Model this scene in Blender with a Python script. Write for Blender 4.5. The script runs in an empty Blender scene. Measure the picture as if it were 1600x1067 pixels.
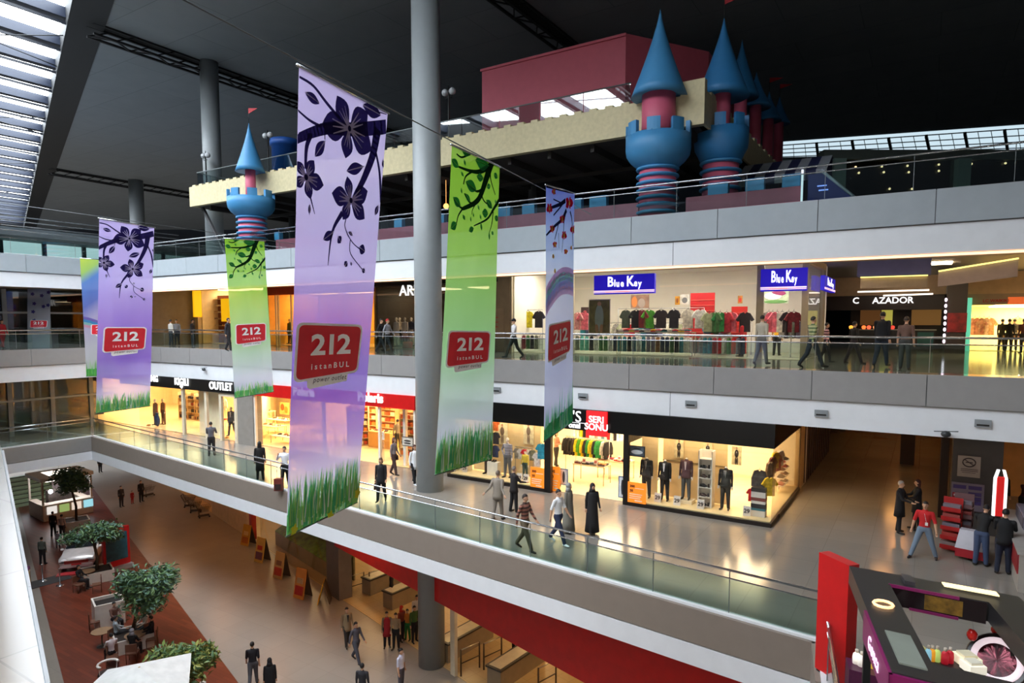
import bpy, bmesh, math, random
import numpy as np
from mathutils import Vector, Matrix, Euler
random.seed(7)
sc = bpy.context.scene
C = sc.collection
# ------------------------------------------------------------------ camera, world, exposure
F = 1021.0; TILT = math.radians(4.5); HORY = 504.0
PY = HORY + F*math.tan(TILT); CZ = 14.5
cd = bpy.data.cameras.new('camera'); cam = bpy.data.objects.new('camera', cd); C.objects.link(cam)
cd.sensor_width = 36; cd.lens = 36*F/1600; cd.shift_y = (PY-533.5)/1600
cd.clip_end = 400; cd.clip_start = .1
cam.location = (0, 0, CZ); cam.rotation_euler = (math.pi/2-TILT, 0, 0)
sc.camera = cam
w = bpy.data.worlds.new('world'); sc.world = w; w.use_nodes = True
w.node_tree.nodes['Background'].inputs[0].default_value = (.62, .74, .95, 1)
w.node_tree.nodes['Background'].inputs[1].default_value = .30
sc.view_settings.view_transform = 'Standard'; sc.view_settings.look = 'None'
sc.view_settings.exposure = 0.0; sc.view_settings.gamma = 1
sc.view_settings.use_curve_mapping = False
cy = sc.cycles
cy.use_denoising = True; cy.max_bounces = 6; cy.diffuse_bounces = 4; cy.glossy_bounces = 3
cy.transparent_max_bounces = 14; cy.transmission_bounces = 4
cy.sample_clamp_indirect = 4; cy.caustics_reflective = False; cy.caustics_refractive = False
cy.use_light_tree = True
SKYE = 15.5                                            # brightness of the sky behind the roof glazing
F0, F1, F2, F3 = 0.0, CZ-6.95, CZ-1.55, CZ+3.88       # floor heights
ZC = 31.5                                              # ceiling height
# ------------------------------------------------------------------ measuring helpers: a sight line of the photograph met with a real surface
def ray(px, py):
    x = (px-800)/F; y = -(py-PY)/F
    return Vector((x, math.cos(TILT)+y*math.sin(TILT), -math.sin(TILT)+y*math.cos(TILT)))
def at(px, py, z):
    d = ray(px, py); k = (z-CZ)/d.z
    return Vector((d.x*k, d.y*k, z))
def atd(px, py, depth):
    d = ray(px, py); k = depth/d.y
    return Vector((d.x*k, depth, CZ+d.z*k))
_a = ray(-820, HORY); _n = math.hypot(_a.x, _a.y)
eU = Vector((-_a.x/_n, -_a.y/_n, 0)); eV = Vector((-eU.y, eU.x, 0))
TH = math.atan2(eU.y, eU.x)                            # heading of the long shop front
O = at(1600, 590.6, F2)
def W(u, v, z): return Vector((O.x+u*eU.x+v*eV.x, O.y+u*eU.y+v*eV.y, z))
def uv(p):
    d = Vector((p[0]-O.x, p[1]-O.y, 0)); return (d.dot(eU), d.dot(eV))
V0 = uv((0, 0))
def pf(px, py, v):                                     # (u, z) on the vertical plane v = const
    d = ray(px, py); k = (v-V0[1])/d.dot(eV); p = Vector((d.x*k, d.y*k, CZ+d.z*k))
    return uv(p)[0], p.z
def pu(px, py, u):                                     # (v, z) on the vertical plane u = const
    d = ray(px, py); k = (u-V0[0])/d.dot(eU); p = Vector((d.x*k, d.y*k, CZ+d.z*k))
    return uv(p)[1], p.z
# ------------------------------------------------------------------ materials
def lin(c):
    if isinstance(c, str):
        c = [int(c[i:i+2], 16)/255 for i in (1, 3, 5)]
    return tuple(x/12.92 if x <= .04045 else ((x+.055)/1.055)**2.4 for x in c)
_M = {}
def mat(col, rough=.6, metal=0., emit=0., noise=.07, scale=3., bump=0., spec=.5, key=None):
    k = (col, rough, metal, emit, noise, scale, bump, spec)
    if k in _M: return _M[k]
    m = bpy.data.materials.new('surface'); m.use_nodes = True; nt = m.node_tree
    b = nt.nodes['Principled BSDF']; c = lin(col)
    b.inputs['Roughness'].default_value = rough; b.inputs['Metallic'].default_value = metal
    b.inputs['Specular IOR Level'].default_value = spec
    if emit:
        b.inputs['Base Color'].default_value = (*c, 1)
        b.inputs['Emission Color'].default_value = (*c, 1); b.inputs['Emission Strength'].default_value = emit
        if emit < .9: m.cycles.emission_sampling = 'NONE'
    else:
        n = nt.nodes.new('ShaderNodeTexNoise'); n.inputs['Scale'].default_value = scale; n.inputs['Detail'].default_value = 3
        g = nt.nodes.new('ShaderNodeNewGeometry'); nt.links.new(g.outputs['Position'], n.inputs['Vector'])
        r = nt.nodes.new('ShaderNodeValToRGB')
        r.color_ramp.elements[0].position = .3; r.color_ramp.elements[1].position = .7
        r.color_ramp.elements[0].color = (*[x*(1-noise) for x in c], 1)
        r.color_ramp.elements[1].color = (*[min(1, x*(1+noise)) for x in c], 1)
        nt.links.new(n.outputs['Fac'], r.inputs['Fac']); nt.links.new(r.outputs['Color'], b.inputs['Base Color'])
        if bump:
            bp = nt.nodes.new('ShaderNodeBump'); bp.inputs['Strength'].default_value = bump
            nt.links.new(n.outputs['Fac'], bp.inputs['Height']); nt.links.new(bp.outputs['Normal'], b.inputs['Normal'])
    _M[k] = m
    return m
def glow(col, s): return mat(col, .6, 0, s)
def glass_mat(tint=(.86, .93, .90), gloss=.9, base=.04):
    k = ('glass', tint, gloss, base)
    if k in _M: return _M[k]
    m = bpy.data.materials.new('glass'); m.use_nodes = True; nt = m.node_tree; nt.nodes.clear()
    o = nt.nodes.new('ShaderNodeOutputMaterial'); t = nt.nodes.new('ShaderNodeBsdfTransparent'); t.inputs[0].default_value = (*tint, 1)
    g = nt.nodes.new('ShaderNodeBsdfGlossy'); g.inputs['Roughness'].default_value = .02; g.inputs[0].default_value = (gloss, gloss, gloss, 1)
    f = nt.nodes.new('ShaderNodeLayerWeight'); f.inputs[0].default_value = .5
    pw = nt.nodes.new('ShaderNodeMath'); pw.operation = 'POWER'; pw.inputs[1].default_value = 4.; nt.links.new(f.outputs['Facing'], pw.inputs[0])
    a = nt.nodes.new('ShaderNodeMath'); a.operation = 'MULTIPLY_ADD'; a.inputs[1].default_value = .8; a.inputs[2].default_value = .03+base; a.use_clamp = True
    nt.links.new(pw.outputs[0], a.inputs[0])
    x = nt.nodes.new('ShaderNodeMixShader'); nt.links.new(a.outputs[0], x.inputs[0]); nt.links.new(t.outputs[0], x.inputs[1]); nt.links.new(g.outputs[0], x.inputs[2])
    nt.links.new(x.outputs[0], o.inputs[0]); _M[k] = m
    return m
def tile_mat(c1, c2, grout, size, rough=.2, spec=.5, turn=0., mortar=.006, ratio=1., bumpy=0.):
    m = bpy.data.materials.new('tiles'); m.use_nodes = True; nt = m.node_tree; b = nt.nodes['Principled BSDF']
    g = nt.nodes.new('ShaderNodeNewGeometry'); mp = nt.nodes.new('ShaderNodeMapping'); mp.inputs['Rotation'].default_value = (0, 0, -TH-turn)
    nt.links.new(g.outputs['Position'], mp.inputs[0])
    br = nt.nodes.new('ShaderNodeTexBrick'); br.offset = .5 if ratio != 1 else 0.
    br.inputs['Color1'].default_value = (*lin(c1), 1); br.inputs['Color2'].default_value = (*lin(c2), 1); br.inputs['Mortar'].default_value = (*lin(grout), 1)
    br.inputs['Scale'].default_value = 1; br.inputs['Brick Width'].default_value = size*ratio; br.inputs['Row Height'].default_value = size
    br.inputs['Mortar Size'].default_value = mortar
    nt.links.new(mp.outputs[0], br.inputs['Vector'])
    n = nt.nodes.new('ShaderNodeTexNoise'); n.inputs['Scale'].default_value = .8; n.inputs['Detail'].default_value = 5; nt.links.new(g.outputs['Position'], n.inputs['Vector'])
    mx = nt.nodes.new('ShaderNodeMixRGB'); mx.blend_type = 'MULTIPLY'; mx.inputs[0].default_value = .18
    nt.links.new(br.outputs[0], mx.inputs[1]); nt.links.new(n.outputs['Fac'], mx.inputs[2]); nt.links.new(mx.outputs[0], b.inputs['Base Color'])
    b.inputs['Roughness'].default_value = rough; b.inputs['Specular IOR Level'].default_value = spec
    return m
# ------------------------------------------------------------------ mesh building
class MB:
    def __init__(s): s.v = []; s.f = []; s.m = []; s.sm = []
    def add(s, vs, fs, m=0, smooth=False, M=None):
        o = len(s.v)
        s.v += [tuple(M @ Vector(x)) if M is not None else tuple(x) for x in vs]
        s.f += [tuple(i+o for i in f) for f in fs]; s.m += [m]*len(fs); s.sm += [smooth]*len(fs)
        return s
    def hexa(s, b, t, m=0, M=None):
        n = len(b); vs = list(b)+list(t)
        fs = [tuple(range(n))[::-1], tuple(range(n, 2*n))]+[(i, (i+1) % n, n+(i+1) % n, n+i) for i in range(n)]
        return s.add(vs, fs, m, False, M)
    def box(s, x0, x1, y0, y1, z0, z1, m=0, M=None):
        return s.hexa([(x0, y0, z0), (x1, y0, z0), (x1, y1, z0), (x0, y1, z0)], [(x0, y0, z1), (x1, y0, z1), (x1, y1, z1), (x0, y1, z1)], m, M)
    def ubox(s, u0, u1, v0, v1, z0, z1, m=0):
        return s.hexa([W(u0, v0, z0), W(u1, v0, z0), W(u1, v1, z0), W(u0, v1, z0)], [W(u0, v0, z1), W(u1, v0, z1), W(u1, v1, z1), W(u0, v1, z1)], m)
    def slab(s, pts, z0, z1, m=0):
        return s.hexa([(p[0], p[1], z0) for p in pts], [(p[0], p[1], z1) for p in pts], m)
    def bar(s, a, b, r, n=8, m=0, r2=None, M=None, smooth=True):
        a = Vector(a); b = Vector(b); d = (b-a)
        if d.length < 1e-6: return s
        d.normalize(); x = d.orthogonal().normalized()
        if abs(d.z) < .99: x = d.cross(Vector((0, 0, 1))).normalized()
        y = d.cross(x); r2 = r if r2 is None else r2; vs = []; k0 = math.pi/4 if n == 4 else 0
        for c, rr in ((a, r), (b, r2)):
            for i in range(n):
                t = k0+2*math.pi*i/n; vs.append(c+x*(rr*math.cos(t))+y*(rr*math.sin(t)))
        return s.add(vs, [(i, (i+1) % n, n+(i+1) % n, n+i) for i in range(n)]+[tuple(range(n))[::-1], tuple(range(n, 2*n))], m, smooth and n > 4, M)
    def tube(s, pts, r, n=6, m=0, M=None):
        rr = r if isinstance(r, (list, tuple)) else [r]*len(pts)
        pts = [Vector(p) for p in pts]; vs = []
        for i, p in enumerate(pts):
            d = (pts[min(i+1, len(pts)-1)]-pts[max(i-1, 0)]).normalized()
            x = d.cross(Vector((0, 0, 1))) if abs(d.z) < .95 else d.cross(Vector((1, 0, 0)))
            x.normalize(); y = d.cross(x)
            for k in range(n):
                t = 2*math.pi*k/n; vs.append(p+x*(rr[i]*math.cos(t))+y*(rr[i]*math.sin(t)))
        fs = [(i*n+k, i*n+(k+1) % n, (i+1)*n+(k+1) % n, (i+1)*n+k) for i in range(len(pts)-1) for k in range(n)]
        fs += [tuple(range(n))[::-1], tuple(range((len(pts)-1)*n, len(pts)*n))]
        return s.add(vs, fs, m, True, M)
    def lathe(s, prof, c=(0, 0, 0), n=24, m=0, M=None, ms=None, smooth=True, cap=True):
        vs = []
        for r, z in prof:
            for i in range(n):
                t = 2*math.pi*i/n; vs.append((c[0]+r*math.cos(t), c[1]+r*math.sin(t), c[2]+z))
        for j in range(len(prof)-1):
            pass
        o = len(s.v); s.v += [tuple(M @ Vector(x)) if M is not None else x for x in vs]
        for j in range(len(prof)-1):
            mm = ms[j] if ms else m
            for i in range(n):
                s.f.append((o+j*n+i, o+j*n+(i+1) % n, o+(j+1)*n+(i+1) % n, o+(j+1)*n+i)); s.m.append(mm); s.sm.append(smooth)
        if not cap: return s
        if prof[0][0] > 1e-4: s.f.append(tuple(o+i for i in range(n))[::-1]); s.m.append(ms[0] if ms else m); s.sm.append(False)
        k = (len(prof)-1)*n
        if prof[-1][0] > 1e-4: s.f.append(tuple(o+k+i for i in range(n))); s.m.append(ms[-1] if ms else m); s.sm.append(False)
        return s
    def loft(s, rings, n=14, m=0, M=None, cap=True):     # rings: (cx, cy, z, rx, ry)
        vs = []
        for cx, cy_, z, rx, ry in rings:
            for i in range(n):
                t = 2*math.pi*i/n; vs.append((cx+rx*math.cos(t), cy_+ry*math.sin(t), z))
        k = len(rings)
        fs = [(j*n+i, j*n+(i+1) % n, (j+1)*n+(i+1) % n, (j+1)*n+i) for j in range(k-1) for i in range(n)]
        if cap: fs += [tuple(range(n))[::-1], tuple(range((k-1)*n, k*n))]
        return s.add(vs, fs, m, True, M)
    def ball(s, c, rx, ry=None, rz=None, m=0, n=10, k=7, M=None):
        ry = rx if ry is None else ry; rz = rx if rz is None else rz; pr = []
        vs = [(c[0], c[1], c[2]-rz)]
        for j in range(1, k):
            a = math.pi*j/k-math.pi/2
            for i in range(n):
                t = 2*math.pi*i/n; vs.append((c[0]+rx*math.cos(a)*math.cos(t), c[1]+ry*math.cos(a)*math.sin(t), c[2]+rz*math.sin(a)))
        vs.append((c[0], c[1], c[2]+rz)); e = len(vs)-1
        fs = [(0, 1+(i+1) % n, 1+i) for i in range(n)]
        fs += [(1+j*n+i, 1+j*n+(i+1) % n, 1+(j+1)*n+(i+1) % n, 1+(j+1)*n+i) for j in range(k-2) for i in range(n)]
        fs += [(1+(k-2)*n+i, 1+(k-2)*n+(i+1) % n, e) for i in range(n)]
        return s.add(vs, fs, m, True, M)
    def text(s, body, size, M, m=0, ext=.01, bold=0., shear=0., sx=1., align='CENTER', space=1.):
        c = bpy.data.curves.new('t', 'FONT'); c.body = body; c.size = size; c.extrude = ext; c.offset = bold; c.shear = shear
        c.align_x = align; c.align_y = 'CENTER'; c.space_character = space; c.resolution_u = 3
        o = bpy.data.objects.new('t', c); me = bpy.data.meshes.new_from_object(o)
        S = Matrix.Diagonal((sx, 1, 1, 1))
        s.add([v.co.copy() for v in me.vertices], [tuple(p.vertices) for p in me.polygons], m, False, M @ S)
        bpy.data.objects.remove(o); bpy.data.curves.remove(c); bpy.data.meshes.remove(me)
        return s
    def mesh(s, name, mats):
        me = bpy.data.meshes.new(name); me.from_pydata(s.v, [], s.f)
        for m in (mats if isinstance(mats, (list, tuple)) else [mats]): me.materials.append(m)
        me.polygons.foreach_set('material_index', s.m); me.polygons.foreach_set('use_smooth', s.sm); me.update()
        return me
    def build(s, name, mats, parent=None, label=None, cat=None, group=None, kind=None, loc=None, rot=0):
        o = bpy.data.objects.new(name, s.mesh(name, mats)); C.objects.link(o)
        if parent is not None: o.parent = parent
        if loc is not None: o.location = loc; o.rotation_euler = (0, 0, rot)
        return tag(o, label, cat, group, kind)
def tag(o, label=None, cat=None, group=None, kind=None):
    if label: o['label'] = label
    if cat: o['category'] = cat
    if group: o['group'] = group
    if kind: o['kind'] = kind
    return o
def thing(name, loc, label, cat, rot=0, group=None):
    o = bpy.data.objects.new(name, None); C.objects.link(o); o.empty_display_size = .2
    o.location = loc; o.rotation_euler = (0, 0, rot)
    return tag(o, label, cat, group)
def struct(mb, name, m, parent=None, label=None):
    return mb.build(name, m, parent, label, None, None, 'structure')
def facing(u, v, z, turn=0.): # text/sign matrix: x along eU, y up, facing -eV (towards the void)
    return Matrix.Translation(W(u, v, z)) @ Matrix.Rotation(TH+turn, 4, 'Z') @ Matrix.Rotation(math.pi/2, 4, 'X')
def wmat(p, turn=0.): return Matrix.Translation(Vector(p)) @ Matrix.Rotation(turn, 4, 'Z')
def area(name, p, size, power, col, sizey=None, rot=(0, 0, 0)):
    l = bpy.data.lights.new(name, 'AREA'); l.energy = power; l.color = lin(col) if isinstance(col, str) else col
    l.shape = 'RECTANGLE'; l.size = size; l.size_y = sizey or size
    o = bpy.data.objects.new(name, l); C.objects.link(o); o.location = p; o.rotation_euler = rot
    return o
# palette
WHITE = mat('#e4e6ea', .45, noise=.02); GREY = mat('#a3a8ad', .4, noise=.03); GREYB = mat('#96989b', .5, noise=.03); DGREY = mat('#585b60', .5)
BLACK = mat('#0d0d0f', .35); STEEL = mat('#c8ccd0', .22, .9, noise=.03); BEIGE = mat('#b8a084', .6, noise=.04); CREAM = mat('#eadfc4', .6)
GLASS = glass_mat((.76, .87, .84)); SHOPGLASS = glass_mat((.97, .97, .96), .8, .0); DARKGLASS = glass_mat((.42, .47, .48), .9, .05)
FLOOR = tile_mat('#8f8981', '#958f87', '#7f7972', 1.2, .16, .5)
# ================================================================== THE BUILDING
# ---- daylight: long glazed skylight over the void
sg0, sg1 = at(112, 0, ZC), at(37, 356, ZC)             # edge of the glazing
sd = (sg1-sg0).normalized(); sn = Vector((-sd.y, sd.x, 0))  # sn points away to the far side
bm0 = at(144, 0, ZC)
def SK(a, b, z=ZC): p = sg0+sd*a+sn*b; return Vector((p.x, p.y, z))
SKY_A, SKY_B, SKW = -38., 106., 16.
mb = MB().hexa([SK(SKY_A, 0, ZC+1.2), SK(SKY_B, 0, ZC+1.2), SK(SKY_B, SKW, ZC+1.2), SK(SKY_A, SKW, ZC+1.2)],
               [SK(SKY_A, 0, ZC+1.25), SK(SKY_B, 0, ZC+1.25), SK(SKY_B, SKW, ZC+1.25), SK(SKY_A, SKW, ZC+1.25)])
struct(mb, 'skylight', glow('#e9f2fa', SKYE))
mb = MB(); mb2 = MB(); a = SKY_A
dcross = eV if eV.dot(sn) < 0 else -eV
i = 0
while a < SKY_B:
    p = SK(a, -.5); q = p-dcross*(SKW*1.25)
    mb.bar(p+Vector((0, 0, .75)), q+Vector((0, 0, .75)), .42, 4)
    mb2.bar(p+Vector((0, 0, .25)), q+Vector((0, 0, .25)), .10, 4)
    a += 4.7; i += 1
struct(mb, 'skylight_frame', mat('#1f2636', .5))
struct(mb2, 'skylight_frame', mat('#20242e', .5))
mb = MB()
for b in (3.6, 7.4, 11.2): mb.bar(SK(SKY_A, b, ZC+.9), SK(SKY_B, b, ZC+.9), .06, 4)
for a in (-14, 6, 26, 46, 66):
    mb.bar(SK(a, 0, ZC+.2), SK(a+6, 8, ZC+.2), .035, 5); mb.bar(SK(a+6, 0, ZC+.2), SK(a, 8, ZC+.2), .035, 5)
struct(mb, 'skylight_frame', mat('#15181d', .5))
mb = MB()                                                # dark edge box of the skylight
wb = abs((bm0-sg0).dot(sn))+.9
mb.hexa([SK(SKY_A, 0, ZC-.1), SK(SKY_B, 0, ZC-.1), SK(SKY_B, -wb, ZC-.1), SK(SKY_A, -wb, ZC-.1)], [SK(SKY_A, 0, ZC+1.2), SK(SKY_B, 0, ZC+1.2), SK(SKY_B, -wb, ZC+1.2), SK(SKY_A, -wb, ZC+1.2)])
mb.hexa([SK(SKY_A, SKW, ZC-.1), SK(SKY_B, SKW, ZC-.1), SK(SKY_B, SKW+1, ZC-.1), SK(SKY_A, SKW+1, ZC-.1)], [SK(SKY_A, SKW, ZC+1.2), SK(SKY_B, SKW, ZC+1.2), SK(SKY_B, SKW+1, ZC+1.2), SK(SKY_A, SKW+1, ZC+1.2)])
struct(mb, 'beam', mat('#17191c', .7))
# ---- dark ceiling panels
CEIL = tile_mat('#7e858b', '#838a90', '#666c71', 3.4, .62, .35, turn=math.radians(0), mortar=.02, ratio=2.2)
mb = MB()
e0, e1 = SK(SKY_A, -wb), SK(SKY_B, -wb)
mb.hexa([e0, e1, Vector((75, 125, ZC)), Vector((75, -30, ZC))], [p+Vector((0, 0, .3)) for p in (e0, e1, Vector((75, 125, ZC)), Vector((75, -30, ZC)))])
f0, f1 = SK(SKY_A, SKW+1), SK(SKY_B, SKW+1)
mb.hexa([f1, f0, f0+sn*40, f1+sn*40], [p+Vector((0, 0, .3)) for p in (f1, f0, f0+sn*40, f1+sn*40)])
g0 = SK(SKY_A, -wb); g1 = SK(SKY_A, SKW+1)
mb.hexa([g0, SK(-70, -wb), SK(-70, SKW+1), g1], [p+Vector((0, 0, .3)) for p in (g0, SK(-70, -wb), SK(-70, SKW+1), g1)])
mb.hexa([g0, SK(-70, -wb), Vector((75, -60, ZC)), Vector((75, -30, ZC))], [p+Vector((0, 0, .3)) for p in (g0, SK(-70, -wb), Vector((75, -60, ZC)), Vector((75, -30, ZC)))])
struct(mb, 'ceiling', CEIL)
# ---- lattice trusses in the ceiling slots
def truss(p0, L):
    d = eV; n = eU; mb = MB(); w_ = .75; h = .7; p0 = Vector((p0.x, p0.y, ZC-h+.05))
    P = lambda a, b, c: p0+d*a+n*b+Vector((0, 0, c))
    for b in (-w_/2, w_/2):
        for c in (0, h-.1): mb.bar(P(0, b, c), P(L, b, c), .09, 4)
    k = 0; a = 0
    while a < L-1:
        s = 1 if k % 2 else -1
        mb.bar(P(a, s*w_/2, 0), P(a+1.2, -s*w_/2, 0), .05, 4)
        mb.bar(P(a, s*w_/2, 0), P(a+1.2, s*w_/2, h-.1), .05, 4); a += 1.2; k += 1
    mb.hexa([P(0, -w_/2, h-.06), P(L, -w_/2, h-.06), P(L, w_/2, h-.06), P(0, w_/2, h-.06)], [P(0, -w_/2, h-.02), P(L, -w_/2, h-.02), P(L, w_/2, h-.02), P(0, w_/2, h-.02)], 1)
    struct(mb, 'beam', [mat('#17191c', .7), mat('#060607', .9)])
truss(at(140, 36, ZC), 75); truss(at(77, 262, ZC), 70)
t3 = at(895, 71, ZC); truss(Vector((t3.x, t3.y, ZC))-eV*35, 70)
# ---- far skylight over the back of the third floor
q = [at(1222, 222, ZC-.03), at(1700, 188, ZC-.03), at(1700, 232, ZC-.03), at(1222, 246, ZC-.03)]
mb = MB().hexa(q, [p+Vector((0, 0, .1)) for p in q]); struct(mb, 'skylight', glow('#cfe6f2', 1.0))
mb = MB()
for i in range(1, 24):
    t = i/24; a = q[3].lerp(q[2], t); b = q[0].lerp(q[1], t); mb.bar(a-Vector((0, 0, .35)), b-Vector((0, 0, .35)), .16 if i % 3 == 0 else .035, 4)
for i in range(0, 5):
    t = i/4; mb.bar(q[0].lerp(q[3], t)-Vector((0, 0, .3)), q[1].lerp(q[2], t)-Vector((0, 0, .3)), .055, 4)
struct(mb, 'skylight_frame', mat('#2b3033', .6))
# ---- outer shell
mb = MB(); mb.box(-110, 76, 124, 124.4, -1, ZC+2); struct(mb, 'wall_back', mat('#20242a', .8))
mb = MB(); mb.box(76, 76.4, -31, 124, -1, ZC+2); struct(mb, 'wall_right', mat('#26282b', .8))
mb = MB(); mb.box(-110, 76, -31.4, -31, -1, ZC+2); struct(mb, 'wall_front', mat('#8b8d90', .8))
mb = MB(); mb.box(-110.4, -110, -31, 124, -1, ZC+2); struct(mb, 'wall_left', mat('#505a60', .8))
# ---- round columns
def column(p, r, z0, z1, label):
    mb = MB(); n = 40
    mb.lathe([(r, z0), (r, z1)], (p[0], p[1], 0), n)
    struct(mb, 'pillar', mat('#8b9092', .42, noise=.03), None, label)
pc = at(672, 765, F1)
column(pc, .56, 0, ZC, 'round grey column standing before the red fascia shop')
p2 = at(326, 97, ZC); column(p2, .57, F3, ZC, 'round grey column beside the end of the cream terrace')
p3 = at(212, 282, ZC); column(p3, .80, F3, ZC, 'far round grey column above the small purple banner')
# ---- floor slabs
def pg(l): return [W(a, b, 0) for a, b in l]
LB = -46.2                                              # face of the far cross block
K1a, K1b, K1c, K1d = (-45.34, -3.35), (-4.12, -7.93), (-3.81, -9.65), (-1.9, -20.5)
mb = MB(); mb.slab([Vector((-110, -31, 0)), Vector((76, -31, 0)), Vector((76, 124, 0)), Vector((-110, 124, 0))], -.3, 0)
struct(mb, 'floor', tile_mat('#8f857b', '#958b81', '#7e756b', 1.2, .3, .5))
SOF = mat('#b9a184', .6)
mb = MB()
for poly in ([K1a, K1b, (K1b[0]+.02, 40), (-70, 40), (-70, -3.35)], [K1b, K1c, K1d, (30, -20.5), (30, 40), K1b and (K1b[0], 40)], [(-70, -30), (-45.17, -30), (-45.17, -8.1), K1a, (-70, -3.35)]):
    mb.slab(pg(poly), F1-1.40, F1)
struct(mb, 'floor', [FLOOR])
near = [(-45.1, -8.1), (-16.56, -17.68), (-4.2, -21.8)]
mb = MB(); mb.slab(pg([(-45.1, -8.7), (-16.7, -18.2), (-4.4, -22.3), (-4.4, -45), (-45.1, -45)]), F1-1.4, F1-.02); struct(mb, 'floor', FLOOR)
def cap(l, z, w_, name='trim_1', m=None, th=.06):
    for (a, b) in zip(l, l[1:]):
        A = W(*a, 0); B = W(*b, 0); d = (B-A).normalized(); n = Vector((-d.y, d.x, 0))*w_
        mb = MB().hexa([(p.x, p.y, z-.02) for p in (A, B, B+n, A+n)], [(p.x, p.y, z+th) for p in (A, B, B+n, A+n)])
        struct(mb, name, m or WHITE)
mb = MB(); mb.ubox(-70, 30, 0, 40, F2-1.13, F2); mb.ubox(-70, 30, 0, 1.2, F2-1.8, F2-1.13); mb.ubox(-70, LB-.25, -30, 0, F2-1.8, F2); struct(mb, 'floor', tile_mat('#8f8b80', '#95918a', '#7d7970', 1.2, .1, .6))
mb = MB(); mb.ubox(-70, 30, 0, 40, F3-1.13, F3); mb.ubox(-70, LB-.25, -30, 0, F3-1.13, F3); struct(mb, 'floor', mat('#6f7072', .5))
mb = MB(); mb.ubox(-70, 30, 0.05, 2.2, F3-1.80, F3-1.13); mb.ubox(-70, LB-.25, -30, 0, F3-1.80, F3-1.13); struct(mb, 'ceiling', SOF)
# soffits
mb = MB(); mb.ubox(-70, 30, .3, 40, F2-1.86, F2-1.80); struct(mb, 'ceiling', mat('#c9b9a0', .6))
# near side upper floor where the photographer stands
A = W(-45.1, -8.7, 0); B = W(-16.7, -18.2, 0); dn = (B-A).normalized(); nn = Vector((dn.y, -dn.x, 0))
if nn.dot(A) > 0: pass
off = Vector((0, 0, 0))-A; dist = off.dot(nn)
E0 = A+nn*(dist-.15)
if True:
    a_, b_ = E0-dn*4, E0+dn*78
    mb = MB().slab([a_, b_, b_+nn*14, a_+nn*14], F2-1.5, F2-.02); struct(mb, 'floor', FLOOR)
    mb = MB().slab([a_, b_, b_+nn*14, a_+nn*14], F3-1.5, F3-.02); struct(mb, 'floor', FLOOR)  # unseen slab overhead, added to shade the pale near ledge
for i in range(7):  # unseen globes, added as fill light for the banner fronts
    for z_l, lab_l in ((F3-1.52, 'upper'), (F2-1.52, 'lower')):
        p_ = E0+dn*(34+i*5.5)+nn*1.2
        MB().ball((0, 0, -.7), .3, n=16, k=10).bar((0, 0, -.45), (0, 0, 0), .015, 6).build('fill_globe', glow('#fff4e8', 80.), None, 'unseen white globe lamp added as fill over the near %s walkway' % lab_l, 'lamp', 'added fill globes over the near %s walkway' % lab_l, None, (p_.x, p_.y, z_l))
# ---- fascias with panel joints
def fascia(l, z0, z1, m, step, thick=.12, name='wall_fascia'):
    """flat cladding panels along a line, with narrow open joints"""
    for a, b in zip(l, l[1:]):
        A = W(*a, 0); B = W(*b, 0); L = (B-A).length; d = (B-A).normalized(); n = Vector((-d.y, d.x, 0))*thick
        k = max(1, round(L/step)); mb = MB()
        for i in range(k):
            p = A+d*(L*i/k+.012); q = A+d*(L*(i+1)/k-.012)
            mb.hexa([(t.x, t.y, z0) for t in (p, q, q+n, p+n)], [(t.x, t.y, z1) for t in (p, q, q+n, p+n)])
        p, q = A, B
        f0, f1 = (.3, 1) if thick > 0 else (0, .7)
        mb.hexa([(t.x, t.y, z0+.01) for t in (p+n*f0, q+n*f0, q+n*f1, p+n*f1)], [(t.x, t.y, z1-.01) for t in (p+n*f0, q+n*f0, q+n*f1, p+n*f1)], 1)
        struct(mb, name, [m, mat('#6d7073', .7)])
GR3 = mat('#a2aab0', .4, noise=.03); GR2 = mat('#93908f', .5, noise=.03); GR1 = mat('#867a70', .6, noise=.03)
for z, lf, rt, g in ((F3, LB-.1, 26, GR3), (F2, LB-.1, 26, GR2)):
    gb = .98 if z == F3 else .94
    fascia([(lf, -.12), (rt, -.12)], z-gb, z, g, 3.1)
    fascia([(lf, -.04), (rt, -.04)], z-1.84, z-gb-.03, WHITE, 12.)
    fascia([(LB, -30), (LB, -.0)], z-gb, z, g, 3.1); fascia([(LB-.08, -30), (LB-.08, 0)], z-1.84, z-gb-.03, WHITE, 12.)
fascia([K1a, K1b], F1-.86, F1, GR1, 40, -.1); fascia([K1b, K1c, K1d], F1-.86, F1, GR1, 40, -.1); fascia([(-45.17, -8.1), K1a], F1-.86, F1, GR2, 3.2, -.1)
fascia([K1a, K1b], F1-1.43, F1-.89, WHITE, 60, -.1); fascia([K1b, K1c, K1d], F1-1.43, F1-.89, WHITE, 60, -.1); fascia([(-45.17, -8.1), K1a], F1-1.43, F1-.89, WHITE, 60, -.1)
fascia([near[1], near[0]], F1-1.43, F1-.05, WHITE, 6, -.1); fascia([near[2], near[1]], F1-1.43, F1-.05, WHITE, 6, -.1)
cap([K1a, K1b, K1c, K1d], F1, .16, 'trim_1'); cap([(-45.17, -8.1), K1a], F1, .16, 'trim_1')
mb = MB()
def strip(mb, A, B, w_, z0, z1):
    d = (B-A).normalized(); n = Vector((-d.y, d.x, 0))*w_
    mb.hexa([(p.x, p.y, z0) for p in (A, B, B+n, A+n)], [(p.x, p.y, z1) for p in (A, B, B+n, A+n)])
lf1, lf2 = at(7, 1067, F1), at(7-58*0.9, 1067-563*.9, F1)
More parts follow.
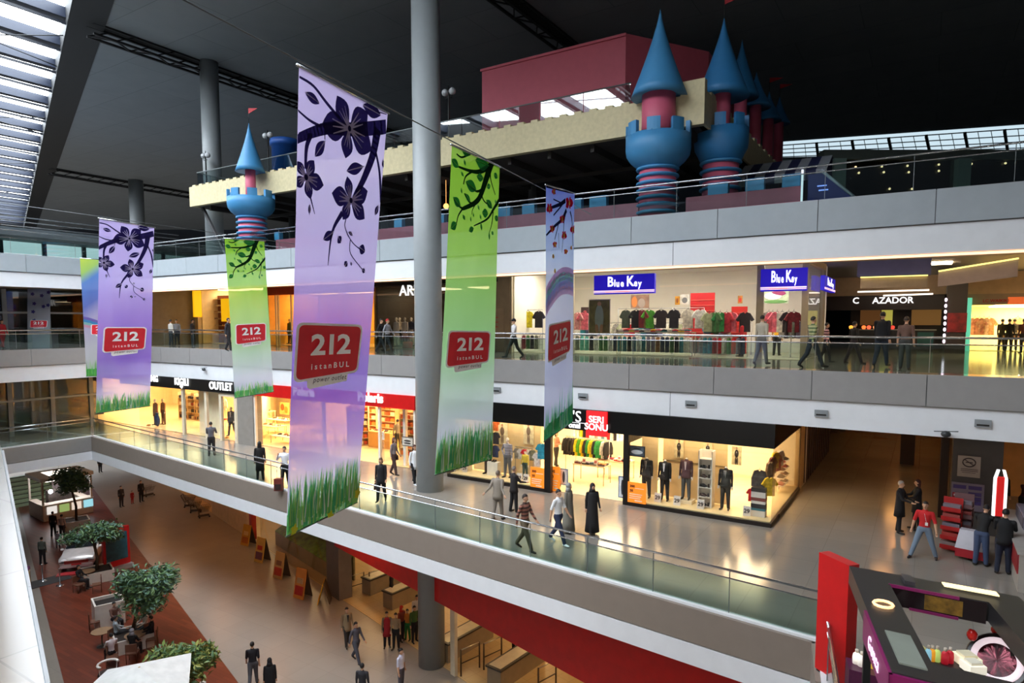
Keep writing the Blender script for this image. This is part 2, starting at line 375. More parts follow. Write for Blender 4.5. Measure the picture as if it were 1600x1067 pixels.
A_, B_ = W(*near[0], 0), W(*near[2], 0); n_ = (B_-A_).normalized(); n_ = Vector((n_.y, -n_.x, 0))
if n_.dot(-A_) < 0: n_ = -n_
k = 12
for i in range(k):
    p = A_.lerp(B_, i/k+.0006); q2 = A_.lerp(B_, (i+1)/k-.0006)
    mb.hexa([(t.x, t.y, F1-.02) for t in (p, q2, q2+n_*.58, p+n_*.58)], [(t.x, t.y, F1+.05) for t in (p, q2, q2+n_*.58, p+n_*.58)])
struct(mb, 'trim_2', mat('#84929a', .35, noise=.02))
# warm light line along the soffit edge of the third floor
mb = MB().ubox(LB+.5, 26, -.02, .10, F3-1.93, F3-1.86); struct(mb, 'trim_3', glow('#ffc9a0', 1.6))
# ---- glass balustrades
def balustrade(l, z, name_label, step=2.0, h=1.1, inset=.10, gap=.0, cat='railing', tint=None):
    t = thing('glass_balustrade', W(l[0][0], l[0][1], z), name_label, cat)
    inv = Matrix.Translation(-t.location)
    for (a, b) in zip(l, l[1:]):
        A = W(*a, 0); B = W(*b, 0); d = (B-A).normalized(); n = Vector((-d.y, d.x, 0))*inset; A = A+n; B = B+n; L = (B-A).length; k = max(1, round(L/step))
        mm = Vector((-d.y, d.x, 0))*.012
        for i in range(k+1):
            p = A+d*(L*i/k)
            if i < k:
                p1 = p+d*.012; q = A+d*(L*(i+1)/k-.012)
                MB().hexa([(x.x, x.y, z+.05) for x in (p1, q, q+mm, p1+mm)], [(x.x, x.y, z+h-.2) for x in (p1, q, q+mm, p1+mm)], 0, inv).build('glass_panel', GLASS, t)
            s = MB(); s.bar((p.x, p.y, z+.05), (p.x, p.y, z+h-.2), .011, 4, 0, None, inv)
            s.bar((p.x, p.y, z+h-.2), (p.x, p.y, z+h), .013, 6, 0, None, inv)
            s.build('post', mat('#6f7678', .4, .3), t)
        MB().bar((A.x, A.y, z+h), (B.x, B.y, z+h), .032, 8, 0, None, inv).build('handrail', STEEL, t)
        MB().bar((A.x, A.y, z+h-.2), (B.x, B.y, z+h-.2), .02, 8, 0, None, inv).build('rail', STEEL, t)
    return t
balustrade([K1a, K1b, K1c, K1d], F1, 'glass balustrade with steel handrail along the angled lower walkway')
balustrade([(-45.17, -30), (-45.17, -8.1), K1a], F1, 'glass balustrade on the far cross walkway, lowest of its three')
balustrade([(LB, 0), (26, 0)], F2, 'long straight glass balustrade before the middle shops', 3.2)
balustrade([(LB, -30), (LB, 0)], F2, 'glass balustrade on the far cross walkway, middle of its three', 3.2)
balustrade([(LB, 0), (26, 0)], F3, 'glass balustrade with twin rails before the toy castle', 2.4)
balustrade([(LB, -30), (LB, 0)], F3, 'glass balustrade on the far cross walkway, topmost of its three', 3.2)
nb = [(uv(p)[0], uv(p)[1]) for p in (B_+n_*.5, A_+n_*.5)]
balustrade(nb, F1, 'glass balustrade on the pale near ledge', 2.4, inset=0)
# ================================================================== SHOPS
WARM = '#ffe2b4'; WARM2 = '#ffe9c8'
def shopbox(u0, u1, v0, v1, z0, z1, floor_m, wall_m, ceil_m, lamp=(1., WARM, 3.0), left=True, right=True, back=True, n=2, wallname='wall_back', lv=None):
    mb = MB(); mb.ubox(u0, u1, v0, v1, z0+.002, z0+.02); struct(mb, 'floor', floor_m)
    if back: mb = MB(); mb.ubox(u0, u1, v1, v1+.12, z0, z1); struct(mb, wallname, wall_m)
    if left: mb = MB(); mb.ubox(u0-.0, u0+.1, v0+.1, v1, z0, z1); struct(mb, 'wall_left', wall_m)
    if right: mb = MB(); mb.ubox(u1-.1, u1, v0+.1, v1, z0, z1); struct(mb, 'wall_right', wall_m)
    mb = MB(); mb.ubox(u0, u1, v0+.05, v1, z1, z1+.08); struct(mb, 'ceiling', ceil_m)
    if lamp:
        w_ = (u1-u0)/n
        for i in range(n):
            uc = u0+w_*(i+.5); s = min(w_, v1-v0)*.30*lamp[0]
            mb = MB().box(-w_*.32, w_*.32, -s, s, -.05, 0); mb.build('ceiling_lamp', glow(lamp[1], lamp[2]), None, 'flat lit panel in the ceiling of the shop interior', 'lamp', 'shop ceiling lamps', None, W(uc, lv or (v0+v1)/2, z1-.01), TH)
def pane(u0, u1, v, z0, z1, m=None, name='window_1', th=.02, side=False):
    mb = MB()
    if side: mb.ubox(v, v+th, u0, u1, z0, z1)
    else: mb.ubox(u0, u1, v, v+th, z0, z1)
    return struct(mb, name, m or SHOPGLASS)
CRW = mat('#f1e7d0', .6, noise=.03); CRF = mat('#e6cf9e', .35); SHF = mat('#dccdb0', .25); SHC = mat('#fff3da', .7)
# ---------------- lower shops, front plane v = 0
BF0, BF1 = 10.28, F2-1.80                                # black fascia
z1 = BF0+.02
def fu(px, py=760, v=0.): return pf(px, py, v)[0]
uD0, uDa, uDb, uD1 = fu(701), fu(857), fu(979), fu(1205, 829)
# D'S shop
shopbox(uD0, uD1, .3, 7.4, F1, z1+.3, SHF, CRW, SHC, (1, WARM, 14.), right=False, n=3)
mb = MB(); mb.ubox(uD0-.05, uD1+.05, -.16, .25, BF0, F2-1.84); mb.ubox(uD1-.2, uD1+.05, .25, 6.2, BF0, F2-1.84)
mb.build('shop_fascia', mat('#0c0b0b', .3), None, 'long black fascia over the menswear corner shop', 'fascia')
t = thing('shop_sign', W(fu(893, 655, -.2), -.2, BF0), "black and white D'S sign beside the red panel", 'sign', TH)
uS0, uS1 = fu(893, 655, -.2), fu(916, 655, -.2)
MB().box(-.9, uS1-uS0, -.02, .03, .05, F2-1.84-BF0-.02).build('panel', mat('#111111', .3), t)
SM = Matrix.Rotation(math.pi/2, 4, 'X')
MB().text("D'S", .62, Matrix.Translation((.02, -.03, .52)) @ SM, 0, .01, .0).build('lettering', glow('#ffffff', 1.0), t)
MB().text("onal", .30, Matrix.Translation((.15, -.03, .18)) @ SM, 0, .01, .01).box(-.5, .7, -.03, -.02, .29, .305).build('lettering', glow('#f4f4f4', 1.0), t)
uR0, uR1 = fu(917, 660, -.2), fu(949, 660, -.2)
t = thing('shop_sign', W((uR0+uR1)/2, -.22, BF0-.1), 'square red panel reading SERI SONU', 'sign', TH)
MB().box(-(uR1-uR0)/2, (uR1-uR0)/2, -.04, .05, -.05, F2-1.84-BF0+.08).build('panel', glow('#ee1c22', .75), t)
MB().text('SERI', .36, Matrix.Translation((0, -.05, .58)) @ SM, 0, .01, .006).text('SONU', .36, Matrix.Translation((0, -.05, .29)) @ SM, 0, .01, .006).build('lettering', glow('#ffffff', 1.), t)
# window plinths, mullions, glass
mb = MB(); mb.ubox(uD0, uDa, -.08, 1.1, F1, F1+.14); mb.ubox(uDb, uD1, -.08, 1.3, F1, F1+.14); mb.ubox(uD1-1.0, uD1+.02, 1.3, 5.8, F1, F1+.14)
mb.build('window_plinth', mat('#1b120e', .4), None, 'dark low plinth under the menswear shop windows', 'plinth', kind='structure')
mb = MB(); mb.ubox(uD0+.1, uDa-.1, .02, 1.1, F1+.14, F1+.18); mb.ubox(uDb+.1, uD1-.06, .02, 1.3, F1+.14, F1+.18); mb.ubox(uD1-1.0, uD1-.06, 1.3, 5.8, F1+.14, F1+.18)
struct(mb, 'floor', mat('#f1dca8', .5))
mb = MB(); mb.ubox(uDa-.16, uDa+.14, -.08, .1, F1, BF0); mb.ubox(uDb-.12, uDb+.08, -.08, .1, F1, BF0); mb.ubox(uDb-.1, uDb+.05, .1, 1.5, BF0-.35, BF0)
struct(mb, 'trim_4', mat('#15100d', .4))
pane(uD0+.05, uDa-.16, -.02, F1+.14, BF0); pane(uDb+.08, uD1, -.02, F1+.14, BF0); pane(0, 5.8, uD1-.02, F1+.14, BF0, side=True)
mb = MB(); mb.ubox(uDb+.1, uDb+.75, 1.3, 1.36, F1+.18, BF0+.2); mb.ubox(uDb+.9, uD1-1.9, 1.5, 1.58, F1+.14, BF0+.2)
struct(mb, 'wall_panel', mat('#e9cf9b', .6))
mb = MB(); mb.ubox(uDb+.9, uD1-1.9, 1.47, 1.5, F1+1.55, F1+1.6); struct(mb, 'trim_5', mat('#8d7a58', .5))
mb = MB(); mb.ubox(uD0+.4, uDa-1.2, 1.4, 1.48, F1+.14, BF0+.2); struct(mb, 'wall_panel', mat('#edd7a6', .6))
for (a_, b_, v_) in ((uD0+.4, uDa-.4, .7), (uDb+.3, uD1-.4, .7)):
    MB().box(-(b_-a_)/2, (b_-a_)/2, -.16, .16, -.04, 0).build('window_lamp', glow(WARM2, 9.), None, 'slim lit strip over the %s menswear window display' % ('first' if a_ < -15 else 'second'), 'lamp', 'window display lamps', None, W((a_+b_)/2, v_, BF0+.16), TH)
pane(uDa+.14, uDa+.85, .28, F1, BF0)
# wall beyond the shop corner, running back along the side street
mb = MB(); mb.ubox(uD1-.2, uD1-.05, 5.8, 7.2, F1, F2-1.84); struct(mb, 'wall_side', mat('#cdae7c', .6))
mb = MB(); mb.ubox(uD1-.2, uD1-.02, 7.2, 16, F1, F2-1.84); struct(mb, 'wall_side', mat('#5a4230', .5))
mb = MB()
for k in range(12): mb.ubox(uD1-.02, uD1+.02, 7.5+k*.7, 7.53+k*.7, F1, F2-1.84)
struct(mb, 'trim_6', mat('#3a2a20', .5))
# narrow wall and pilaster between the shops
mb = MB(); mb.ubox(-22.3, uD0-.05, -.05, .4, F1, F2-1.84); struct(mb, 'wall_pier', mat('#8d8377', .6))
# red fascia shop
uP0, uP1 = -34.15, -22.3
shopbox(-43., uP1, .3, 8.3, F1+.004, z1+.3, mat('#efd6a0', .25), mat('#ffe9c0', .6), SHC, (1, WARM, 15.), left=False, n=5)
mb = MB(); mb.ubox(uP0, uP1+.05, -.14, .25, 10.45, F2-1.84); mb.build('shop_fascia', mat('#d01414', .4), None, 'bright red fascia over the lit shoe shop', 'fascia')
for un, lab in ((pf(578, 622, -.2)[0], 'white Polaris lettering on red fascia, close to the round column'), (pf(474, 618, -.2)[0], 'white Polaris lettering seen through the large purple banner')):
    MB().text('Polaris', .62, SM, 0, .02, .02).build('shop_lettering', glow('#fff4ee', 1.0), None, lab, 'sign', None, None, W(un, -.18, 10.86), TH)
pane(uP0, -28.5, 0, F1+.05, 10.45); pane(-24.6, uP1, 0, F1+.05, 10.45)
mb = MB()
for u in (-28.5, -24.6, uP0+.05, uP1-.05): mb.ubox(u-.06, u+.06, -.04, .1, F1, 10.45)
struct(mb, 'trim_7', mat('#efe6d8', .4))
mb = MB(); mb.ubox(uP0-1.42, uP0, -.1, .5, F1, F2-1.84); struct(mb, 'pillar', mat('#8b857f', .5), None, 'grey flat pilaster between the two lit shops')
# black fascia outlet shop
uK1 = uP0-1.42; uK0 = -46.2
shopbox(-57., uK1, .3, 8.5, F1, z1+.3, mat('#e8cf9c', .3), mat('#f3dcae', .6), SHC, (1, WARM, 15.), right=False, n=6)
struct(MB().hexa([W(-34.95, .5, F1), W(-34.75, .5, F1), W(-43, 8.4, F1), W(-43.2, 8.4, F1)], [W(-34.95, .5, 10.6), W(-34.75, .5, 10.6), W(-43, 8.4, 10.6), W(-43.2, 8.4, 10.6)]), 'wall_left', mat('#f6e6c4', .6))
mb = MB(); mb.ubox(uK0-2, uK1, -.14, .25, 10.42, F2-1.84); mb.build('shop_fascia', mat('#14110f', .4), None, 'black fascia of the outlet shop with white letters', 'fascia')
for tx, px, py, sz, lab in (('OUTLET', 344, 604, .62, 'white OUTLET lettering on black fascia'), ('KIGILI', 283, 597, .60, 'white clustered shop name lettering beside OUTLET'), ('ING', 240, 592, .55, 'short piece of white lettering beside the purple banner')):
    u, z = pf(px, py, -.2); mb = MB().text(tx, sz, SM, 0, .02, .015, sx=.95)
    if tx == 'KIGILI': mb.lathe([(0.001, -.42), (.12, -.25), (.001, -.1)], (0, 0, 0), 8)
    mb.build('shop_lettering', glow('#ffffff', 1.0), None, lab, 'sign', None, None, W(u, -.18, z), TH)
pane(uK0, -41.2, 0, F1+.05, 10.42); pane(-41.0, -38.8, 0, F1+.05, 10.42); pane(-37.2+.05, uK1-.3, 0, F1+.05, 10.42)
mb = MB()
for u in (-41.1, -38.7, -37.25, uK1-.25): mb.ubox(u-.1, u+.1, -.06, .1, F1, 10.42)
mb.ubox(uK1-.25, uK1, -.03, .3, F1, 10.42); mb.ubox(-37.2, uK1-.2, -.06, .1, 10.2, 10.42)
struct(mb, 'trim_8', mat('#e0d2b8', .4))
mb = MB(); mb.ubox(-40.9, -38.8, .9, 1.0, F1, 10.6); struct(mb, 'wall_panel', mat('#fff2d2', .6))
# ---------------- middle shops, plane v = 5.9
VB = 5.9; BKT = 17.05; CEI = F3-1.13
uB1 = pf(1256, 520, VB)[0]; uB0 = pf(798, 520, VB)[0]
BKW = mat('#f4f1e6', .6, noise=.02)
shopbox(uB0, uB1, VB+.1, 12.5, F2, BKT+.18, mat('#d8d0bb', .2), BKW, mat('#ffffff', .7), (.7, '#fff3e0', 17.), right=False, n=4, lv=VB+1.35)
mb = MB(); mb.ubox(uB0-1.3, uB1+.1, VB-.12, VB+.12, BKT, CEI); mb.ubox(uB1-.1, uB1+.1, VB+.12, 11.4, BKT-.1, CEI); struct(mb, 'wall_front', mat('#b9a083', .6))
mb = MB(); mb.ubox(uB0-1.3, uB0, VB-.1, VB+.3, F2, BKT); struct(mb, 'wall_front', mat('#a9957b', .6))
mb = MB(); mb.ubox(uB0-1.15, uB0-.35, VB-.13, VB-.1, F2+.02, F2+2.3)
for dz in (1.3, 1.55, 1.8): mb.ubox(uB0-.9, uB0-.7, VB-.15, VB-.13, F2+dz, F2+dz+.05, 1)
struct(mb, 'door_1', [mat('#b39c80', .5), mat('#d8624a', .5)])
uM = pf(1188, 520, VB)[0]
pane(uB0, uM-.1, VB, F2+.02, BKT); pane(VB, 10.9, uB1-.02, F2+.02, BKT-.1, side=True)
for u, wd in ((uB0+.03, .05), (pf(895, 520, VB)[0], .02), (uM-.05, .14), (uB1, .12)):
    mb = MB(); mb.ubox(u-wd, u+wd, VB-.05, VB+.1, F2, BKT); struct(mb, 'trim_9', mat('#b5aa92', .4))
mb = MB(); mb.ubox(uB1-.08, uB1+.08, 10.8, 11.5, F2, CEI); struct(mb, 'pillar', mat('#7f7564', .5))
BLUE = glow('#1d11a8', .85)
def bluekey(pxl, pxr, pyt, pyb, lab, side=False):
    if side:
        v0_, zt = pu(pxl, pyt, uB1+.12); v1_, zb = pu(pxr, pyb, uB1+.12); wd = abs(v1_-v0_); c = W(uB1+.2, (v0_+v1_)/2, zb); rot = TH+math.pi/2
    else:
        u0_, zt = pf(pxl, pyt, VB-.2); u1_, zb = pf(pxr, pyb, VB-.2); wd = u1_-u0_; c = W((u0_+u1_)/2, VB-.25, zb); rot = TH
    h = zt-zb; t = thing('shop_sign', c, lab, 'sign', rot)
    MB().box(-wd/2, wd/2, -.08, .1, 0, h).build('panel', BLUE, t)
    mb = MB(); s = h*.62
    for ch, sz, x, y, sx in (('B', 1.15, -.27, .62, .85), ('l', .80, -.155, .55, .8), ('u', .80, -.12, .53, .72), ('e', .80, -.045, .53, .72), ('K', 1.2, .05, .62, .8), ('e', .80, .175, .53, .72), ('y', .80, .245, .50, .72)):
        sx *= min(1.05, wd/h/3.2)
        mb.text(ch, s*sz, Matrix.Translation((wd*x, -.1, h*y)) @ SM, 0, .01, .012, sx=sx, align='LEFT')
    mb.build('lettering', glow('#ffffff', 1.2), t)
    MB().box(-wd/2, wd/2, -.1, -.08, h*.13, h*.19).box(-wd/2, wd/2, -.1, -.08, h*.07, h*.1).build('stripe', glow('#ffd9e8', 1.1), t)
    MB().box(-wd*.3, wd*.1, -.1, -.08, h*.10, h*.13).build('stripe', glow('#d01850', .9), t)
bluekey(930, 1024, 431, 458, 'long blue lit shop sign with white letters, above the shop window')
bluekey(1190, 1261, 421, 454, 'blue lit shop sign with white letters above the shop entrance')
bluekey(1283, 1299, 430, 458, 'small blue shop sign on the side wall round the corner', True)
# ARM shop, red/orange shop, shoe shelf shop
uA0, uA1 = pf(585, 520, VB)[0], pf(700, 520, VB)[0]
shopbox(uA0, uA1+3.4, VB+.1, 12, F2, 16.6, mat('#8d8474', .3), mat('#3a332e', .6), mat('#4b443c', .7), (.6, '#ffe0b0', 7.), n=2)
mb = MB(); mb.ubox(uA0, uA1+3.4, VB-.15, VB+.1, 16.65, CEI); mb.build('shop_fascia', mat('#17120f', .35), None, 'dark fascia with white ARM lettering', 'fascia')
u, z = pf(624, 455, VB-.2); MB().text('ARM', .85, SM, 0, .02, .01, align='LEFT').build('shop_lettering', glow('#ffffff', 1.0), None, 'white ARM lettering beside the round column', 'sign', None, None, W(u, VB-.2, z), TH)
pane(uA0, uA1+3.4, VB, F2+.05, 16.6)
uO0, uO1 = pf(416, 520, VB)[0], uA0
shopbox(uO0, uO1-.1, VB+.1, 12, F2, 16.6, mat('#e7c78c', .3), mat('#f5c462', .6), mat('#ffe9c0', .7), (1, '#ffcf80', 9.), n=3)
mb = MB(); mb.ubox(uO0, uO1, VB-.15, VB+.1, 16.35, CEI)
mb.build('shop_fascia', mat('#bf3a16', .45), None, 'rust red slatted fascia over an orange lit shop', 'fascia')
pane(uO0, uO1, VB, F2+.05, 16.35)
mb = MB()
for px in (418, 432, 436, 456, 500, 540): u = pf(px, 520, VB)[0]; mb.ubox(u-.04, u+.04, VB-.04, VB+.08, F2, 16.35)
struct(mb, 'trim_10', mat('#f0e2c0', .4))
uY0, uY1 = pf(312, 520, VB)[0], uO0
shopbox(uY0, uY1, VB+.1, 10, F2, 17.0, mat('#e2cda3', .25), mat('#f2ddb4', .6), mat('#fff0d0', .7), (1, WARM, 8.), n=3)
mb = MB(); mb.ubox(uY0-.4, uY1, VB-.12, VB+.1, 16.9, CEI); mb.ubox(uY0-.4, uY0, VB-.1, 10, F2, 16.9); struct(mb, 'wall_front', mat('#c9b492', .6))
for px, py, lab in ((306, 474, 'narrow yellow shop sign jutting from the wall'), (356, 480, 'yellow rounded shop sign beside the small green banner')):
    u, z = pf(px, py, VB-.6); mb = MB().box(-.08 if px < 320 else -.5, .08 if px < 320 else .5, -.5, .1, -1.0, 1.0 if px < 320 else .6)
    mb.build('hanging_sign', glow('#f2b412', .9), None, lab, 'sign', None, None, W(u, VB-.3, z), TH)
# far end of the middle floor beyond the shoe shop
mb = MB(); mb.ubox(-62, uY0-.4, 15, 15.2, F2, CEI); struct(mb, 'wall_back', mat('#c5b7a2', .6))
mb = MB(); mb.ubox(-70, -49.2, .5, 15, F2, CEI); struct(mb, 'wall_left', mat('#9a8d7c', .6))
mb = MB(); mb.ubox(-54, uY0-3.8, 14.8, 15, F2+.3, 16.2); mb.build('lit_shop_window', glow('#c98a4a', .7), None, 'small warm lit shop window at the far end of the middle floor', 'window', kind='structure')
for (a, b), (c, d) in ((((238, 461), (296, 473))), ((238, 475), (274, 476))):
    p = at(a, b, CEI-.1); q = at(c, d, CEI-.1)
    mb = MB().bar(p, q, .12, 4); mb.build('ceiling_light_line', glow('#ffe6cc', 2.), None, ('long slanting' if b == 461 else 'short level')+' line of light in the ceiling by the purple banner', 'lamp', 'far ceiling light lines')
# ---------------- far cross block on the left: dark glazed shops
for z, top, lab in ((F1, F2-1.84, 1), (F2, F3-1.84, 2), (F3, F3+1.05, 3)):
    mb = MB(); mb.ubox(LB-3.4, LB-3.3, -30, 0 if z != F1 else -1, z, top)
    m = DARKGLASS if z != F3 else glow('#cfe6ee', .9)
    struct(mb, 'window_%d' % (lab+1), m)
    mb = MB(); mb.ubox(LB-9, LB-8.8, -30, 2, z, top); struct(mb, 'wall_left', mat('#1d1f22' if z == F1 else '#3a4246', .7))
    for i in range(13):
        v = -29+i*2.3
        mb = MB().ubox(LB-3.32, LB-3.18, v-.12, v+.12, z, top); struct(mb, 'trim_11', mat('#787e80', .5))
    if z != F3: mb = MB().ubox(LB-3.3, LB-3.15, -30, 0, z+2.1, z+2.22); struct(mb, 'trim_11', mat('#8b9294', .5))
mb = MB().ubox(LB-9, LB, -30, 0, F3+1.05, F3+1.5); struct(mb, 'beam', mat('#596267', .6))
for i in range(4):
    mb = MB().bar(W(LB-.05, -30, F3+1.3+i*.26), W(LB+.3, 3, F3+1.3+i*.26), .035, 6)
    mb.build('guard_rail', STEEL, None, 'thin white guard rail bar above the far top walkway, %s from below' % ('first', 'second', 'third', 'fourth')[i], 'rail', 'guard bars above the far walkway')
# ---------------- side streets on the right
BRW = mat('#b07c45', .35)
mb = MB(); mb.ubox(uD1, 4, 24, 24.3, F1, F2-1.84); struct(mb, 'wall_back', mat('#8a5a2c', .3))
for i, (px, py, w_, s) in enumerate(((1385, 690, 3.2, 1.1), (1455, 696, 1.0, .9))):
    u, z = pf(px, py, 23.8); MB().box(-w_/2, w_/2, -.05, .05, -.12, .12).build('wall_light', glow('#ffd9a0', s), None, ('wide', 'narrow')[i]+' glowing strip light at the end of the brown side street', 'lamp', 'strip lights in the side street', None, W(u, 23.8, z), TH)
pl = (-1.45, .0)
mb = MB(); mb.ubox(-1.45, -.1, 2.9, 4.1, F1, F2-1.84); struct(mb, 'pillar', mat('#4b4642', .6), None, 'square dark pillar with a no smoking notice')
mb = MB(); mb.ubox(-1.75, -1.5, 4.4, 5.4, F1, F2-1.84); mb.ubox(-3.2, -2.6, 14, 15, F1, F2-1.84); struct(mb, 'pillar', mat('#33251d', .6))
mb = MB(); mb.ubox(-.1, 12, 9.5, 9.7, F1, F2-1.84); struct(mb, 'wall_back', mat('#c48a45', .5))
mb = MB(); mb.ubox(uD1+.02, -1.45, 12, 12.1, F1+2.9, F2-1.84); struct(mb, 'beam', mat('#a5753f', .5))
# middle floor side street: coffered ceiling, dark coffee bar, bright shop
# ================================================================== THE TOY CASTLE ON THE THIRD FLOOR
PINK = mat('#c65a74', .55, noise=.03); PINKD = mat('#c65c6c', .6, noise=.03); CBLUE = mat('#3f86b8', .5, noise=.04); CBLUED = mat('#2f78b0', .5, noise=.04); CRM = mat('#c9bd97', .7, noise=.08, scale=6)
def crenel(mb, u0, u1, v0, v1, z, h, step, m=0, along='u'):
    L = (u1-u0) if along == 'u' else (v1-v0); k = int(L/step)
    for i in range(k):
        a = i*step; hh = h*(1 if i % 2 else .45)
        if along == 'u': mb.ubox(u0+a, u0+a+step*.98, v0, v1, z, z+hh, m)
        else: mb.ubox(u0, u1, v0+a, v0+a+step*.98, z, z+hh, m)
def tower(u, v, z, r, h_shaft, r_top, h_cr, r_up, h_up, r_cone, h_cone, label, dark=False, ribs=True, flag=False):
    t = thing('castle_tower', W(u, v, z), label, 'tower', TH)
    if h_shaft > 0:
        MB().lathe([(r, 0), (r, h_shaft)], n=32).build('shaft', PINK, t)
        if ribs:
            n = 7
            for i in range(n):
                zz = h_shaft*(.12+.84*i/(n-1)); tt = .07; mb = MB()
                mb.lathe([(r, zz-tt), (r+.10, zz-tt*.6), (r+.12, zz), (r+.10, zz+tt*.6), (r, zz+tt)], n=32); mb.build('band', CBLUE, t)
    mb = MB(); z0 = h_shaft
    mb.lathe([(r, z0-.05), (r+.1, z0), (r_top*.86, z0+.22), (r_top*.97, z0+.42), (r_top, z0+.65), (r_top, z0+h_cr*.72), (r_top-.16, z0+h_cr*.72), (r_top-.16, z0+h_cr*.5), (0.001, z0+h_cr*.5)], n=40)
    k = 8
    for i in range(k):
        a0 = 2*math.pi*i/k; n_ = 4; pts_o = []; pts_i = []
        for j in range(n_+1):
            a = a0+2*math.pi/k*.52*j/n_; pts_o.append((r_top*math.cos(a), r_top*math.sin(a))); pts_i.append(((r_top-.16)*math.cos(a), (r_top-.16)*math.sin(a)))
        ring = pts_o+pts_i[::-1]; mb.hexa([(x, y, z0+h_cr*.70) for x, y in ring], [(x, y, z0+h_cr) for x, y in ring])
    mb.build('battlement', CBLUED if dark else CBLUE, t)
    zu = z0+h_cr*.5
    MB().lathe([(r_up, zu), (r_up, zu+h_up)], n=28).build('upper_shaft', PINK, t)
    zc = zu+h_up-.15; prof = [(r_up*.5, zc+.12), (r_cone, zc)]
    for i in range(1, 11): f = i/10; prof.append((r_cone*((1-f)**1.25)*1.0+.002, zc+h_cone*f))
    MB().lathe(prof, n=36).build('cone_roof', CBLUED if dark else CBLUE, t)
    if flag:
        zt = zc+h_cone
        MB().bar((0, 0, zt-.1), (0, 0, zt+.75), .015, 6).build('flag_pole', BLACK, t)
        MB().hexa([(0, -.01, zt+.45), (.75, -.01, zt+.6), (.75, -.01, zt+.62), (0, -.01, zt+.75)], [(0, .01, zt+.45), (.75, .01, zt+.6), (.75, .01, zt+.62), (0, .01, zt+.75)]).build('pennant', mat('#a81220', .6), t)
    return t
def pxz(px, py, v): return pf(px, py, v)
# front tower
V1 = 1.0; u = pf(1027, 300, V1)[0]
z_ = lambda py, v=V1: pf(1027, py, v)[1]-F3
tower(u, V1, F3, .68, z_(262), 1.2, z_(196)-z_(262), .62, z_(146)-(z_(262)+.5*(z_(196)-z_(262))), 1.03, z_(12)-z_(150), 'big blue-coned castle tower at the corner of the cream wall')
D2 = 26.0; Tu, Tv = uv(((1119-800)/F*D2, D2)); z2 = lambda py: (504-py)*D2/F+CZ-F3
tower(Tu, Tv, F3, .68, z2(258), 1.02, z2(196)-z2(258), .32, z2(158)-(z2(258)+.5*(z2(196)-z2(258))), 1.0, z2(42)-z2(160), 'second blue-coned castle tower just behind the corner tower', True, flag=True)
Tu3, Tv3 = uv(((390-800)/F*37.0, 37.0)); z3 = lambda py: (504-py)*37.0/F+CZ-F3
tower(Tu3, Tv3+.4, F3, .72, z3(340), 1.27, z3(302)-z3(340), .28, z3(268)-(z3(340)+.5*(z3(302)-z3(340))), .80, z3(197)-z3(272), 'small far castle tower with blue cone before the end of the cream terrace', flag=True)
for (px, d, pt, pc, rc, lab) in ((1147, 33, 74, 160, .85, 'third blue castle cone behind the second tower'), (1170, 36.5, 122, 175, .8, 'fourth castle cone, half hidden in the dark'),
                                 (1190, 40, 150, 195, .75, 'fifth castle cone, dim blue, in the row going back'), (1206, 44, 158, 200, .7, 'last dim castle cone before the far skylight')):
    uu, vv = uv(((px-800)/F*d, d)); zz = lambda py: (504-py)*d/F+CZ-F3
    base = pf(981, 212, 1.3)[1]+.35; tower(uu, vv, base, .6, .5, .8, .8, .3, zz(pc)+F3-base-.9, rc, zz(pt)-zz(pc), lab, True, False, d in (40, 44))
# cream castle wall: front run, corner, side run
uL = pf(296, 305, 1.3)[0]; uC = pf(1100, 195, 1.3)[0]; zb = pf(981, 212, 1.3)[1]; zt = zb+1.12
mb = MB(); mb.ubox(uL, uC, 1.3, 1.6, zb, zt); crenel(mb, uL, uC-.9, 1.3, 1.55, zt, .16, .34); mb.ubox(uC-.9, uC, 1.3, 1.6, zt, zt+.5)
mb.ubox(uC-.3, uC, 1.6, 24, zb, zt); crenel(mb, uC-.3, uC, 1.6, 24, zt, .25, .6, 0, 'v')
mb.ubox(uL, uL+.3, 1.6, 9, zb, zt)
mb.build('castle_wall', CRM, None, 'cream crenellated castle wall band running above the third floor', 'wall', None, 'structure')
mb = MB(); mb.ubox(uL+.1, uC-.1, 1.6, 18, zb, zb+.35); struct(mb, 'floor', mat('#3a3634', .8))
mb = MB()
for i in range(16): uu = uL+1.5+i*2.0; mb.ubox(uu-.08, uu+.08, 1.7, 17, zb-.3, zb)
for vv in (5, 9, 13): mb.ubox(uL+.2, uC-.3, vv-.1, vv+.1, zb-.45, zb-.3)
struct(mb, 'beam', mat('#2b2725', .8))
for a in (0, 1):
    mb = MB(); mb.bar(W(uL+.4, 1.9+a*3, zb), W(uL+2.9, 1.9+a*3, F3), .11, 4); struct(mb, 'beam', mat('#3b3a3c', .7))
for px in (455, 600, 832): uu = pf(px, 300, 7.)[0]; MB().lathe([(.22, F3), (.22, zb)], tuple(W(uu, 7, 0)), 16).build('pillar', mat('#55595c', .6), kind='structure')
mb = MB(); mb.ubox(pf(860, 300, 11)[0], uC-.6, 11, 11.2, F3, zb); struct(mb, 'wall_back', mat('#10153c', .7))
mb = MB(); mb.ubox(uL, pf(860, 300, 11)[0], 17, 17.2, F3, zb); struct(mb, 'wall_back', mat('#141315', .8))
for i, (px, py) in enumerate(((697, 322), (1022, 240), (800, 262))):
    p = atd(px, py, 34); MB().ball((0, 0, 0), .14).bar((0, 0, .1), (0, 0, zb-p.z), .01, 4).build('globe_lamp', glow('#ffb060', 2.5 if i == 0 else .6), None, ('small glowing orange lamp in the dark beside the round column', 'dim small lamp behind the corner castle tower', 'dim small lamp under the cream terrace')[i], 'lamp', None, None, p)
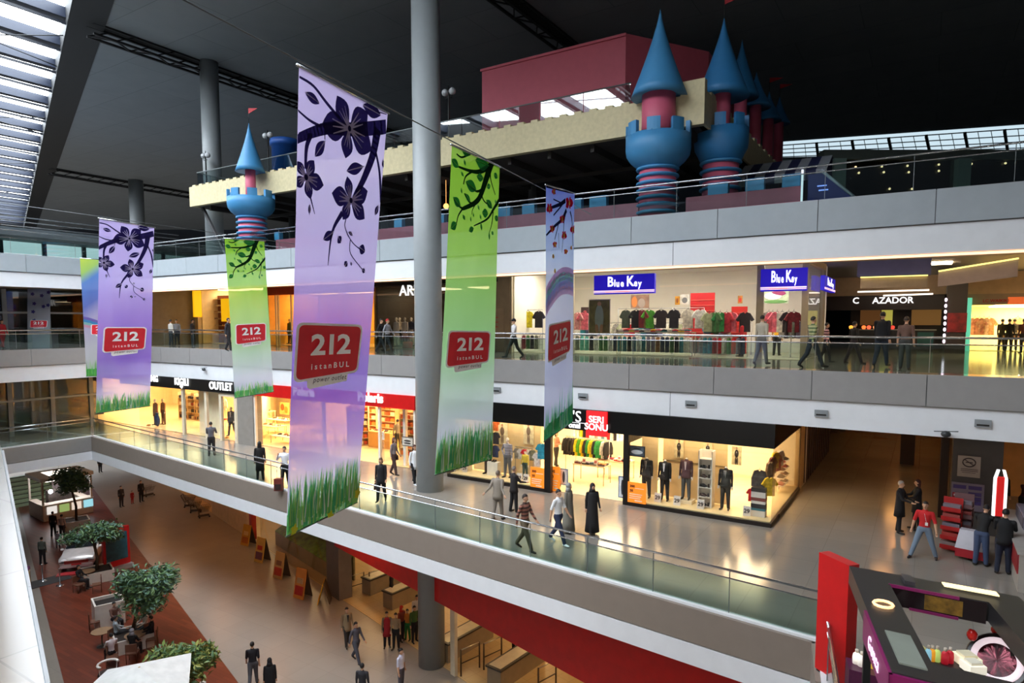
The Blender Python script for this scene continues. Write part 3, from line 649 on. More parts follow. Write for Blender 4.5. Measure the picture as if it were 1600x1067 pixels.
# low pink parapet with blue merlons behind the glass balustrade
zp = 19.0; u1 = pf(1252, 300, .6)[0]; u0 = pf(432, 370, .6)[0]
ug0, ug1 = pf(1046, 330, .6)[0], pf(1072, 330, .6)[0]
for a, b, lab in ((u0, ug0-1.2, 'long low pink castle parapet behind the glass'), (ug1, u1, 'low pink castle parapet between corner tower and striped awning')):
    mb = MB(); mb.ubox(a, b, .55, .85, F3, zp); mb.build('castle_parapet', mat('#c0627a', .55), None, lab, 'parapet')
k = 0
px_l = [(430, 438), (486, 496), (575, 588), (618, 630), (686, 696), (781, 799), (818, 837), (900, 910), (923, 949), (1107, 1138), (1165, 1194), (1222, 1250)]
names = ['first', 'second', 'third', 'fourth', 'fifth', 'sixth', 'seventh', 'eighth', 'ninth', 'tenth', 'eleventh', 'twelfth']
for k, (a, b) in enumerate(px_l):
    ua, ub = pf(a, 320, .7)[0], pf(b, 320, .7)[0]
    MB().box(-(ub-ua)/2, (ub-ua)/2, -.12, .12, 0, .42).build('merlon_block', CBLUE, None, 'blue merlon block on the pink parapet, %s from the far small tower' % names[k], 'block', 'blue merlons', None, W((ua+ub)/2, .7, zp), TH)
# pink box behind the cream wall
uc = pf(978, 52, 5.5)[0]; ul = pf(753, 103, 5.5)[0]; zq = pf(978, 52, 5.5)[1]; zq2 = pf(753, 103, 5.5)[1]
mb = MB()
mb.hexa([W(ul, 5.5, zb+.35), W(uc, 5.5, zb+.35), W(uc+2.6, 9.5, zb+.35), W(uc+2.6, 15, zb+.35), W(ul, 15, zb+.35)], [W(ul, 5.5, zq), W(uc, 5.5, zq), W(uc+2.6, 9.5, zq), W(uc+2.6, 15, zq), W(ul, 15, zq)])
mb.ubox(ul-.05, uc+.03, 5.42, 5.5, zq-.12, zq)
mb.build('castle_keep', PINKD, None, 'large plain pink box rising behind the cream castle wall', 'building')
mb = MB(); p = atd(445, 225, 42); mb.lathe([(.8, -1.8), (.8, 1.6), (.9, 1.6), (.9, 2.0)], n=20); mb.build('play_turret', mat('#1d4f9c', .5), None, 'dark blue round turret behind the large purple banner edge', 'turret', None, None, Vector((p.x, p.y, zb+.35+1.8)))
# terrace glass
uG0 = uL+.2; uG1 = pf(985, 200, 1.75)[0]
t = thing('glass_balustrade', W(uG0, 1.75, zt), 'glass balustrade on top of the cream castle terrace', 'railing', TH); n = 14; L = uG1-uG0
for i in range(n):
    MB().box(L*i/n+.02, L*(i+1)/n-.02, 0, .015, 0, 1.0).build('glass_panel', glass_mat((.80, .86, .86), .9, .12), t)
MB().bar((0, 0, 1.02), (L, 0, 1.02), .03).build('handrail', mat('#7f8688', .4, .5), t)
t = thing('glass_balustrade', W(uG0, 1.75, zt), 'glass balustrade on the far end of the castle terrace', 'railing', TH)
MB().box(0, .015, 0, 6, 0, 1.0).build('glass_panel', glass_mat((.80, .86, .86), .9, .12), t); MB().bar((0, 0, 1.02), (0, 6, 1.02), .03).build('handrail', mat('#7f8688', .4, .5), t)
def lamppost(px, py, v, lab):
    uu, zz = pf(px, py, v); h = zz-zb-.35
    t = thing('street_lamp', W(uu, v, zb+.35), lab, 'lamp', TH)
    MB().lathe([(.09, 0), (.09, .15), (.045, .3), (.04, h-.3), (.06, h-.25), (.02, h+.1)], n=10).build('pole', BLACK, t)
    for s in (-1, 1):
        MB().tube([(0, 0, h-.45), (s*.18, 0, h-.5), (s*.22, 0, h-.35)], .018).build('bracket', BLACK, t)
        MB().ball((s*.22, 0, h-.2), .17).build('globe', mat('#b9bcc0', .3), t)
lamppost(701, 137, 2.6, 'double globe street lamp on the terrace beside the pink box')
lamppost(418, 206, 2.6, 'double globe street lamp on the terrace behind the far blue cone')
lamppost(321, 238, 2.6, 'double globe street lamp at the end of the terrace by the round column')
# striped awning stalls and dark tent
STR1, STR2 = mat('#9fa4ae', .7), mat('#1c2350', .7)
for (u0_, u1_, v, lab) in ((pf(1150, 260, 6)[0], pf(1292, 260, 6)[0], 6., 'blue and white striped awning behind the pink parapet'),):
    t = thing('striped_awning', W(u0_, v, F3), lab, 'awning', TH); n = 9; L = u1_-u0_
    for s in range(n):
        mb = MB(); a, b = L*s/n, L*(s+1)/n
        mb.hexa([(a, 0, 2.2), (b, 0, 2.2), (b, 1.6, 3.05), (a, 1.6, 3.05)], [(a, 0, 2.24), (b, 0, 2.24), (b, 1.6, 3.09), (a, 1.6, 3.09)]); mb.box(a, b, -.02, .01, 1.85, 2.23)
        mb.build('stripe', STR1 if s % 2 == 0 else STR2, t)
    for a in (.1, L/2, L-.1): MB().bar((a, .1, 0), (a, .1, 2.2), .04).build('post', BLACK, t)
    MB().box(0, L, 1.6, 1.7, 0, 3.05).build('panel', mat('#12163a', .7), t)
p = atd(1248, 285, 33); MB().lathe([(.9, 0), (.8, 1.4), (.02, 3.0)], n=10).build('pointed_tent', mat('#14161c', .8), None, 'small dark pointed tent behind the striped awning', 'tent', None, None, Vector((p.x, p.y, F3)))
up = pf(1252.5, 300, .35)[0]; MB().box(-.03, .03, -.03, .03, 0, 1.1).build('balustrade_post', glow('#e8f0ff', .9), None, 'bright white upright post at the end of the pink parapet', 'post', None, None, W(up, .4, F3), TH)
# escalator side behind the glass
uE = pf(1262, 300, 2.)[0]
t = thing('escalator', W(uE, 2, F3), 'dark blue lit escalator side by the striped awning', 'escalator', TH)
mb = MB(); mb.hexa([(0, 0, 0), (1.7, 0, 0), (.5, 0, 1.25), (0, 0, 1.25)], [(0, .1, 0), (1.7, .1, 0), (.5, .1, 1.25), (0, .1, 1.25)]); mb.build('side_panel', mat('#1a1f66', .3), t)
mb = MB().bar((.4, -.02, 1.35), (1.75, -.02, 0.05), .05); mb.build('handrail', mat('#8f98a4', .3), t)
MB().box(.3, .6, -.03, 0, .8, .84).box(.35, .65, -.03, 0, .65, .69).build('light', glow('#8fa8ff', 1.), t)
# dark glazed hall at the back of the third floor
a, b = Vector((17.5, 36, 0)), Vector((36, 36, 0)); topz = 18.38+4.9
mb = MB(); mb.box(17.0, 40, 36.5, 36.7, F3, topz); struct(mb, 'wall_back', mat('#2a2320', .4))
mb = MB(); mb.box(16.8, 40, 36.0, 36.7, topz, topz+.5); struct(mb, 'beam', mat('#5b6460', .6))
for x in (17.6, 24.3, 31):
    mb = MB().box(x-.33, x+.33, 35.8, 36.5, F3, topz); struct(mb, 'pillar', mat('#7f9a94', .5))
mb = MB().box(17.9, 40, 36.2, 36.22, F3, topz); struct(mb, 'window_5', glass_mat((.5, .5, .48), .8, .0))
for i, (px, py) in enumerate(((1337, 261), (1342, 270), (1378, 260), (1381, 269), (1418, 259), (1420, 269), (1467, 257), (1467, 267), (1390, 295), (1425, 295), (1518, 256), (1515, 267), (1571, 255))):
    p = atd(px, py, 36.4); MB().ball((0, 0, 0), .06).build('spotlight', glow('#ffe0b0', 6.), None, 'tiny spotlight glowing in the dark glazed hall, %s from the striped awning' % (names+['thirteenth'])[i], 'lamp', 'spotlights of the dark hall', None, p)
# ================================================================== HANGING BANNERS
def cloth_mat(stops, clear=.16, diag=None):
    m = bpy.data.materials.new('banner_cloth'); m.use_nodes = True; nt = m.node_tree; nt.nodes.clear()
    o = nt.nodes.new('ShaderNodeOutputMaterial'); uvn = nt.nodes.new('ShaderNodeUVMap'); uvn.uv_map = 'UVMap'
    sp = nt.nodes.new('ShaderNodeSeparateXYZ'); nt.links.new(uvn.outputs[0], sp.inputs[0])
    r = nt.nodes.new('ShaderNodeValToRGB'); src = sp.outputs['Y']
    if diag:
        ma = nt.nodes.new('ShaderNodeMath'); ma.operation = 'MULTIPLY_ADD'; ma.inputs[1].default_value = diag; nt.links.new(sp.outputs['X'], ma.inputs[0]); nt.links.new(sp.outputs['Y'], ma.inputs[2]); src = ma.outputs[0]
    nt.links.new(src, r.inputs[0]); cr = r.color_ramp
    while len(cr.elements) < len(stops): cr.elements.new(.5)
    for e, (p, c) in zip(cr.elements, stops): e.position = p; e.color = (*lin(c), 1)
    n = nt.nodes.new('ShaderNodeTexNoise'); n.inputs['Scale'].default_value = 2.2; nt.links.new(uvn.outputs[0], n.inputs['Vector'])
    mx = nt.nodes.new('ShaderNodeMixRGB'); mx.blend_type = 'SOFT_LIGHT'; mx.inputs[0].default_value = .25; nt.links.new(r.outputs[0], mx.inputs[1]); nt.links.new(n.outputs['Fac'], mx.inputs[2])
    d = nt.nodes.new('ShaderNodeBsdfDiffuse'); t = nt.nodes.new('ShaderNodeBsdfTranslucent'); tr = nt.nodes.new('ShaderNodeBsdfTransparent')
    for x in (d, t): nt.links.new(mx.outputs[0], x.inputs['Color'])
    a = nt.nodes.new('ShaderNodeMixShader'); a.inputs[0].default_value = .42; nt.links.new(d.outputs[0], a.inputs[1]); nt.links.new(t.outputs[0], a.inputs[2])
    b = nt.nodes.new('ShaderNodeMixShader'); b.inputs[0].default_value = clear; nt.links.new(a.outputs[0], b.inputs[1]); nt.links.new(tr.outputs[0], b.inputs[2])
    nt.links.new(b.outputs[0], o.inputs[0]); return m
def pmat(col):
    k = ('print', col)
    if k in _M: return _M[k]
    m = bpy.data.materials.new('banner_print'); m.use_nodes = True; nt = m.node_tree; nt.nodes.clear(); o = nt.nodes.new('ShaderNodeOutputMaterial'); g = nt.nodes.new('ShaderNodeNewGeometry')
    n = nt.nodes.new('ShaderNodeTexNoise'); n.inputs['Scale'].default_value = 6; nt.links.new(g.outputs['Position'], n.inputs['Vector']); r = nt.nodes.new('ShaderNodeValToRGB'); c = lin(col)
    r.color_ramp.elements[0].color = (*[x*.93 for x in c], 1); r.color_ramp.elements[1].color = (*[min(1, x*1.07) for x in c], 1); nt.links.new(n.outputs['Fac'], r.inputs[0])
    d = nt.nodes.new('ShaderNodeBsdfDiffuse'); t = nt.nodes.new('ShaderNodeBsdfTranslucent'); a = nt.nodes.new('ShaderNodeMixShader'); a.inputs[0].default_value = .5
    for x in (d, t): nt.links.new(r.outputs[0], x.inputs['Color'])
    nt.links.new(d.outputs[0], a.inputs[1]); nt.links.new(t.outputs[0], a.inputs[2]); nt.links.new(a.outputs[0], o.inputs[0]); _M[k] = m
    return m
class Banner:
    def __init__(s, corners, dl, dr, label, mat_, group=None):
        (tl, tr, br, bl) = corners
        s.tl, s.bl = atd(*tl, dl), atd(*bl, dl); s.tr, s.br = atd(*tr, dr), atd(*br, dr)
        s.n = (s.tr-s.tl).cross(s.bl-s.tl).normalized()
        if s.n.y > 0: s.n = -s.n
        s.Wd = (s.tr-s.tl).length; s.H = (s.bl-s.tl).length
        s.t = thing('hanging_banner', (s.tl+s.tr)/2, label, 'banner', 0, group); s.inv = Matrix.Translation(-s.t.location)
        nx, ny = 10, 48; vs, uvs = [], []
        for j in range(ny+1):
            for i in range(nx+1): vs.append(s.P(i/nx, j/ny)-s.t.location); uvs.append((i/nx, j/ny))
        fs = [(j*(nx+1)+i, j*(nx+1)+i+1, (j+1)*(nx+1)+i+1, (j+1)*(nx+1)+i) for j in range(ny) for i in range(nx)]
        me = bpy.data.meshes.new('cloth'); me.from_pydata([tuple(v) for v in vs], [], fs); ul = me.uv_layers.new(name='UVMap')
        for lp in me.loops: ul.data[lp.index].uv = uvs[lp.vertex_index]
        me.materials.append(mat_); me.polygons.foreach_set('use_smooth', [True]*len(fs)); o = bpy.data.objects.new('cloth', me); C.objects.link(o); o.parent = s.t
        d = (s.tr-s.tl).normalized()
        MB().bar(s.tl-d*.04+Vector((0, 0, .02)), s.tr+d*.04+Vector((0, 0, .02)), .022, 8, 0, None, s.inv).build('top_rod', STEEL, s.t)
        MB().bar(s.bl-d*.02, s.br+d*.02, .015, 8, 0, None, s.inv).build('bottom_rod', mat('#39503c', .5), s.t)
    def P(s, a, b, off=0.):
        p = s.tl.lerp(s.tr, a).lerp(s.bl.lerp(s.br, a), b)
        return p+s.n*(off+.014*math.sin(a*5+b*4)*min(1, b*3)+.004*math.sin(a*17+b*3))
    def st(s, px, py):                                  # where a sight line meets the cloth
        a, b = .5, .5
        d = ray(px, py).normalized(); c = Vector((0, 0, CZ))
        for _ in range(12):
            p = s.tl.lerp(s.tr, a).lerp(s.bl.lerp(s.br, a), b)
            ea = (s.tr-s.tl).lerp(s.br-s.bl, b); eb = (s.bl-s.tl).lerp(s.br-s.tr, a); n = ea.cross(eb)
            q = c+d*((p-c).dot(n)/d.dot(n)); r = q-p
            A = np.array([[ea.dot(ea), ea.dot(eb)], [ea.dot(eb), eb.dot(eb)]]); x = np.linalg.solve(A, [r.dot(ea), r.dot(eb)]); a += x[0]; b += x[1]
        return a, b
    def poly(s, mb, pts, off=.006, m=0, clip=True):     # pts in (a, b)
        if clip: pts = [(min(1, max(0, a)), min(1, max(0, b))) for a, b in pts]
        c = (sum(p[0] for p in pts)/len(pts), sum(p[1] for p in pts)/len(pts))
        vs = [s.P(*c, off)]+[s.P(a, b, off) for a, b in pts]; n = len(pts)
        mb.add(vs, [(0, 1+i, 1+(i+1) % n) for i in range(n)], m, False, s.inv)
    def stroke(s, mb, pts, w0, w1, off=.006, m=0):
        k = s.H/s.Wd; n = len(pts)
        for i in range(n-1):
            (a0, b0), (a1, b1) = pts[i], pts[i+1]; dx, dy = (a1-a0), (b1-b0)*k; L = math.hypot(dx, dy) or 1
            nx, ny = -dy/L, dx/L; wa = w0+(w1-w0)*i/(n-1); wb = w0+(w1-w0)*(i+1)/(n-1); e = .35*wa; ex, ey = dx/L*e, dy/L*e
            s.poly(mb, [(a0-ex+nx*wa, b0+(-ey+ny*wa)/k), (a1+nx*wb, b1+ny*wb/k), (a1-nx*wb, b1-ny*wb/k), (a0-ex-nx*wa, b0+(-ey-ny*wa)/k)], off, m)
def curve(pts, n=5):
    out = []
    for i in range(len(pts)-1):
        p0, p1, p2, p3 = pts[max(i-1, 0)], pts[i], pts[i+1], pts[min(i+2, len(pts)-1)]
        for j in range(n):
            t = j/n; out.append(tuple(.5*((2*p1[k])+(-p0[k]+p2[k])*t+(2*p0[k]-5*p1[k]+4*p2[k]-p3[k])*t*t+(-p0[k]+3*p1[k]-3*p2[k]+p3[k])*t**3) for k in (0, 1)))
    out.append(pts[-1]); return out
def leafpoly(a, b, k, fat=.3, n=9, sharp=1.):
    dx, dy = b[0]-a[0], (b[1]-a[1])*k; out = []
    for sgn, rng in ((1, range(n)), (-1, range(n, -1, -1))):
        for i in rng:
            t = i/n; w_ = fat*math.sin(math.pi*t**sharp)*(1 if 0 < t < 1 else 0)
            out.append((a[0]+dx*t-dy*w_*sgn, a[1]+(dy*t+dx*w_*sgn)/k))
    return out
def flower(B, mb, c, tips, fat=.30):
    k = B.H/B.Wd
    for t in tips:
        B.poly(mb, leafpoly(c, t, k, fat, 9, 1.25), .006, 0)
        for f in (-.16, 0, .16):
            e = (c[0]+(t[0]-c[0])*.62-(t[1]-c[1])*k*f, c[1]+(t[1]-c[1])*.62+(t[0]-c[0])*f/k); B.stroke(mb, [c, ((c[0]+e[0])/2, (c[1]+e[1])/2), e], .010, .003, .010, 1)
    r = .035; B.poly(mb, [(c[0]+r*math.cos(x*.7), c[1]+r*math.sin(x*.7)/k) for x in range(9)], .012, 1); B.poly(mb, [(c[0]+r*.6*math.cos(x*.7), c[1]+r*.6*math.sin(x*.7)/k) for x in range(9)], .015, 0)
def grass(B, seed, h0, h1, n=110, greens=('#7ed07a', '#b2e08a', '#62c48c', '#f6fff0')):
    rnd = random.Random(seed); mb = MB()
    B.poly(mb, [(0, 1-h0*.45)]+[(i/12, 1-(h0+(h1-h0)*i/12)*(.45+.1*rnd.random())) for i in range(1, 12)]+[(1, 1-h1*.5), (1, 1), (0, 1)], .004, 0)
    for i in range(n):
        a = rnd.random(); h = (h0+(h1-h0)*a)*rnd.uniform(.55, 1.1); w_ = rnd.uniform(.006, .015); le = rnd.uniform(-.05, .05); b0 = 1-rnd.uniform(0, .3)*h
        B.poly(mb, [(a-w_, b0), (a-w_*.6+le*.4, b0-h*.55), (a+le, max(b0-h, 1-1.15*max(h0, h1))), (a+w_*.6+le*.4, b0-h*.5), (a+w_, b0)], .007+(.0002*i)*110/n, rnd.choice((0, 1, 1, 2, 2, 3)))
    mb.build('grass_print', [pmat(c) for c in greens], B.t)
def logo(B, c, w_, yf=.62):
    """red rounded plate: 212 istanbul, power outlet below; w_ = share of the banner width"""
    k = B.H/B.Wd
    def Q(x, y): return (c[0]+x*w_, c[1]+y*w_/k*yf)        # x, y in plate widths
    def plate(m, g, r, off, mb):
        pts = []; hw, ht, hb = .5+g, -.36-g, .36+g
        for (cx_, cy_, a0) in ((hw-r, ht+r, -90), (hw-.03-r, hb-.035-r, 0), (-hw+r, hb+.02-r, 90), (-hw+.02+r, ht+r-.01, 180)):
            for j in range(5): t = math.radians(a0+90*j/4); pts.append(Q(cx_+r*math.cos(t), cy_+r*math.sin(t)))
        B.poly(mb, pts, off, m)
    mb = MB(); plate(0, .035, .09, .022, mb)
    B.poly(mb, [Q(-.33, .33), Q(.33, .30), Q(.31, .47), Q(-.28, .53), Q(-.32, .5)], .021, 0)
    mb.build('logo_border', mat('#fdfbff', .7), B.t); mb = MB(); plate(0, 0., .075, .028, mb); mb.build('logo_plate', mat('#dc2434', .7), B.t)
    def word(body, size, x, y, off, m, sp=1., shear=0., bold=0., sx=1.):
        t = MB().text(body, size, Matrix.Identity(4), 0, 0, bold, shear, sx, 'CENTER', sp)
        # keep only the front skin of the letters
        o = MB(); 
        o.add([B.P(*Q(x+v[0], y-v[1]), off) for v in t.v], t.f, 0, False, B.inv); return o
    word('212', .40, 0., -.08, .058, 0, .92, 0, .012, 1.12).build('logo_digits', mat('#ffffff', .7), B.t)
    word('istanBUL', .115, 0., .215, .058, 0, 1.55, 0, .002, .95).build('logo_word', mat('#ffffff', .7), B.t)
    word('power outlet', .105, 0., .405, .058, 0, 1.15, .25, .0, .82).build('tagline', pmat('#4c3f52'), B.t)
INK = [pmat('#2a2352'), pmat('#cfc4ea')]
P_ST = [(0, '#cdbfee'), (.25, '#cfc4f0'), (.42, '#c2aee6'), (.52, '#9f80d2'), (.70, '#8868c6'), (.80, '#a98fd8'), (.88, '#d3c9ec'), (1, '#dcdcf0')]
B1 = Banner([(467, 105), (606, 178), (557, 785), (448, 838)], 9.5, 11.5, 'largest purple banner with dark flowers and grass at its hem', cloth_mat(P_ST, .09))
def z17(x, y): return (440+x/3.05, 100+y/3.05)
A = lambda x, y: B1.st(*z17(x, y))
purple = dict(
    flowers=[(A(320, 308), [A(262, 150), A(410, 232), A(428, 412), A(303, 450), A(190, 288)], .33), (A(330, 650), [A(312, 535), A(410, 605), A(396, 738), A(292, 742), A(236, 615)], .30), (A(110, 540), [A(152, 460), A(198, 578), A(135, 645), A(58, 578), A(66, 462)], .30)],
    strokes=[([A(68, 358), A(140, 328), A(230, 305), A(340, 312), A(500, 300)], .028, .055), ([A(85, 62), A(150, 105), A(210, 180), A(275, 262)], .008, .014), ([A(75, 220), A(130, 268), A(190, 300)], .006, .012),
             ([A(455, 320), A(435, 430), A(395, 540), A(358, 615)], .05, .022), ([A(288, 712), A(240, 800), A(220, 960)], .022, .003), ([A(135, 340), A(115, 400), A(110, 500)], .022, .012),
             ([A(450, 425), A(468, 520), A(475, 660)], .012, .016), ([A(308, 740), A(305, 780), A(340, 850), A(390, 895)], .006, .004), ([A(330, 840), A(332, 905), A(390, 985)], .005, .004), ([A(135, 640), A(155, 715)], .008, .003),
             ([A(410, 215), A(500, 240)], .006, .003), ([A(205, 310), A(205, 360)], .004, .004)],
    leaves=[(A(108, 135), A(180, 190), .22), (A(385, 195), A(472, 245), .24), (A(205, 365), A(155, 442), .24), (A(390, 488), A(308, 510), .2), (A(245, 800), A(195, 838), .25), (A(130, 665), A(127, 718), .2), (A(462, 672), A(445, 722), .25),
            (A(482, 455), A(490, 500), .3), (A(320, 798), A(342, 818), .2), (A(268, 822), A(285, 852), .55), (A(370, 872), A(398, 895), .45), (A(302, 965), A(316, 940), .45), (A(332, 940), A(336, 962), .3), (A(383, 978), A(398, 992), .4)])
def purple_art(B):
    mb = MB()
    for s, w0, w1 in purple['strokes']: B.stroke(mb, curve(s), w0, w1, .004, 0)
    for a, b, f in purple['leaves']: B.poly(mb, leafpoly(a, b, B.H/B.Wd, f), .006, 0); B.stroke(mb, [a, ((a[0]+b[0])/2, (a[1]+b[1])/2), b], .006, .002, .010, 1)
    for c, t, f in purple['flowers']: flower(B, mb, c, t, f)
    mb.build('flower_print', INK, B.t)
purple_art(B1); grass(B1, 3, .105, .115, 380)
c = B1.st(514, 548); logo(B1, (c[0], c[1]+.0), .80)
for (x, y) in ((457, 828), (554, 770), (512, 806)):
    a, b = B1.st(x, y); mb = MB()
    for i in range(5): t = i*1.257; B1.poly(mb, leafpoly((a, b), (a+.05*math.cos(t), b+.05*math.sin(t)*B1.Wd/B1.H), B1.H/B1.Wd, .35), .05, 0)
    mb.build('daisy_print', pmat('#e8dc4a'), B1.t)
B2 = Banner([(155, 342), (241, 356), (234, 634), (150, 646)], 23.4, 25.2, 'small purple flowered banner hanging over the far corner of the void', cloth_mat([(0, '#c8b8ee'), (.3, '#c0aee8'), (.5, '#a385d6'), (.72, '#8a66c6'), (.82, '#a98fd8'), (.9, '#d5ccee'), (1, '#dcdcf0')], .12))
purple_art(B2); grass(B2, 4, .085, .085, 160); c = B2.st(195, 530); logo(B2, c, .76, .74)
G_ST = [(0, '#93cc3c'), (.3, '#a0d855'), (.45, '#a4dc84'), (.62, '#a9dca0'), (.75, '#c4dfcd'), (.88, '#d4dcea'), (1, '#d4d8f0')]
G1 = Banner([(706, 228), (781, 262), (767, 717), (680, 742)], 13.5, 15.25, 'large green leafy banner beside the round grey column', cloth_mat(G_ST, .10))
def z18(x, y): return (680+x/4.85, 220+y/4.85)
A = lambda x, y: G1.st(*z18(x, y))
green = dict(
    strokes=[([A(425, 160), A(385, 290), A(340, 420), A(290, 475), A(205, 515)], .055, .02), ([A(410, 195), A(340, 232), A(270, 230), A(170, 195)], .035, .01), ([A(275, 235), A(230, 270), A(212, 330)], .012, .008), ([A(355, 370), A(310, 382), A(250, 340)], .018, .008),
             ([A(205, 515), A(160, 480), A(135, 440)], .014, .005), ([A(205, 515), A(170, 570), A(155, 640)], .012, .006), ([A(350, 400), A(370, 455), A(430, 510)], .012, .006), ([A(415, 215), A(420, 300), A(455, 410)], .014, .006),
             ([A(485, 450), A(440, 520), A(390, 595), A(290, 645)], .025, .006), ([A(440, 520), A(430, 620), A(410, 700)], .012, .004), ([A(310, 470), A(280, 520), A(275, 560)], .008, .004), ([A(160, 100), A(200, 125), A(265, 100)], .008, .012), ([A(220, 400), A(250, 460), A(290, 475)], .008, .01)],
    leaves=[(A(300, 145), A(405, 190), .28), (A(120, 140), A(175, 200), .3), (A(200, 75), A(262, 105), .25), (A(310, 270), A(365, 285), .3), (A(228, 310), A(310, 375), .28), (A(130, 428), A(190, 500), .28), (A(225, 400), A(262, 465), .25), (A(385, 448), A(432, 512), .28),
            (A(355, 545), A(400, 552), .4), (A(110, 665), A(158, 622), .35), (A(250, 682), A(290, 662), .3), (A(205, 560), A(222, 600), .3), (A(320, 485), A(335, 525), .25), (A(345, 620), A(355, 680), .22), (A(408, 690), A(410, 750), .2), (A(440, 250), A(472, 280), .35),
            (A(452, 448), A(462, 475), .4), (A(450, 575), A(478, 600), .4), (A(390, 355), A(415, 335), .4), (A(192, 360), A(200, 400), .25), (A(192, 235), A(215, 270), .25), (A(215, 140), A(230, 190), .25), (A(262, 580), A(268, 612), .25), (A(282, 545), A(290, 580), .25), (A(425, 690), A(442, 708), .4), (A(338, 560), A(350, 595), .3)])
GI = [pmat('#15301c'), pmat('#2f7f46'), pmat('#5fae4e')]
def green_art(B):
    mb = MB(); k = B.H/B.Wd
    for s, w0, w1 in green['strokes']: B.stroke(mb, curve(s), w0, w1, .006, 0)
    for i, (a, b, f) in enumerate(green['leaves']):
        B.poly(mb, leafpoly(a, b, k, f), .009, 1); B.stroke(mb, [a, b], .008, .003, .012, 2)
    mb.build('leaf_print', GI, B.t)
green_art(G1); grass(G1, 5, .115, .125, 380); c = G1.st(732, 544); logo(G1, c, .78)
G2 = Banner([(351, 373), (413, 377), (427, 612), (367, 622)], 28., 29.6, 'small green leafy banner over the far walkway', cloth_mat(G_ST, .10)); green_art(G2); grass(G2, 6, .08, .08, 80); c = G2.st(392, 521); logo(G2, c, .76, .74)
BL = Banner([(853, 290), (898, 303), (893, 660), (850, 690)], 17.4, 19.5, 'narrow pale blue banner with small red blossoms', cloth_mat([(0, '#6f7fd8'), (.12, '#8fa6e6'), (.28, '#b4c8f0'), (.4, '#ccd4f0'), (.7, '#c3c9ea'), (1, '#ccd0ec')], .10))
def z19(x, y): return (840+x/5.93, 280+y/5.93)
A = lambda x, y: BL.st(*z19(x, y)); mb = MB(); k = BL.H/BL.Wd
for s, w0, w1 in (([A(255, 200), A(210, 230), A(140, 258), A(110, 262)], .03, .012), ([A(250, 205), A(190, 280), A(145, 335)], .012, .01), ([A(265, 290), A(225, 370), A(150, 440), A(75, 520)], .03, .012), ([A(190, 410), A(170, 500), A(155, 560)], .012, .006), ([A(265, 290), A(245, 400), A(240, 500), A(225, 680)], .014, .005), ([A(300, 300), A(320, 400), A(328, 620)], .018, .008), ([A(145, 185), A(215, 220)], .008, .008), ([A(80, 70), A(160, 90), A(330, 130)], .01, .01), ([A(190, 500), A(195, 640)], .006, .004)): BL.stroke(mb, curve(s), w0, w1, .006, 0)
for i, (x, y, r) in enumerate(((290, 220, 48), (105, 270, 40), (148, 115, 26), (225, 370, 34), (130, 460, 32), (245, 520, 34), (325, 465, 34), (155, 605, 26), (262, 670, 22), (140, 715, 14), (312, 635, 14), (155, 850, 10))):
    for j in range(5): t = j*1.257+.3*i; BL.poly(mb, leafpoly(A(x, y), A(x+r*math.cos(t)*.8, y+r*math.sin(t)*1.3), k, .32), .009+.0004*j, 1)
    a = A(x, y); BL.poly(mb, [(a[0]+.03*math.cos(q), a[1]+.03*math.sin(q)/k) for q in range(6)], .014, 2)
mb.build('blossom_print', [pmat('#1b1f3a'), pmat('#c81f34'), pmat('#e8c860')], BL.t)
mb = MB()
for i, col in enumerate(range(5)):
    pts = [(x/10, .33+.02*i+.14*(1-math.sin(math.pi*(.15+.5*x/10)))) for x in range(11)]; BL.stroke(mb, pts, .05, .05, .004, i)
mb.build('rainbow_print', [pmat(c) for c in ('#d8b4d8', '#a8dcd4', '#b8c8ec', '#c8c0e8', '#d8bcd8')], BL.t)
grass(BL, 8, .10, .17, 80, ('#52bc78', '#86dc96', '#4ebc98', '#dcf6e4')); c = BL.st(873.5, 531); logo(BL, c, .78, .7)
BB = Banner([(125, 404), (173, 407), (180, 587), (135, 588)], 37.4, 38.6, 'blue and green banner half hidden behind the small purple one', cloth_mat([(0, '#c4d850'), (.13, '#a8cc68'), (.22, '#5f8ad0'), (.42, '#6f80cc'), (.56, '#c0b8dc'), (.8, '#d0d4e0'), (1, '#d0d8d8')], .06, .18))
mb = MB()
for i in range(4): BB.stroke(mb, [(x/8, .50+.022*i+.10*(x/8)**1.5) for x in range(9)], .05, .05, .006, i)
mb.build('rainbow_print', [pmat(c) for c in ('#8a7cc8', '#58a8d8', '#a0d8d0', '#d8a8c0')], BB.t); grass(BB, 9, .13, .13, 60, ('#66c462', '#8cdc74', '#72cc78', '#b0ec9c')); c = BB.st(160, 515); logo(BB, c, .74)
BREFL = Banner([(43, 440), (79, 441), (78, 546), (43, 546)], 40.2, 40.5, 'faint reflection of a blossom banner, modelled as cloth behind the far middle balustrade', cloth_mat([(0, '#8ea0dc'), (.3, '#b4c0dc'), (.5, '#c0c4d4'), (1, '#a8b8c0')], .2))  # a mirrored banner image, put in as pale cloth
mb = MB()
for (a, b) in ((.22, .18), (.62, .2), (.92, .15), (.3, .32), (.9, .34), (.7, .36), (.25, .44), (.3, .57), (.55, .05)):
    for j in range(5): t = j*1.257; BREFL.poly(mb, leafpoly((a, b), (a+.1*math.cos(t), b+.1*math.sin(t)*BREFL.Wd/BREFL.H), BREFL.H/BREFL.Wd, .35), .02, 0)
mb.build('blossom_print', pmat('#4a4488'), BREFL.t); logo(BREFL, (.5, .62), .74)
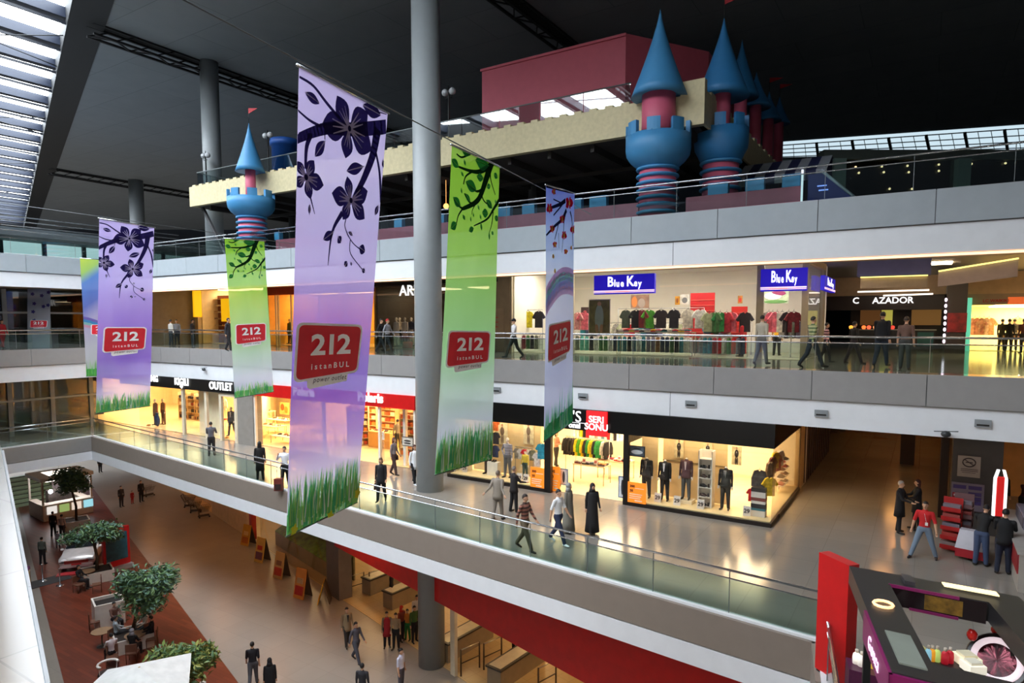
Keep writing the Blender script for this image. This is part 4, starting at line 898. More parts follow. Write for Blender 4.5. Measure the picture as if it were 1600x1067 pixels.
# cables the banners hang from
for B, lab in ((B1, 'thin steel cable carrying the largest purple banner'), (B2, 'thin steel cable carrying the small purple banner')):
    d = (B.tr-B.tl); d.z = 0; d.normalize(); p = B.tl-d*14+Vector((0, 0, .10)); q = B.tr+d*(12 if B is B1 else 24)+Vector((0, 0, .10))
    MB().bar(p, q, .012, 5).build('steel_cable', mat('#5d6164', .4, .5), None, lab, 'cable')
# ================================================================== GROUND FLOOR
WOOD = tile_mat('#642a19', '#7a3824', '#40190f', .16, .35, .4, turn=0, mortar=.004, ratio=9)
wr1, wr2, wl1, wl2 = at(145, 762, 0), at(350, 1037, 0), at(27, 785, 0), at(100, 1067, 0)
dr = (wr2-wr1).normalized(); dl = (wl2-wl1).normalized(); VD = math.atan2(dr.y, dr.x)     # void direction
mb = MB().slab([wl1-dl*9, wl2+dl*22, wr2+dr*20, wr1-dr*4], 0.0, .012); struct(mb, 'floor', WOOD)
G1_, G2_ = at(327, 799, 0), at(702, 1050, 0); gd = (G2_-G1_).normalized(); gn = Vector((-gd.y, gd.x, 0))
if gn.y < 0: gn = -gn
GA = math.atan2(gd.y, gd.x)
def gs(px, py): return (at(px, py, 0)-G2_).dot(gd)
def GP(s, n, z): p = G2_+gd*s+gn*n; return Vector((p.x, p.y, z))
def gbox(mb, s0, s1, n0, n1, z0, z1, m=0): return mb.hexa([GP(s0, n0, z0), GP(s1, n0, z0), GP(s1, n1, z0), GP(s0, n1, z0)], [GP(s0, n0, z1), GP(s1, n0, z1), GP(s1, n1, z1), GP(s0, n1, z1)], m)
Z0T = F1-1.42
sA, sB, sC, sD = gs(381, 840), gs(400, 854), gs(515, 925), gs(540, 936)
mb = gbox(MB(), -60, 30, .05, 30, .002, .015); struct(mb, 'floor', tile_mat('#c7a976', '#ccaf7d', '#a88c5f', .6, .3, .4, turn=GA-TH))
mb = gbox(MB(), -60, 30, 14, 14.2, 0, Z0T); struct(mb, 'wall_back', mat('#b59768', .6))
mb = gbox(MB(), sA-7.4, sA, 0, .3, 0, Z0T); gbox(mb, sA-14, sA-7.7, .6, .9, 0, Z0T); struct(mb, 'wall_front', mat('#d9bf95', .6))
mb = gbox(MB(), sC, sD, -.15, .6, 0, Z0T); struct(mb, 'pillar', mat('#6a605a', .6), None, 'grey square pier beside the supermarket entrance')
mb = gbox(MB(), sA+.5, sA+.9, -.02, .3, 0, Z0T); struct(mb, 'trim_12', mat('#b5342a', .5))
mb = gbox(MB(), sB, sC, .02, .05, .1, 3.2); struct(mb, 'window_6', SHOPGLASS)
mb = gbox(MB(), sA, sC, -.05, .3, 3.2, Z0T); struct(mb, 'wall_front', mat('#8e8576', .6))
RZ = 3.0
mb = gbox(MB(), sD, 26, -.35, .1, RZ, Z0T); mb.build('shop_fascia', mat('#cc1414', .45), None, 'deep red fascia under the angled walkway edge', 'fascia')
mb = gbox(MB(), .15, .45, -.05, .1, 0, RZ); struct(mb, 'trim_13', mat('#d9cbb0', .5))
for i, s in enumerate((-42, -33, -24, -15, -6, 3, 12, 21)):
    for n_ in (5, 11):
        MB().box(-1.6, 1.6, -.25, .25, -.05, 0).build('ceiling_lamp', glow('#ffd498', 24.), None, 'warm strip lamp under the supermarket ceiling', 'lamp', 'supermarket ceiling lamps', None, GP(s, n_, Z0T-.02), GA)
    if s < -3:
        MB().lathe([(.7, -.04), (.7, 0)], n=18).build('ceiling_lamp', glow('#ffac68', 15.), None, 'orange round downlight under the angled walkway', 'lamp', 'downlights under the walkway', None, GP(s, -1.6, Z0T-.01), GA)
# produce shelf behind the window, green and yellow
t = thing('produce_display', GP((sB+sC)/2, 1.2, 0), 'long green produce display behind the supermarket window', 'display', GA)
L = sC-sB-1; MB().box(-L/2, L/2, -.4, .4, 0, .9).build('base', mat('#9a8a62', .6), t); MB().hexa([(-L/2, -.4, .9), (L/2, -.4, .9), (L/2, .5, 1.4), (-L/2, .5, 1.4)], [(-L/2, -.4, .95), (L/2, -.4, .95), (L/2, .5, 1.45), (-L/2, .5, 1.45)]).build('tray', mat('#6d9a2c', .7, noise=.5, scale=2.5), t)
MB().box(-L/2, L/2, .5, .6, 0, 2.4).build('panel', mat('#8f8562', .6, noise=.3, scale=2), t)
# A-frame boards
def aboard(px, py, h, lab, cols, turn=0.):
    p = at(px, py, 0); t = thing('a_board', p, lab, 'sign', GA+turn)
    MB().hexa([(-.38, -.32, 0), (.38, -.32, 0), (.38, -.28, 0), (-.38, -.28, 0)], [(-.38, -.02, h), (.38, -.02, h), (.38, .02, h), (-.38, .02, h)]).build('front_board', mat(cols[0], .5), t)
    MB().hexa([(-.38, .30, 0), (.38, .30, 0), (.38, .34, 0), (-.38, .34, 0)], [(-.38, 0.0, h), (.38, 0.0, h), (.38, .03, h), (-.38, .03, h)]).build('back_board', mat('#5a4836', .6), t)
    f = lambda x0, x1, z0, z1: MB().hexa([(x0, -.335+.3*z0/h, z0), (x1, -.335+.3*z0/h, z0), (x1, -.32+.3*z0/h, z0), (x0, -.32+.3*z0/h, z0)], [(x0, -.335+.3*z1/h, z1), (x1, -.335+.3*z1/h, z1), (x1, -.32+.3*z1/h, z1), (x0, -.32+.3*z1/h, z1)])
    f(-.3, .3, .12*h, .42*h).build('print', mat(cols[1], .5), t); f(-.22, .22, .5*h, .68*h).build('print', mat(cols[2], .5), t)
aboard(388, 850, 1.3, 'yellow A-board standing farthest along the supermarket wall', ('#d69a2a', '#c2691c', '#e8c070'), .3)
aboard(410, 876, 1.45, 'cream A-board with blue and red print, by the red strip', ('#d9a94e', '#7a4a5a', '#c2402a'), .3)
aboard(440, 901, 1.45, 'tan A-board with red print before the produce window', ('#c89a5a', '#c2402a', '#8a5a3a'), .3)
aboard(473, 932, 1.55, 'orange topped A-board with a red lower panel', ('#d98a3a', '#b8281e', '#c8a070'), .3)
aboard(507, 940, 1.1, 'small bright yellow notice board beside the grey pier', ('#eab01e', '#d8661a', '#7a4a1a'), -.6)
# checkout counters
def checkout(px, py, lab):
    p = at(px, py, 0); t = thing('checkout_counter', p, lab, 'counter', GA+math.radians(100))
    MB().box(-1.5, 1.5, -.35, .35, 0, .82).build('body', mat('#94826a', .5), t)
    MB().box(-1.55, 1.0, -.4, .4, .82, .9).build('frame', mat('#3a352f', .4), t); MB().box(-1.45, .9, -.3, .3, .9, .915).build('belt', mat('#dcd4bc', .22, .15), t)
    MB().box(.9, 1.5, -.3, .3, .82, 1.0).build('till', mat('#2c2a2a', .5), t); MB().box(1.1, 1.15, -.02, .02, 1.0, 1.9).box(.95, 1.3, -.04, .04, 1.7, 1.9).build('sign', mat('#dccfae', .5), t)
checkout(728, 1012, 'steel topped checkout counter beside the white door post'); checkout(808, 1052, 'steel topped checkout counter nearest to the camera under red fascia')
checkout(606, 915, 'checkout counter far inside, behind the group of people'); checkout(640, 936, 'checkout counter behind the round column, with dark rails')
def gate(px, py, lab, w_=1.0, turn=1.6):
    p = at(px, py, 0); t = thing('entrance_gate', p, lab, 'gate', GA+turn)
    for x in (-w_/2, w_/2): MB().bar((x, 0, 0), (x, 0, 1.15), .035, 8).build('post', mat('#5b4c38', .3, .6), t)
    for z in (.55, 1.12): MB().bar((-w_/2, 0, z), (w_/2, 0, z), .025, 8).build('rail', mat('#e8dcc0', .2, .5) if z > 1 else mat('#5b4c38', .3, .6), t)
for q in (((556, 930, 'metal entrance gate next to the grey pier')), (590, 922, 'metal entrance gate in line with the far checkout'), (770, 1040, 'metal gate between the two near checkouts'), (735, 1050, 'metal gate at the foot of the near checkout'), (855, 1080, 'metal gate past the near checkout')): gate(*q)
t = thing('hanging_sign', GP(gs(596, 905)+1, 2.2, 2.0), 'red and yellow offer sign hanging inside the supermarket', 'sign', GA); MB().box(-.5, .5, -.02, .02, 0, .9).build('panel', mat('#d89a2a', .5), t); MB().box(-.3, .3, -.03, -.02, .25, .75).build('print', mat('#c01818', .5), t)
# ---- trees, planters, kiosk, car, parasol
def leafcloud(c, rx, ry, rz, n, seed, size=.16, cols=3, gap=.0):
    rnd = random.Random(seed); mb = MB(); lumps = [(rnd.uniform(-.55, .55), rnd.uniform(-.55, .55), rnd.uniform(-.5, .5), rnd.uniform(.35, .6)) for _ in range(14)]
    for i in range(n):
        L = lumps[i % 14]
        while True:
            x, y, z = (rnd.gauss(0, .5) for _ in range(3)); d = math.sqrt(x*x+y*y+z*z)
            if .25 < d < 1.15: break
        q = Vector((c[0]+rx*(L[0]+x*L[3]), c[1]+ry*(L[1]+y*L[3]), c[2]+rz*(L[2]+z*L[3])))
        s = size*rnd.uniform(.6, 1.2); R = Euler((rnd.uniform(-.9, .9), rnd.uniform(-.9, .9), rnd.uniform(0, 6.28))).to_matrix()
        mb.add([q+R @ Vector(v) for v in ((-s, 0, 0), (0, -s*.38, s*.12), (s, 0, -s*.15), (0, s*.38, s*.12))], [(0, 1, 2, 3)], rnd.randrange(cols))
    return mb
LV = [mat('#4a6a44', .5), mat('#6a8a58', .5), mat('#58786a', .45)]; LVY = [mat('#748a48', .5), mat('#54744a', .5), mat('#96984c', .5)]
def tree(bpx, bpy, cpx, cpy, rpx, rzf, n, lab, seed, leaves=LV, base_z=.55, planter=True):
    b = at(bpx, bpy, 0); c = atd(cpx, cpy, b.y); r = rpx*b.y/F; t = thing('ficus_tree', Vector((b.x, b.y, base_z)), lab, 'tree'); o = t.location
    cl = c-o; MB().tube([(0, 0, 0), (cl.x*.2+.05, .05, cl.z*.35), (cl.x*.6, 0, cl.z*.7), (cl.x, cl.y, cl.z)], [.09, .08, .07, .04], 8).build('trunk', mat('#4a3a2c', .8), t)
    for i in range(5):
        a = i*1.256; MB().tube([(cl.x*.6, 0, cl.z*.7), (cl.x+math.cos(a)*r*.3, cl.y+math.sin(a)*r*.3, cl.z), (cl.x+math.cos(a)*r*.6, cl.y+math.sin(a)*r*.6, cl.z+r*.2)], [.04, .03, .015], 6).build('branch', mat('#4a3a2c', .8), t)
    leafcloud(cl, r, r*.9, r*rzf, n, seed, .15).build('foliage', leaves, t)
    if planter: box_planter(b, lab)
    return t
def box_planter(b, lab, s=.75, h=.62):
    t = thing('planter_box', b, 'white square planter holding the '+' '.join(lab.split()[:6]), 'planter', VD)
    mb = MB(); k = s-.07
    for (x0, x1, y0, y1) in ((-s, s, -s, -k), (-s, s, k, s), (-s, -k, -k, k), (k, s, -k, k)): mb.box(x0, x1, y0, y1, 0, h)
    mb.box(-k, k, -k, k, 0, .1); mb.build('body', mat('#cfc6ba', .5), t); MB().box(-k, k, -k, k, .1, h-.07).build('soil', mat('#2a1f18', .9), t)
tree(120, 824, 110, 752, 27, .95, 2600, 'dark bushy tree before the white kiosk', 1)
tree(152, 905, 145, 834, 42, .55, 2600, 'spreading tree over the parked car', 2)
tree(207, 1008, 226, 918, 54, .72, 4200, 'big leafy tree above the seated people', 3)
tree(296, 1112, 286, 1040, 54, .7, 3800, 'yellowish green tree behind the white parasol', 4, LVY)
b = at(170, 972, 0); t = thing('planter_box', b, 'tall empty white planter beside the seated people', 'planter', VD); mb = MB(); s, k, h = .62, .54, 1.15
for (x0, x1, y0, y1) in ((-s, s, -s, -k), (-s, s, k, s), (-s, -k, -k, k), (k, s, -k, k)): mb.box(x0, x1, y0, y1, 0, h)
mb.build('body', mat('#d8d0c4', .5), t); MB().box(-k, k, -k, k, 0, h-.15).build('soil', mat('#1f1814', .9), t)
# white kiosk
ka, kb = at(68, 816, 0), at(146, 800, 0); kd = (kb-ka); KL = kd.length; kang = math.atan2(kd.y, kd.x)
t = thing('snack_kiosk', ka, 'white open kiosk with lit picture panels behind the dark tree', 'kiosk', kang)
MB().box(0, KL, 0, .6, 0, 1.15).box(0, .5, .6, 3, 0, 1.15).box(KL-.5, KL, .6, 3, 0, 1.15).build('counter', mat('#d9d2c8', .5), t)
MB().box(-.05, KL+.05, -.1, .7, 1.15, 1.22).build('worktop', mat('#e8e4dc', .3), t)
for x in (.06, KL-.06):
    for y in (.06, 2.9): MB().box(x-.06, x+.06, y-.06, y+.06, 1.22, 3.0).build('post', mat('#cfc8c0', .5), t)
mb = MB()
for (x0, x1, y0, y1) in ((-.1, KL+.1, -.1, .7), (-.1, KL+.1, 2.5, 3.1), (-.1, .7, .7, 2.5), (KL-.7, KL+.1, .7, 2.5)): mb.box(x0, x1, y0, y1, 2.95, 3.2)
mb.build('roof_frame', mat('#f4f2ee', .5), t)
for i, (c_, s_) in enumerate((('#e8e6e0', .9), ('#a8c878', .6), ('#e8d8c8', .9), ('#9adcec', .9))):
    MB().box(.25+i*KL/4.1, .25+i*KL/4.1+KL/5.2, -.04, 0, .5, 1.05).build('lit_panel', glow(c_, s_), t)
for x, z in ((.9, 1.9), (1.9, 2.0), (2.9, 2.2)): MB().ball((x, 1.2, z), .15).build('lamp', glow('#f4f0ff', 16.), t)
MB().box(.3, KL-.3, .1, 2.6, 2.88, 2.92).build('lamp', glow('#fff6ec', 4.), t); MB().box(.8, KL-.8, 1.4, 2.0, 0, 1.9).build('shelf', mat('#4a4440', .6, noise=.5, scale=4), t)
# stepped glass stand
ga = at(16, 795, 0); t = thing('display_steps', ga, 'pale green stepped stand beside the white kiosk', 'stand', kang)
for i in range(7): MB().box(0, 3.1, .25*i, .25*i+.3, 0, .35+i*.3).build('step', mat('#9fc0a8', .4), t) ; MB().box(0, 3.1, .25*i-.01, .25*i, .25+i*.3, .31+i*.3).build('edge', mat('#2a332e', .4), t)
# car
b = at(120, 893, 0); ch_ = at(112, 900, 0)-at(150, 846, 0); CH = math.atan2(ch_.y, ch_.x); b = b-ch_.normalized()*2.1; t = thing('hatchback_car', b, 'white hatchback on display, half hidden by a tree', 'car', CH)
def carbody():
    sec = [(-2.1, .45, .62, .62), (-2.0, .3, .82, .80), (-1.2, .25, .98, .86), (-.75, .25, 1.02, .87), (-.1, .25, 1.45, .70), (.9, .25, 1.5, .70), (1.6, .25, 1.35, .72), (2.0, .3, 1.0, .82), (2.08, .45, .8, .7)]
    mb = MB(); vs = []; n = 10
    for x, z0, z1, wt in sec:
        for (y, z) in ((-.80, z0), (-.88, z0+.2), (-.88, min(z1, .85)), (-wt, z1-.04), (-wt*.6, z1), (wt*.6, z1), (wt, z1-.04), (.88, min(z1, .85)), (.88, z0+.2), (.80, z0)): vs.append((-x, y, z))
    k = len(sec); fs = [(j*n+i, (j+1)*n+i, (j+1)*n+(i+1) % n, j*n+(i+1) % n) for j in range(k-1) for i in range(n)]+[tuple(range(n)), tuple(range((k-1)*n, k*n))[::-1]]
    return mb.add(vs, fs, 0, True)
carbody().build('body', mat('#e2d8d4', .2, .2), t)
MB().hexa([(1.02-.24, -.8, 1.03), (1.02-.24, .8, 1.03), (.1, .66, 1.44), (.1, -.66, 1.44)], [(1.06-.24, -.8, 1.05), (1.06-.24, .8, 1.05), (.14, .66, 1.47), (.14, -.66, 1.47)]).build('windscreen', mat('#22262a', .1), t)
for y in (-1, 1): MB().hexa([(.7, y*.885, .92), (-1.5, y*.885, .92), (-1.2, y*.74, 1.36), (-.0, y*.74, 1.42)], [(.7, y*.9, .92), (-1.5, y*.9, .92), (-1.2, y*.755, 1.36), (-.0, y*.755, 1.42)]).build('side_window', mat('#22262a', .1), t)
for x in (-1.3, 1.3):
    for y in (-.82, .82): MB().lathe([(.14, -.1), (.31, -.1), (.33, 0), (.31, .1), (.14, .1)], M=Matrix.Translation((x, y, .33)) @ Matrix.Rotation(math.pi/2, 4, 'X'), n=18).build('wheel', mat('#1a1a1c', .6), t)
MB().box(2.06, 2.12, -.6, .6, .52, .68).build('grille', mat('#8a2a22', .3), t); MB().box(2.0, 2.13, -.82, .82, .28, .42).build('bumper', mat('#c8bab4', .3), t); MB().box(2.10, 2.14, -.25, .25, .42, .5).build('number_plate', mat('#d83a3a', .4), t)
for y in (-.62, .62): MB().ball((1.98, y, .70), .12, .2, .09).build('headlight', mat('#f4f2f0', .1), t)
for y in (-1, 1): MB().ball((.75, y*.98, 1.0), .09, .1, .07).build('mirror', mat('#e2d8d4', .2), t)
MB().box(2.2, 2.7, -.9, .9, .012, .07).build('display_ramp', mat('#c2383e', .5), None, 'low red ramp plate before the display car', 'ramp', None, None, b, CH)
MB().box(-1.0, 1.0, -.6, .6, .012, .03).build('floor_mat', mat('#3c3a3a', .8), None, 'dark grey floor mat beside the red ramp', 'mat', None, None, at(76, 908, 0), kang)
b = at(183, 890, 0); t = thing('display_board', b, 'red framed picture board beside the display car', 'board', kang+.1)
MB().box(-.75, .75, -.08, .08, .25, 2.5).build('frame', mat('#c81c1e', .4), t); MB().box(-.6, .6, -.1, -.08, .6, 2.2).build('picture', mat('#2c5a6a', .5, noise=.7, scale=1.5), t); MB().box(-.8, .8, -.35, .35, .0, .25).build('base', mat('#a8a4a0', .5), t)
MB().text('opet', .2, Matrix.Translation((0, -.11, .45)) @ SM, 0, .004).build('lettering', mat('#f0f0f0', .5), t) if False else None
for px, py, lab in ((67, 908, 'chrome barrier stand left of the car by the mat'), (94, 915, 'chrome barrier stand before the car bumper')):
    t = thing('barrier_stand', at(px, py, 0), lab, 'stand'); MB().lathe([(.2, 0), (.2, .03), (.05, .06)], n=16).build('base', STEEL, t); MB().lathe([(.03, .05), (.03, .9), (.045, .92), (.045, 1.0)], n=10).build('pole', STEEL, t)
b = at(44, 940, 0); t = thing('totem_sign', b, 'slim purple framed poster stand on the grey floor', 'sign', kang+1.1); MB().box(-.45, .45, -.08, .08, 0, 1.75).build('frame', mat('#7a1f6c', .4), t); MB().box(-.33, .33, -.1, -.08, .5, 1.6).build('poster', mat('#c8b890', .5, noise=.5, scale=3), t)
# parasol
P0 = at(240, 1062, 2.75); t = thing('parasol', Vector((P0.x, P0.y, 0)), 'large white square parasol at the picture edge', 'parasol', VD)
cs = [at(168, 1046, 2.45), at(299, 1020, 2.45), at(292, 1110, 2.45), at(110, 1100, 2.45)]; inv = (Matrix.Translation(t.location) @ Matrix.Rotation(VD, 4, 'Z')).inverted()
mb = MB(); top = sum(cs, Vector())/4+Vector((0, 0, .55)); mb.add([top]+cs+[c-Vector((0, 0, .03)) for c in cs], [(0, 1, 2), (0, 2, 3), (0, 3, 4), (0, 4, 1), (1, 5, 6, 2), (2, 6, 7, 3), (3, 7, 8, 4), (4, 8, 5, 1), (5, 8, 7, 6)], 0, False, inv); mb.build('canopy', mat('#eceae6', .7), t)
tc = inv @ top; MB().bar((tc.x, tc.y, 0), (tc.x, tc.y, tc.z), .035).build('pole', mat('#c8a878', .5), t)
for c_ in cs: MB().bar(inv @ (top-Vector((0, 0, .1))), inv @ (c_-Vector((0, 0, .05))), .015).build('rib', mat('#c8a878', .5), t)
# cafe tables and chairs
def cafe_table(px, py, lab):
    t = thing('cafe_table', at(px, py, 0), lab, 'table'); MB().lathe([(.42, .70), (.42, .73)], n=20).build('table_top', mat('#8a6a4c', .5), t); MB().lathe([(.25, 0), (.22, .03), (.03, .06), (.03, .7)], n=12).build('base', mat('#4a4642', .4), t)
def cafe_chair(px, py, rot, lab, col='#6a4432'):
    t = thing('cafe_chair', at(px, py, 0), lab, 'chair', rot); m = mat(col, .6)
    MB().box(-.22, .22, -.22, .22, .42, .46).build('seat', m, t); MB().box(-.22, .22, .19, .23, .55, .88).build('backrest', m, t)
    for x in (-.2, .2):
        for y in (-.2, .2): MB().bar((x, y, 0), (x, y, .42 if y < 0 else .88), .018).build('leg', m, t)
cafe_table(212, 1016, 'round brown table among the seated people'); cafe_table(136, 912, 'round table by the seated person in dark clothes'); cafe_table(160, 1010, 'small round table by the planter foot')
for i, (px, py, r, lab) in enumerate(((176, 1042, .5, 'chair under the person in white by the parasol'), (182, 1012, 1.4, 'chair under the person in pale blue'), (208, 1034, 3.4, 'chair under the person in black with grey scarf'), (238, 1012, -1.2, 'chair under the dark clothed person beside parasol'), (228, 1000, -2., 'chair under the person in cream top'), (124, 925, 1.2, 'chair by the farther cafe table'), (148, 985, 2.2, 'empty chair beside the tall white planter'), (152, 925, -1., 'brown chair across the farther cafe table'))): cafe_chair(px, py, r, lab)
t = thing('round_armchair', at(170, 1066, 0), 'white curved armchair beside the parasol', 'chair', 1.); mb = MB()
mb.tube([(.36*math.cos(a), .36*math.sin(a), .78) for a in [math.pi*(-.1+1.2*i/10) for i in range(11)]], .05, 8); mb.build('backrest', mat('#e8e2da', .4), t); MB().lathe([(.34, .3), (.38, .36), (.34, .44)], n=18).build('seat', mat('#3a2c28', .6), t)
for x in (-.28, .28): MB().bar((x, 0, 0), (x*1.25, 0, .76), .02).build('leg', mat('#e8e2da', .4), t)
def cart(px, py, lab, rot=.4):
    t = thing('shopping_cart', at(px, py, 0), lab, 'cart', rot); m = mat('#54483e', .4, .5); mb = MB()
    for k in range(5): z = .45+.1*k; e = .2+.03*k; mb.tube([(-e*1.5, -e, z), (e*1.5, -e, z), (e*1.5, e, z), (-e*1.5, e, z), (-e*1.5, -e, z)], .012, 4)
    for k in range(8): a = -1+2*k/7; mb.bar((a*.3, -.2, .45), (a*.48, -.32, .85), .008, 4); mb.bar((a*.3, .2, .45), (a*.48, .32, .85), .008, 4)
    mb.build('basket', m, t); MB().bar((-.3, -.2, .12), (-.3, -.2, .5), .02).bar((-.3, .2, .12), (-.3, .2, .5), .02).bar((-.52, -.3, 1.0), (-.52, .3, 1.0), .025).bar((-.3, -.2, .5), (-.52, -.3, 1.0), .02).bar((-.3, .2, .5), (-.52, .3, 1.0), .02).bar((-.35, 0, .14), (.4, 0, .14), .1, 4).build('frame', m, t)
    for x in (-.3, .38):
        for y in (-.2, .2): MB().lathe([(.06, -.02), (.06, .02)], M=Matrix.Translation((x, y, .06)) @ Matrix.Rotation(math.pi/2, 4, 'X'), n=10).build('wheel', BLACK, t)
cart(305, 800, 'shopping cart parked by the far cream wall'); cart(318, 808, 'shopping cart in front of the parked one', .6); cart(296, 792, 'last shopping cart back by the far cream wall', .2)
cart(232, 775, 'white trimmed pushchair cart by the distant walkers', 1.)
# ================================================================== LOWER WALKWAY, RIGHT SIDE
b = at(1303, 1060, F1); hgt = 2.42; t = thing('red_totem', b, 'tall plain red totem board beside the balustrade corner', 'sign', -1.28)
MB().box(-.38, .38, -.12, .12, .05, hgt).build('panel', mat('#c81a1c', .35), t); MB().box(-.36, .36, -.1, .1, 0, .06).build('base', BLACK, t)
zk = F1+2.72; kA, kB, kD = at(1327, 884, zk), at(1592, 932, zk), at(1394, 1049, zk)
ex = (kB-kA); EX = ex.length; ex.normalize(); ey = (kD-kA); EY = ey.length; ey.normalize()
t = thing('cosmetics_kiosk', Vector((kA.x, kA.y, F1)), 'black and magenta open-top kiosk at the picture corner', 'kiosk', 0); inv = Matrix.Translation(-t.location)
def K(a, b_, z): p = kA+ex*a+ey*b_; return Vector((p.x, p.y, F1+z))
def kb_(a0, a1, b0, b1, z0, z1, m=0, mb=None): return (mb or MB()).hexa([K(a0, b0, z0), K(a1, b0, z0), K(a1, b1, z0), K(a0, b1, z0)], [K(a0, b0, z1), K(a1, b0, z1), K(a1, b1, z1), K(a0, b1, z1)], m, inv)
BKK = mat('#232224', .4); MAG = mat('#7d1456', .4); w_ = .52
mb = kb_(0, w_, 0, EY, 2.42, 2.72); kb_(w_, EX, 0, w_, 2.42, 2.72, 0, mb); kb_(EX-w_, EX, w_, EY, 2.42, 2.72, 0, mb); kb_(w_, EX-w_, EY-w_, EY, 2.42, 2.72, 0, mb); mb.build('roof_frame', BKK, t)
kb_(.55, EX-.55, w_, w_+.03, 2.38, 2.70).build('edge_panel', mat('#1a0c12', .12), t); kb_(1.0, 1.5, w_+.03, w_+.035, 2.42, 2.66).build('gold_picture', mat('#7a5a20', .4, noise=.6, scale=8), t); kb_(.5, EX-.9, w_+.03, w_+.05, 2.68, 2.73).build('magenta_strip', MAG, t); kb_(.8, EX-.9, w_, w_+.05, 2.36, 2.40).build('magenta_strip', MAG, t)
kb_(-.04, 0, EY*.5, EY+.05, 2.25, 2.70).build('side_panel', MAG, t); kb_(-.04, EX*.4, EY, EY+.05, 2.25, 2.70).build('front_panel', MAG, t)
kb_(.9, EX-1.6, .1, w_-.1, 2.72, 2.78).build('top_panel', mat('#37343a', .4), t); kb_(1.3, 2.0, .2, .36, 2.78, 2.80).build('skylight_slot', glow('#ffe9b0', 1.2), t)
kb_(.12, w_-.1, EY*.68, EY*.93, 2.72, 2.74).build('vent_grille', mat('#7d837a', .5), t)
p = K(w_*.5, EY*.42, 2.74)-t.location; MB().tube([(p.x+.13*math.cos(a*.5236), p.y+.13*math.sin(a*.5236), p.z) for a in range(13)], .022, 6).build('light_ring', glow('#ffc890', 1.6), t)
M_ = Matrix.Translation(K(-.05, EY*.74, 2.47)-t.location) @ Matrix(((-ey.x*-1, 0, -ex.x, 0), (-ey.y*-1, 0, -ex.y, 0), (0, 1, 0, 0), (0, 0, 0, 1)))
MB().text('Gonca', .3, M_, 0, .006, 0, .2).build('script_lettering', glow('#f0c8e8', .9), t)
for (a_, b_) in ((.1, EY*.38), (EX-.1, .25), (EX-.1, EY-.2), (.1, EY-.15)): kb_(a_-.05, a_+.05, b_-.05, b_+.05, 0, 2.42).build('post', BLACK, t)
_KA = np.array([[ex.x, ey.x], [ex.y, ey.y]])
def counter_under(pts, z, col, pad=.14):
    q = [np.linalg.solve(_KA, [(at(x, y, F1+z)-kA).x, (at(x, y, F1+z)-kA).y]) for x, y in pts]
    kb_(min(v[0] for v in q)-pad, max(v[0] for v in q)+pad, min(v[1] for v in q)-pad, max(v[1] for v in q)+pad, 0, z-.004).build('counter', mat(col, .4), t)
counter_under([(1338, 1036), (1371, 1048), (1346, 1044)], 1.3, '#4a1238'); counter_under([(1434, 1025), (1484, 1036), (1450, 1032)], 1.8, '#2c1a20'); counter_under([(1510, 1036), (1520, 1048)], 1.8, '#2a2022'); counter_under([(1472, 1062), (1505, 1064)], 1.6, '#221a1c', .18)
def kput(px, py, z): return at(px, py, F1+z)
rn = random.Random(5)
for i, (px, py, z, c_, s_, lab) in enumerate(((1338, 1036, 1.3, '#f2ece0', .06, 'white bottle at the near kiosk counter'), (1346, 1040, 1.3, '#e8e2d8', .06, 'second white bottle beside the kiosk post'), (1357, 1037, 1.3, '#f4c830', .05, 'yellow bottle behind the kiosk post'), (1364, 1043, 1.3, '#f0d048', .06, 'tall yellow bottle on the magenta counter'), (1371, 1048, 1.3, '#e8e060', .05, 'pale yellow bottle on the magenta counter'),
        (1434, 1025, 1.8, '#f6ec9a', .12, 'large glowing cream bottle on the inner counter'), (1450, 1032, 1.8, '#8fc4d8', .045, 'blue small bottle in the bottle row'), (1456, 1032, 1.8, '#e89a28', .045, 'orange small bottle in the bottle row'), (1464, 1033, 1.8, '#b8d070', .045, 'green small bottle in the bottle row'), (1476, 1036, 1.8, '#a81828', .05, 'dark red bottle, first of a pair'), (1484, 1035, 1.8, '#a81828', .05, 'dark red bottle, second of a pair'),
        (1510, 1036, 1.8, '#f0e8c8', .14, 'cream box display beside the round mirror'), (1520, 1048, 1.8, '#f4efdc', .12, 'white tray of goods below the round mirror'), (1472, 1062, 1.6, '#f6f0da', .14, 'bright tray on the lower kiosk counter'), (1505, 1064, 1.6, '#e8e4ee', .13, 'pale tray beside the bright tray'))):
    p = kput(px, py, z); t2 = thing('cosmetic_bottle' if s_ < .1 else 'goods_box', p, lab, 'bottle' if s_ < .1 else 'box')
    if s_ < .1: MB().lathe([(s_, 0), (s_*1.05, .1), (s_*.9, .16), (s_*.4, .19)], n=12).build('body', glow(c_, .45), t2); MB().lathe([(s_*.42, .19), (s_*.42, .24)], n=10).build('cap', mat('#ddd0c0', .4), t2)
    else: MB().box(-s_, s_, -s_, s_, 0, .12).build('body', glow(c_, .5), t2); MB().box(-s_*.7, s_*.7, -s_*.7, s_*.7, .12, .16).build('goods', mat(c_, .4), t2)
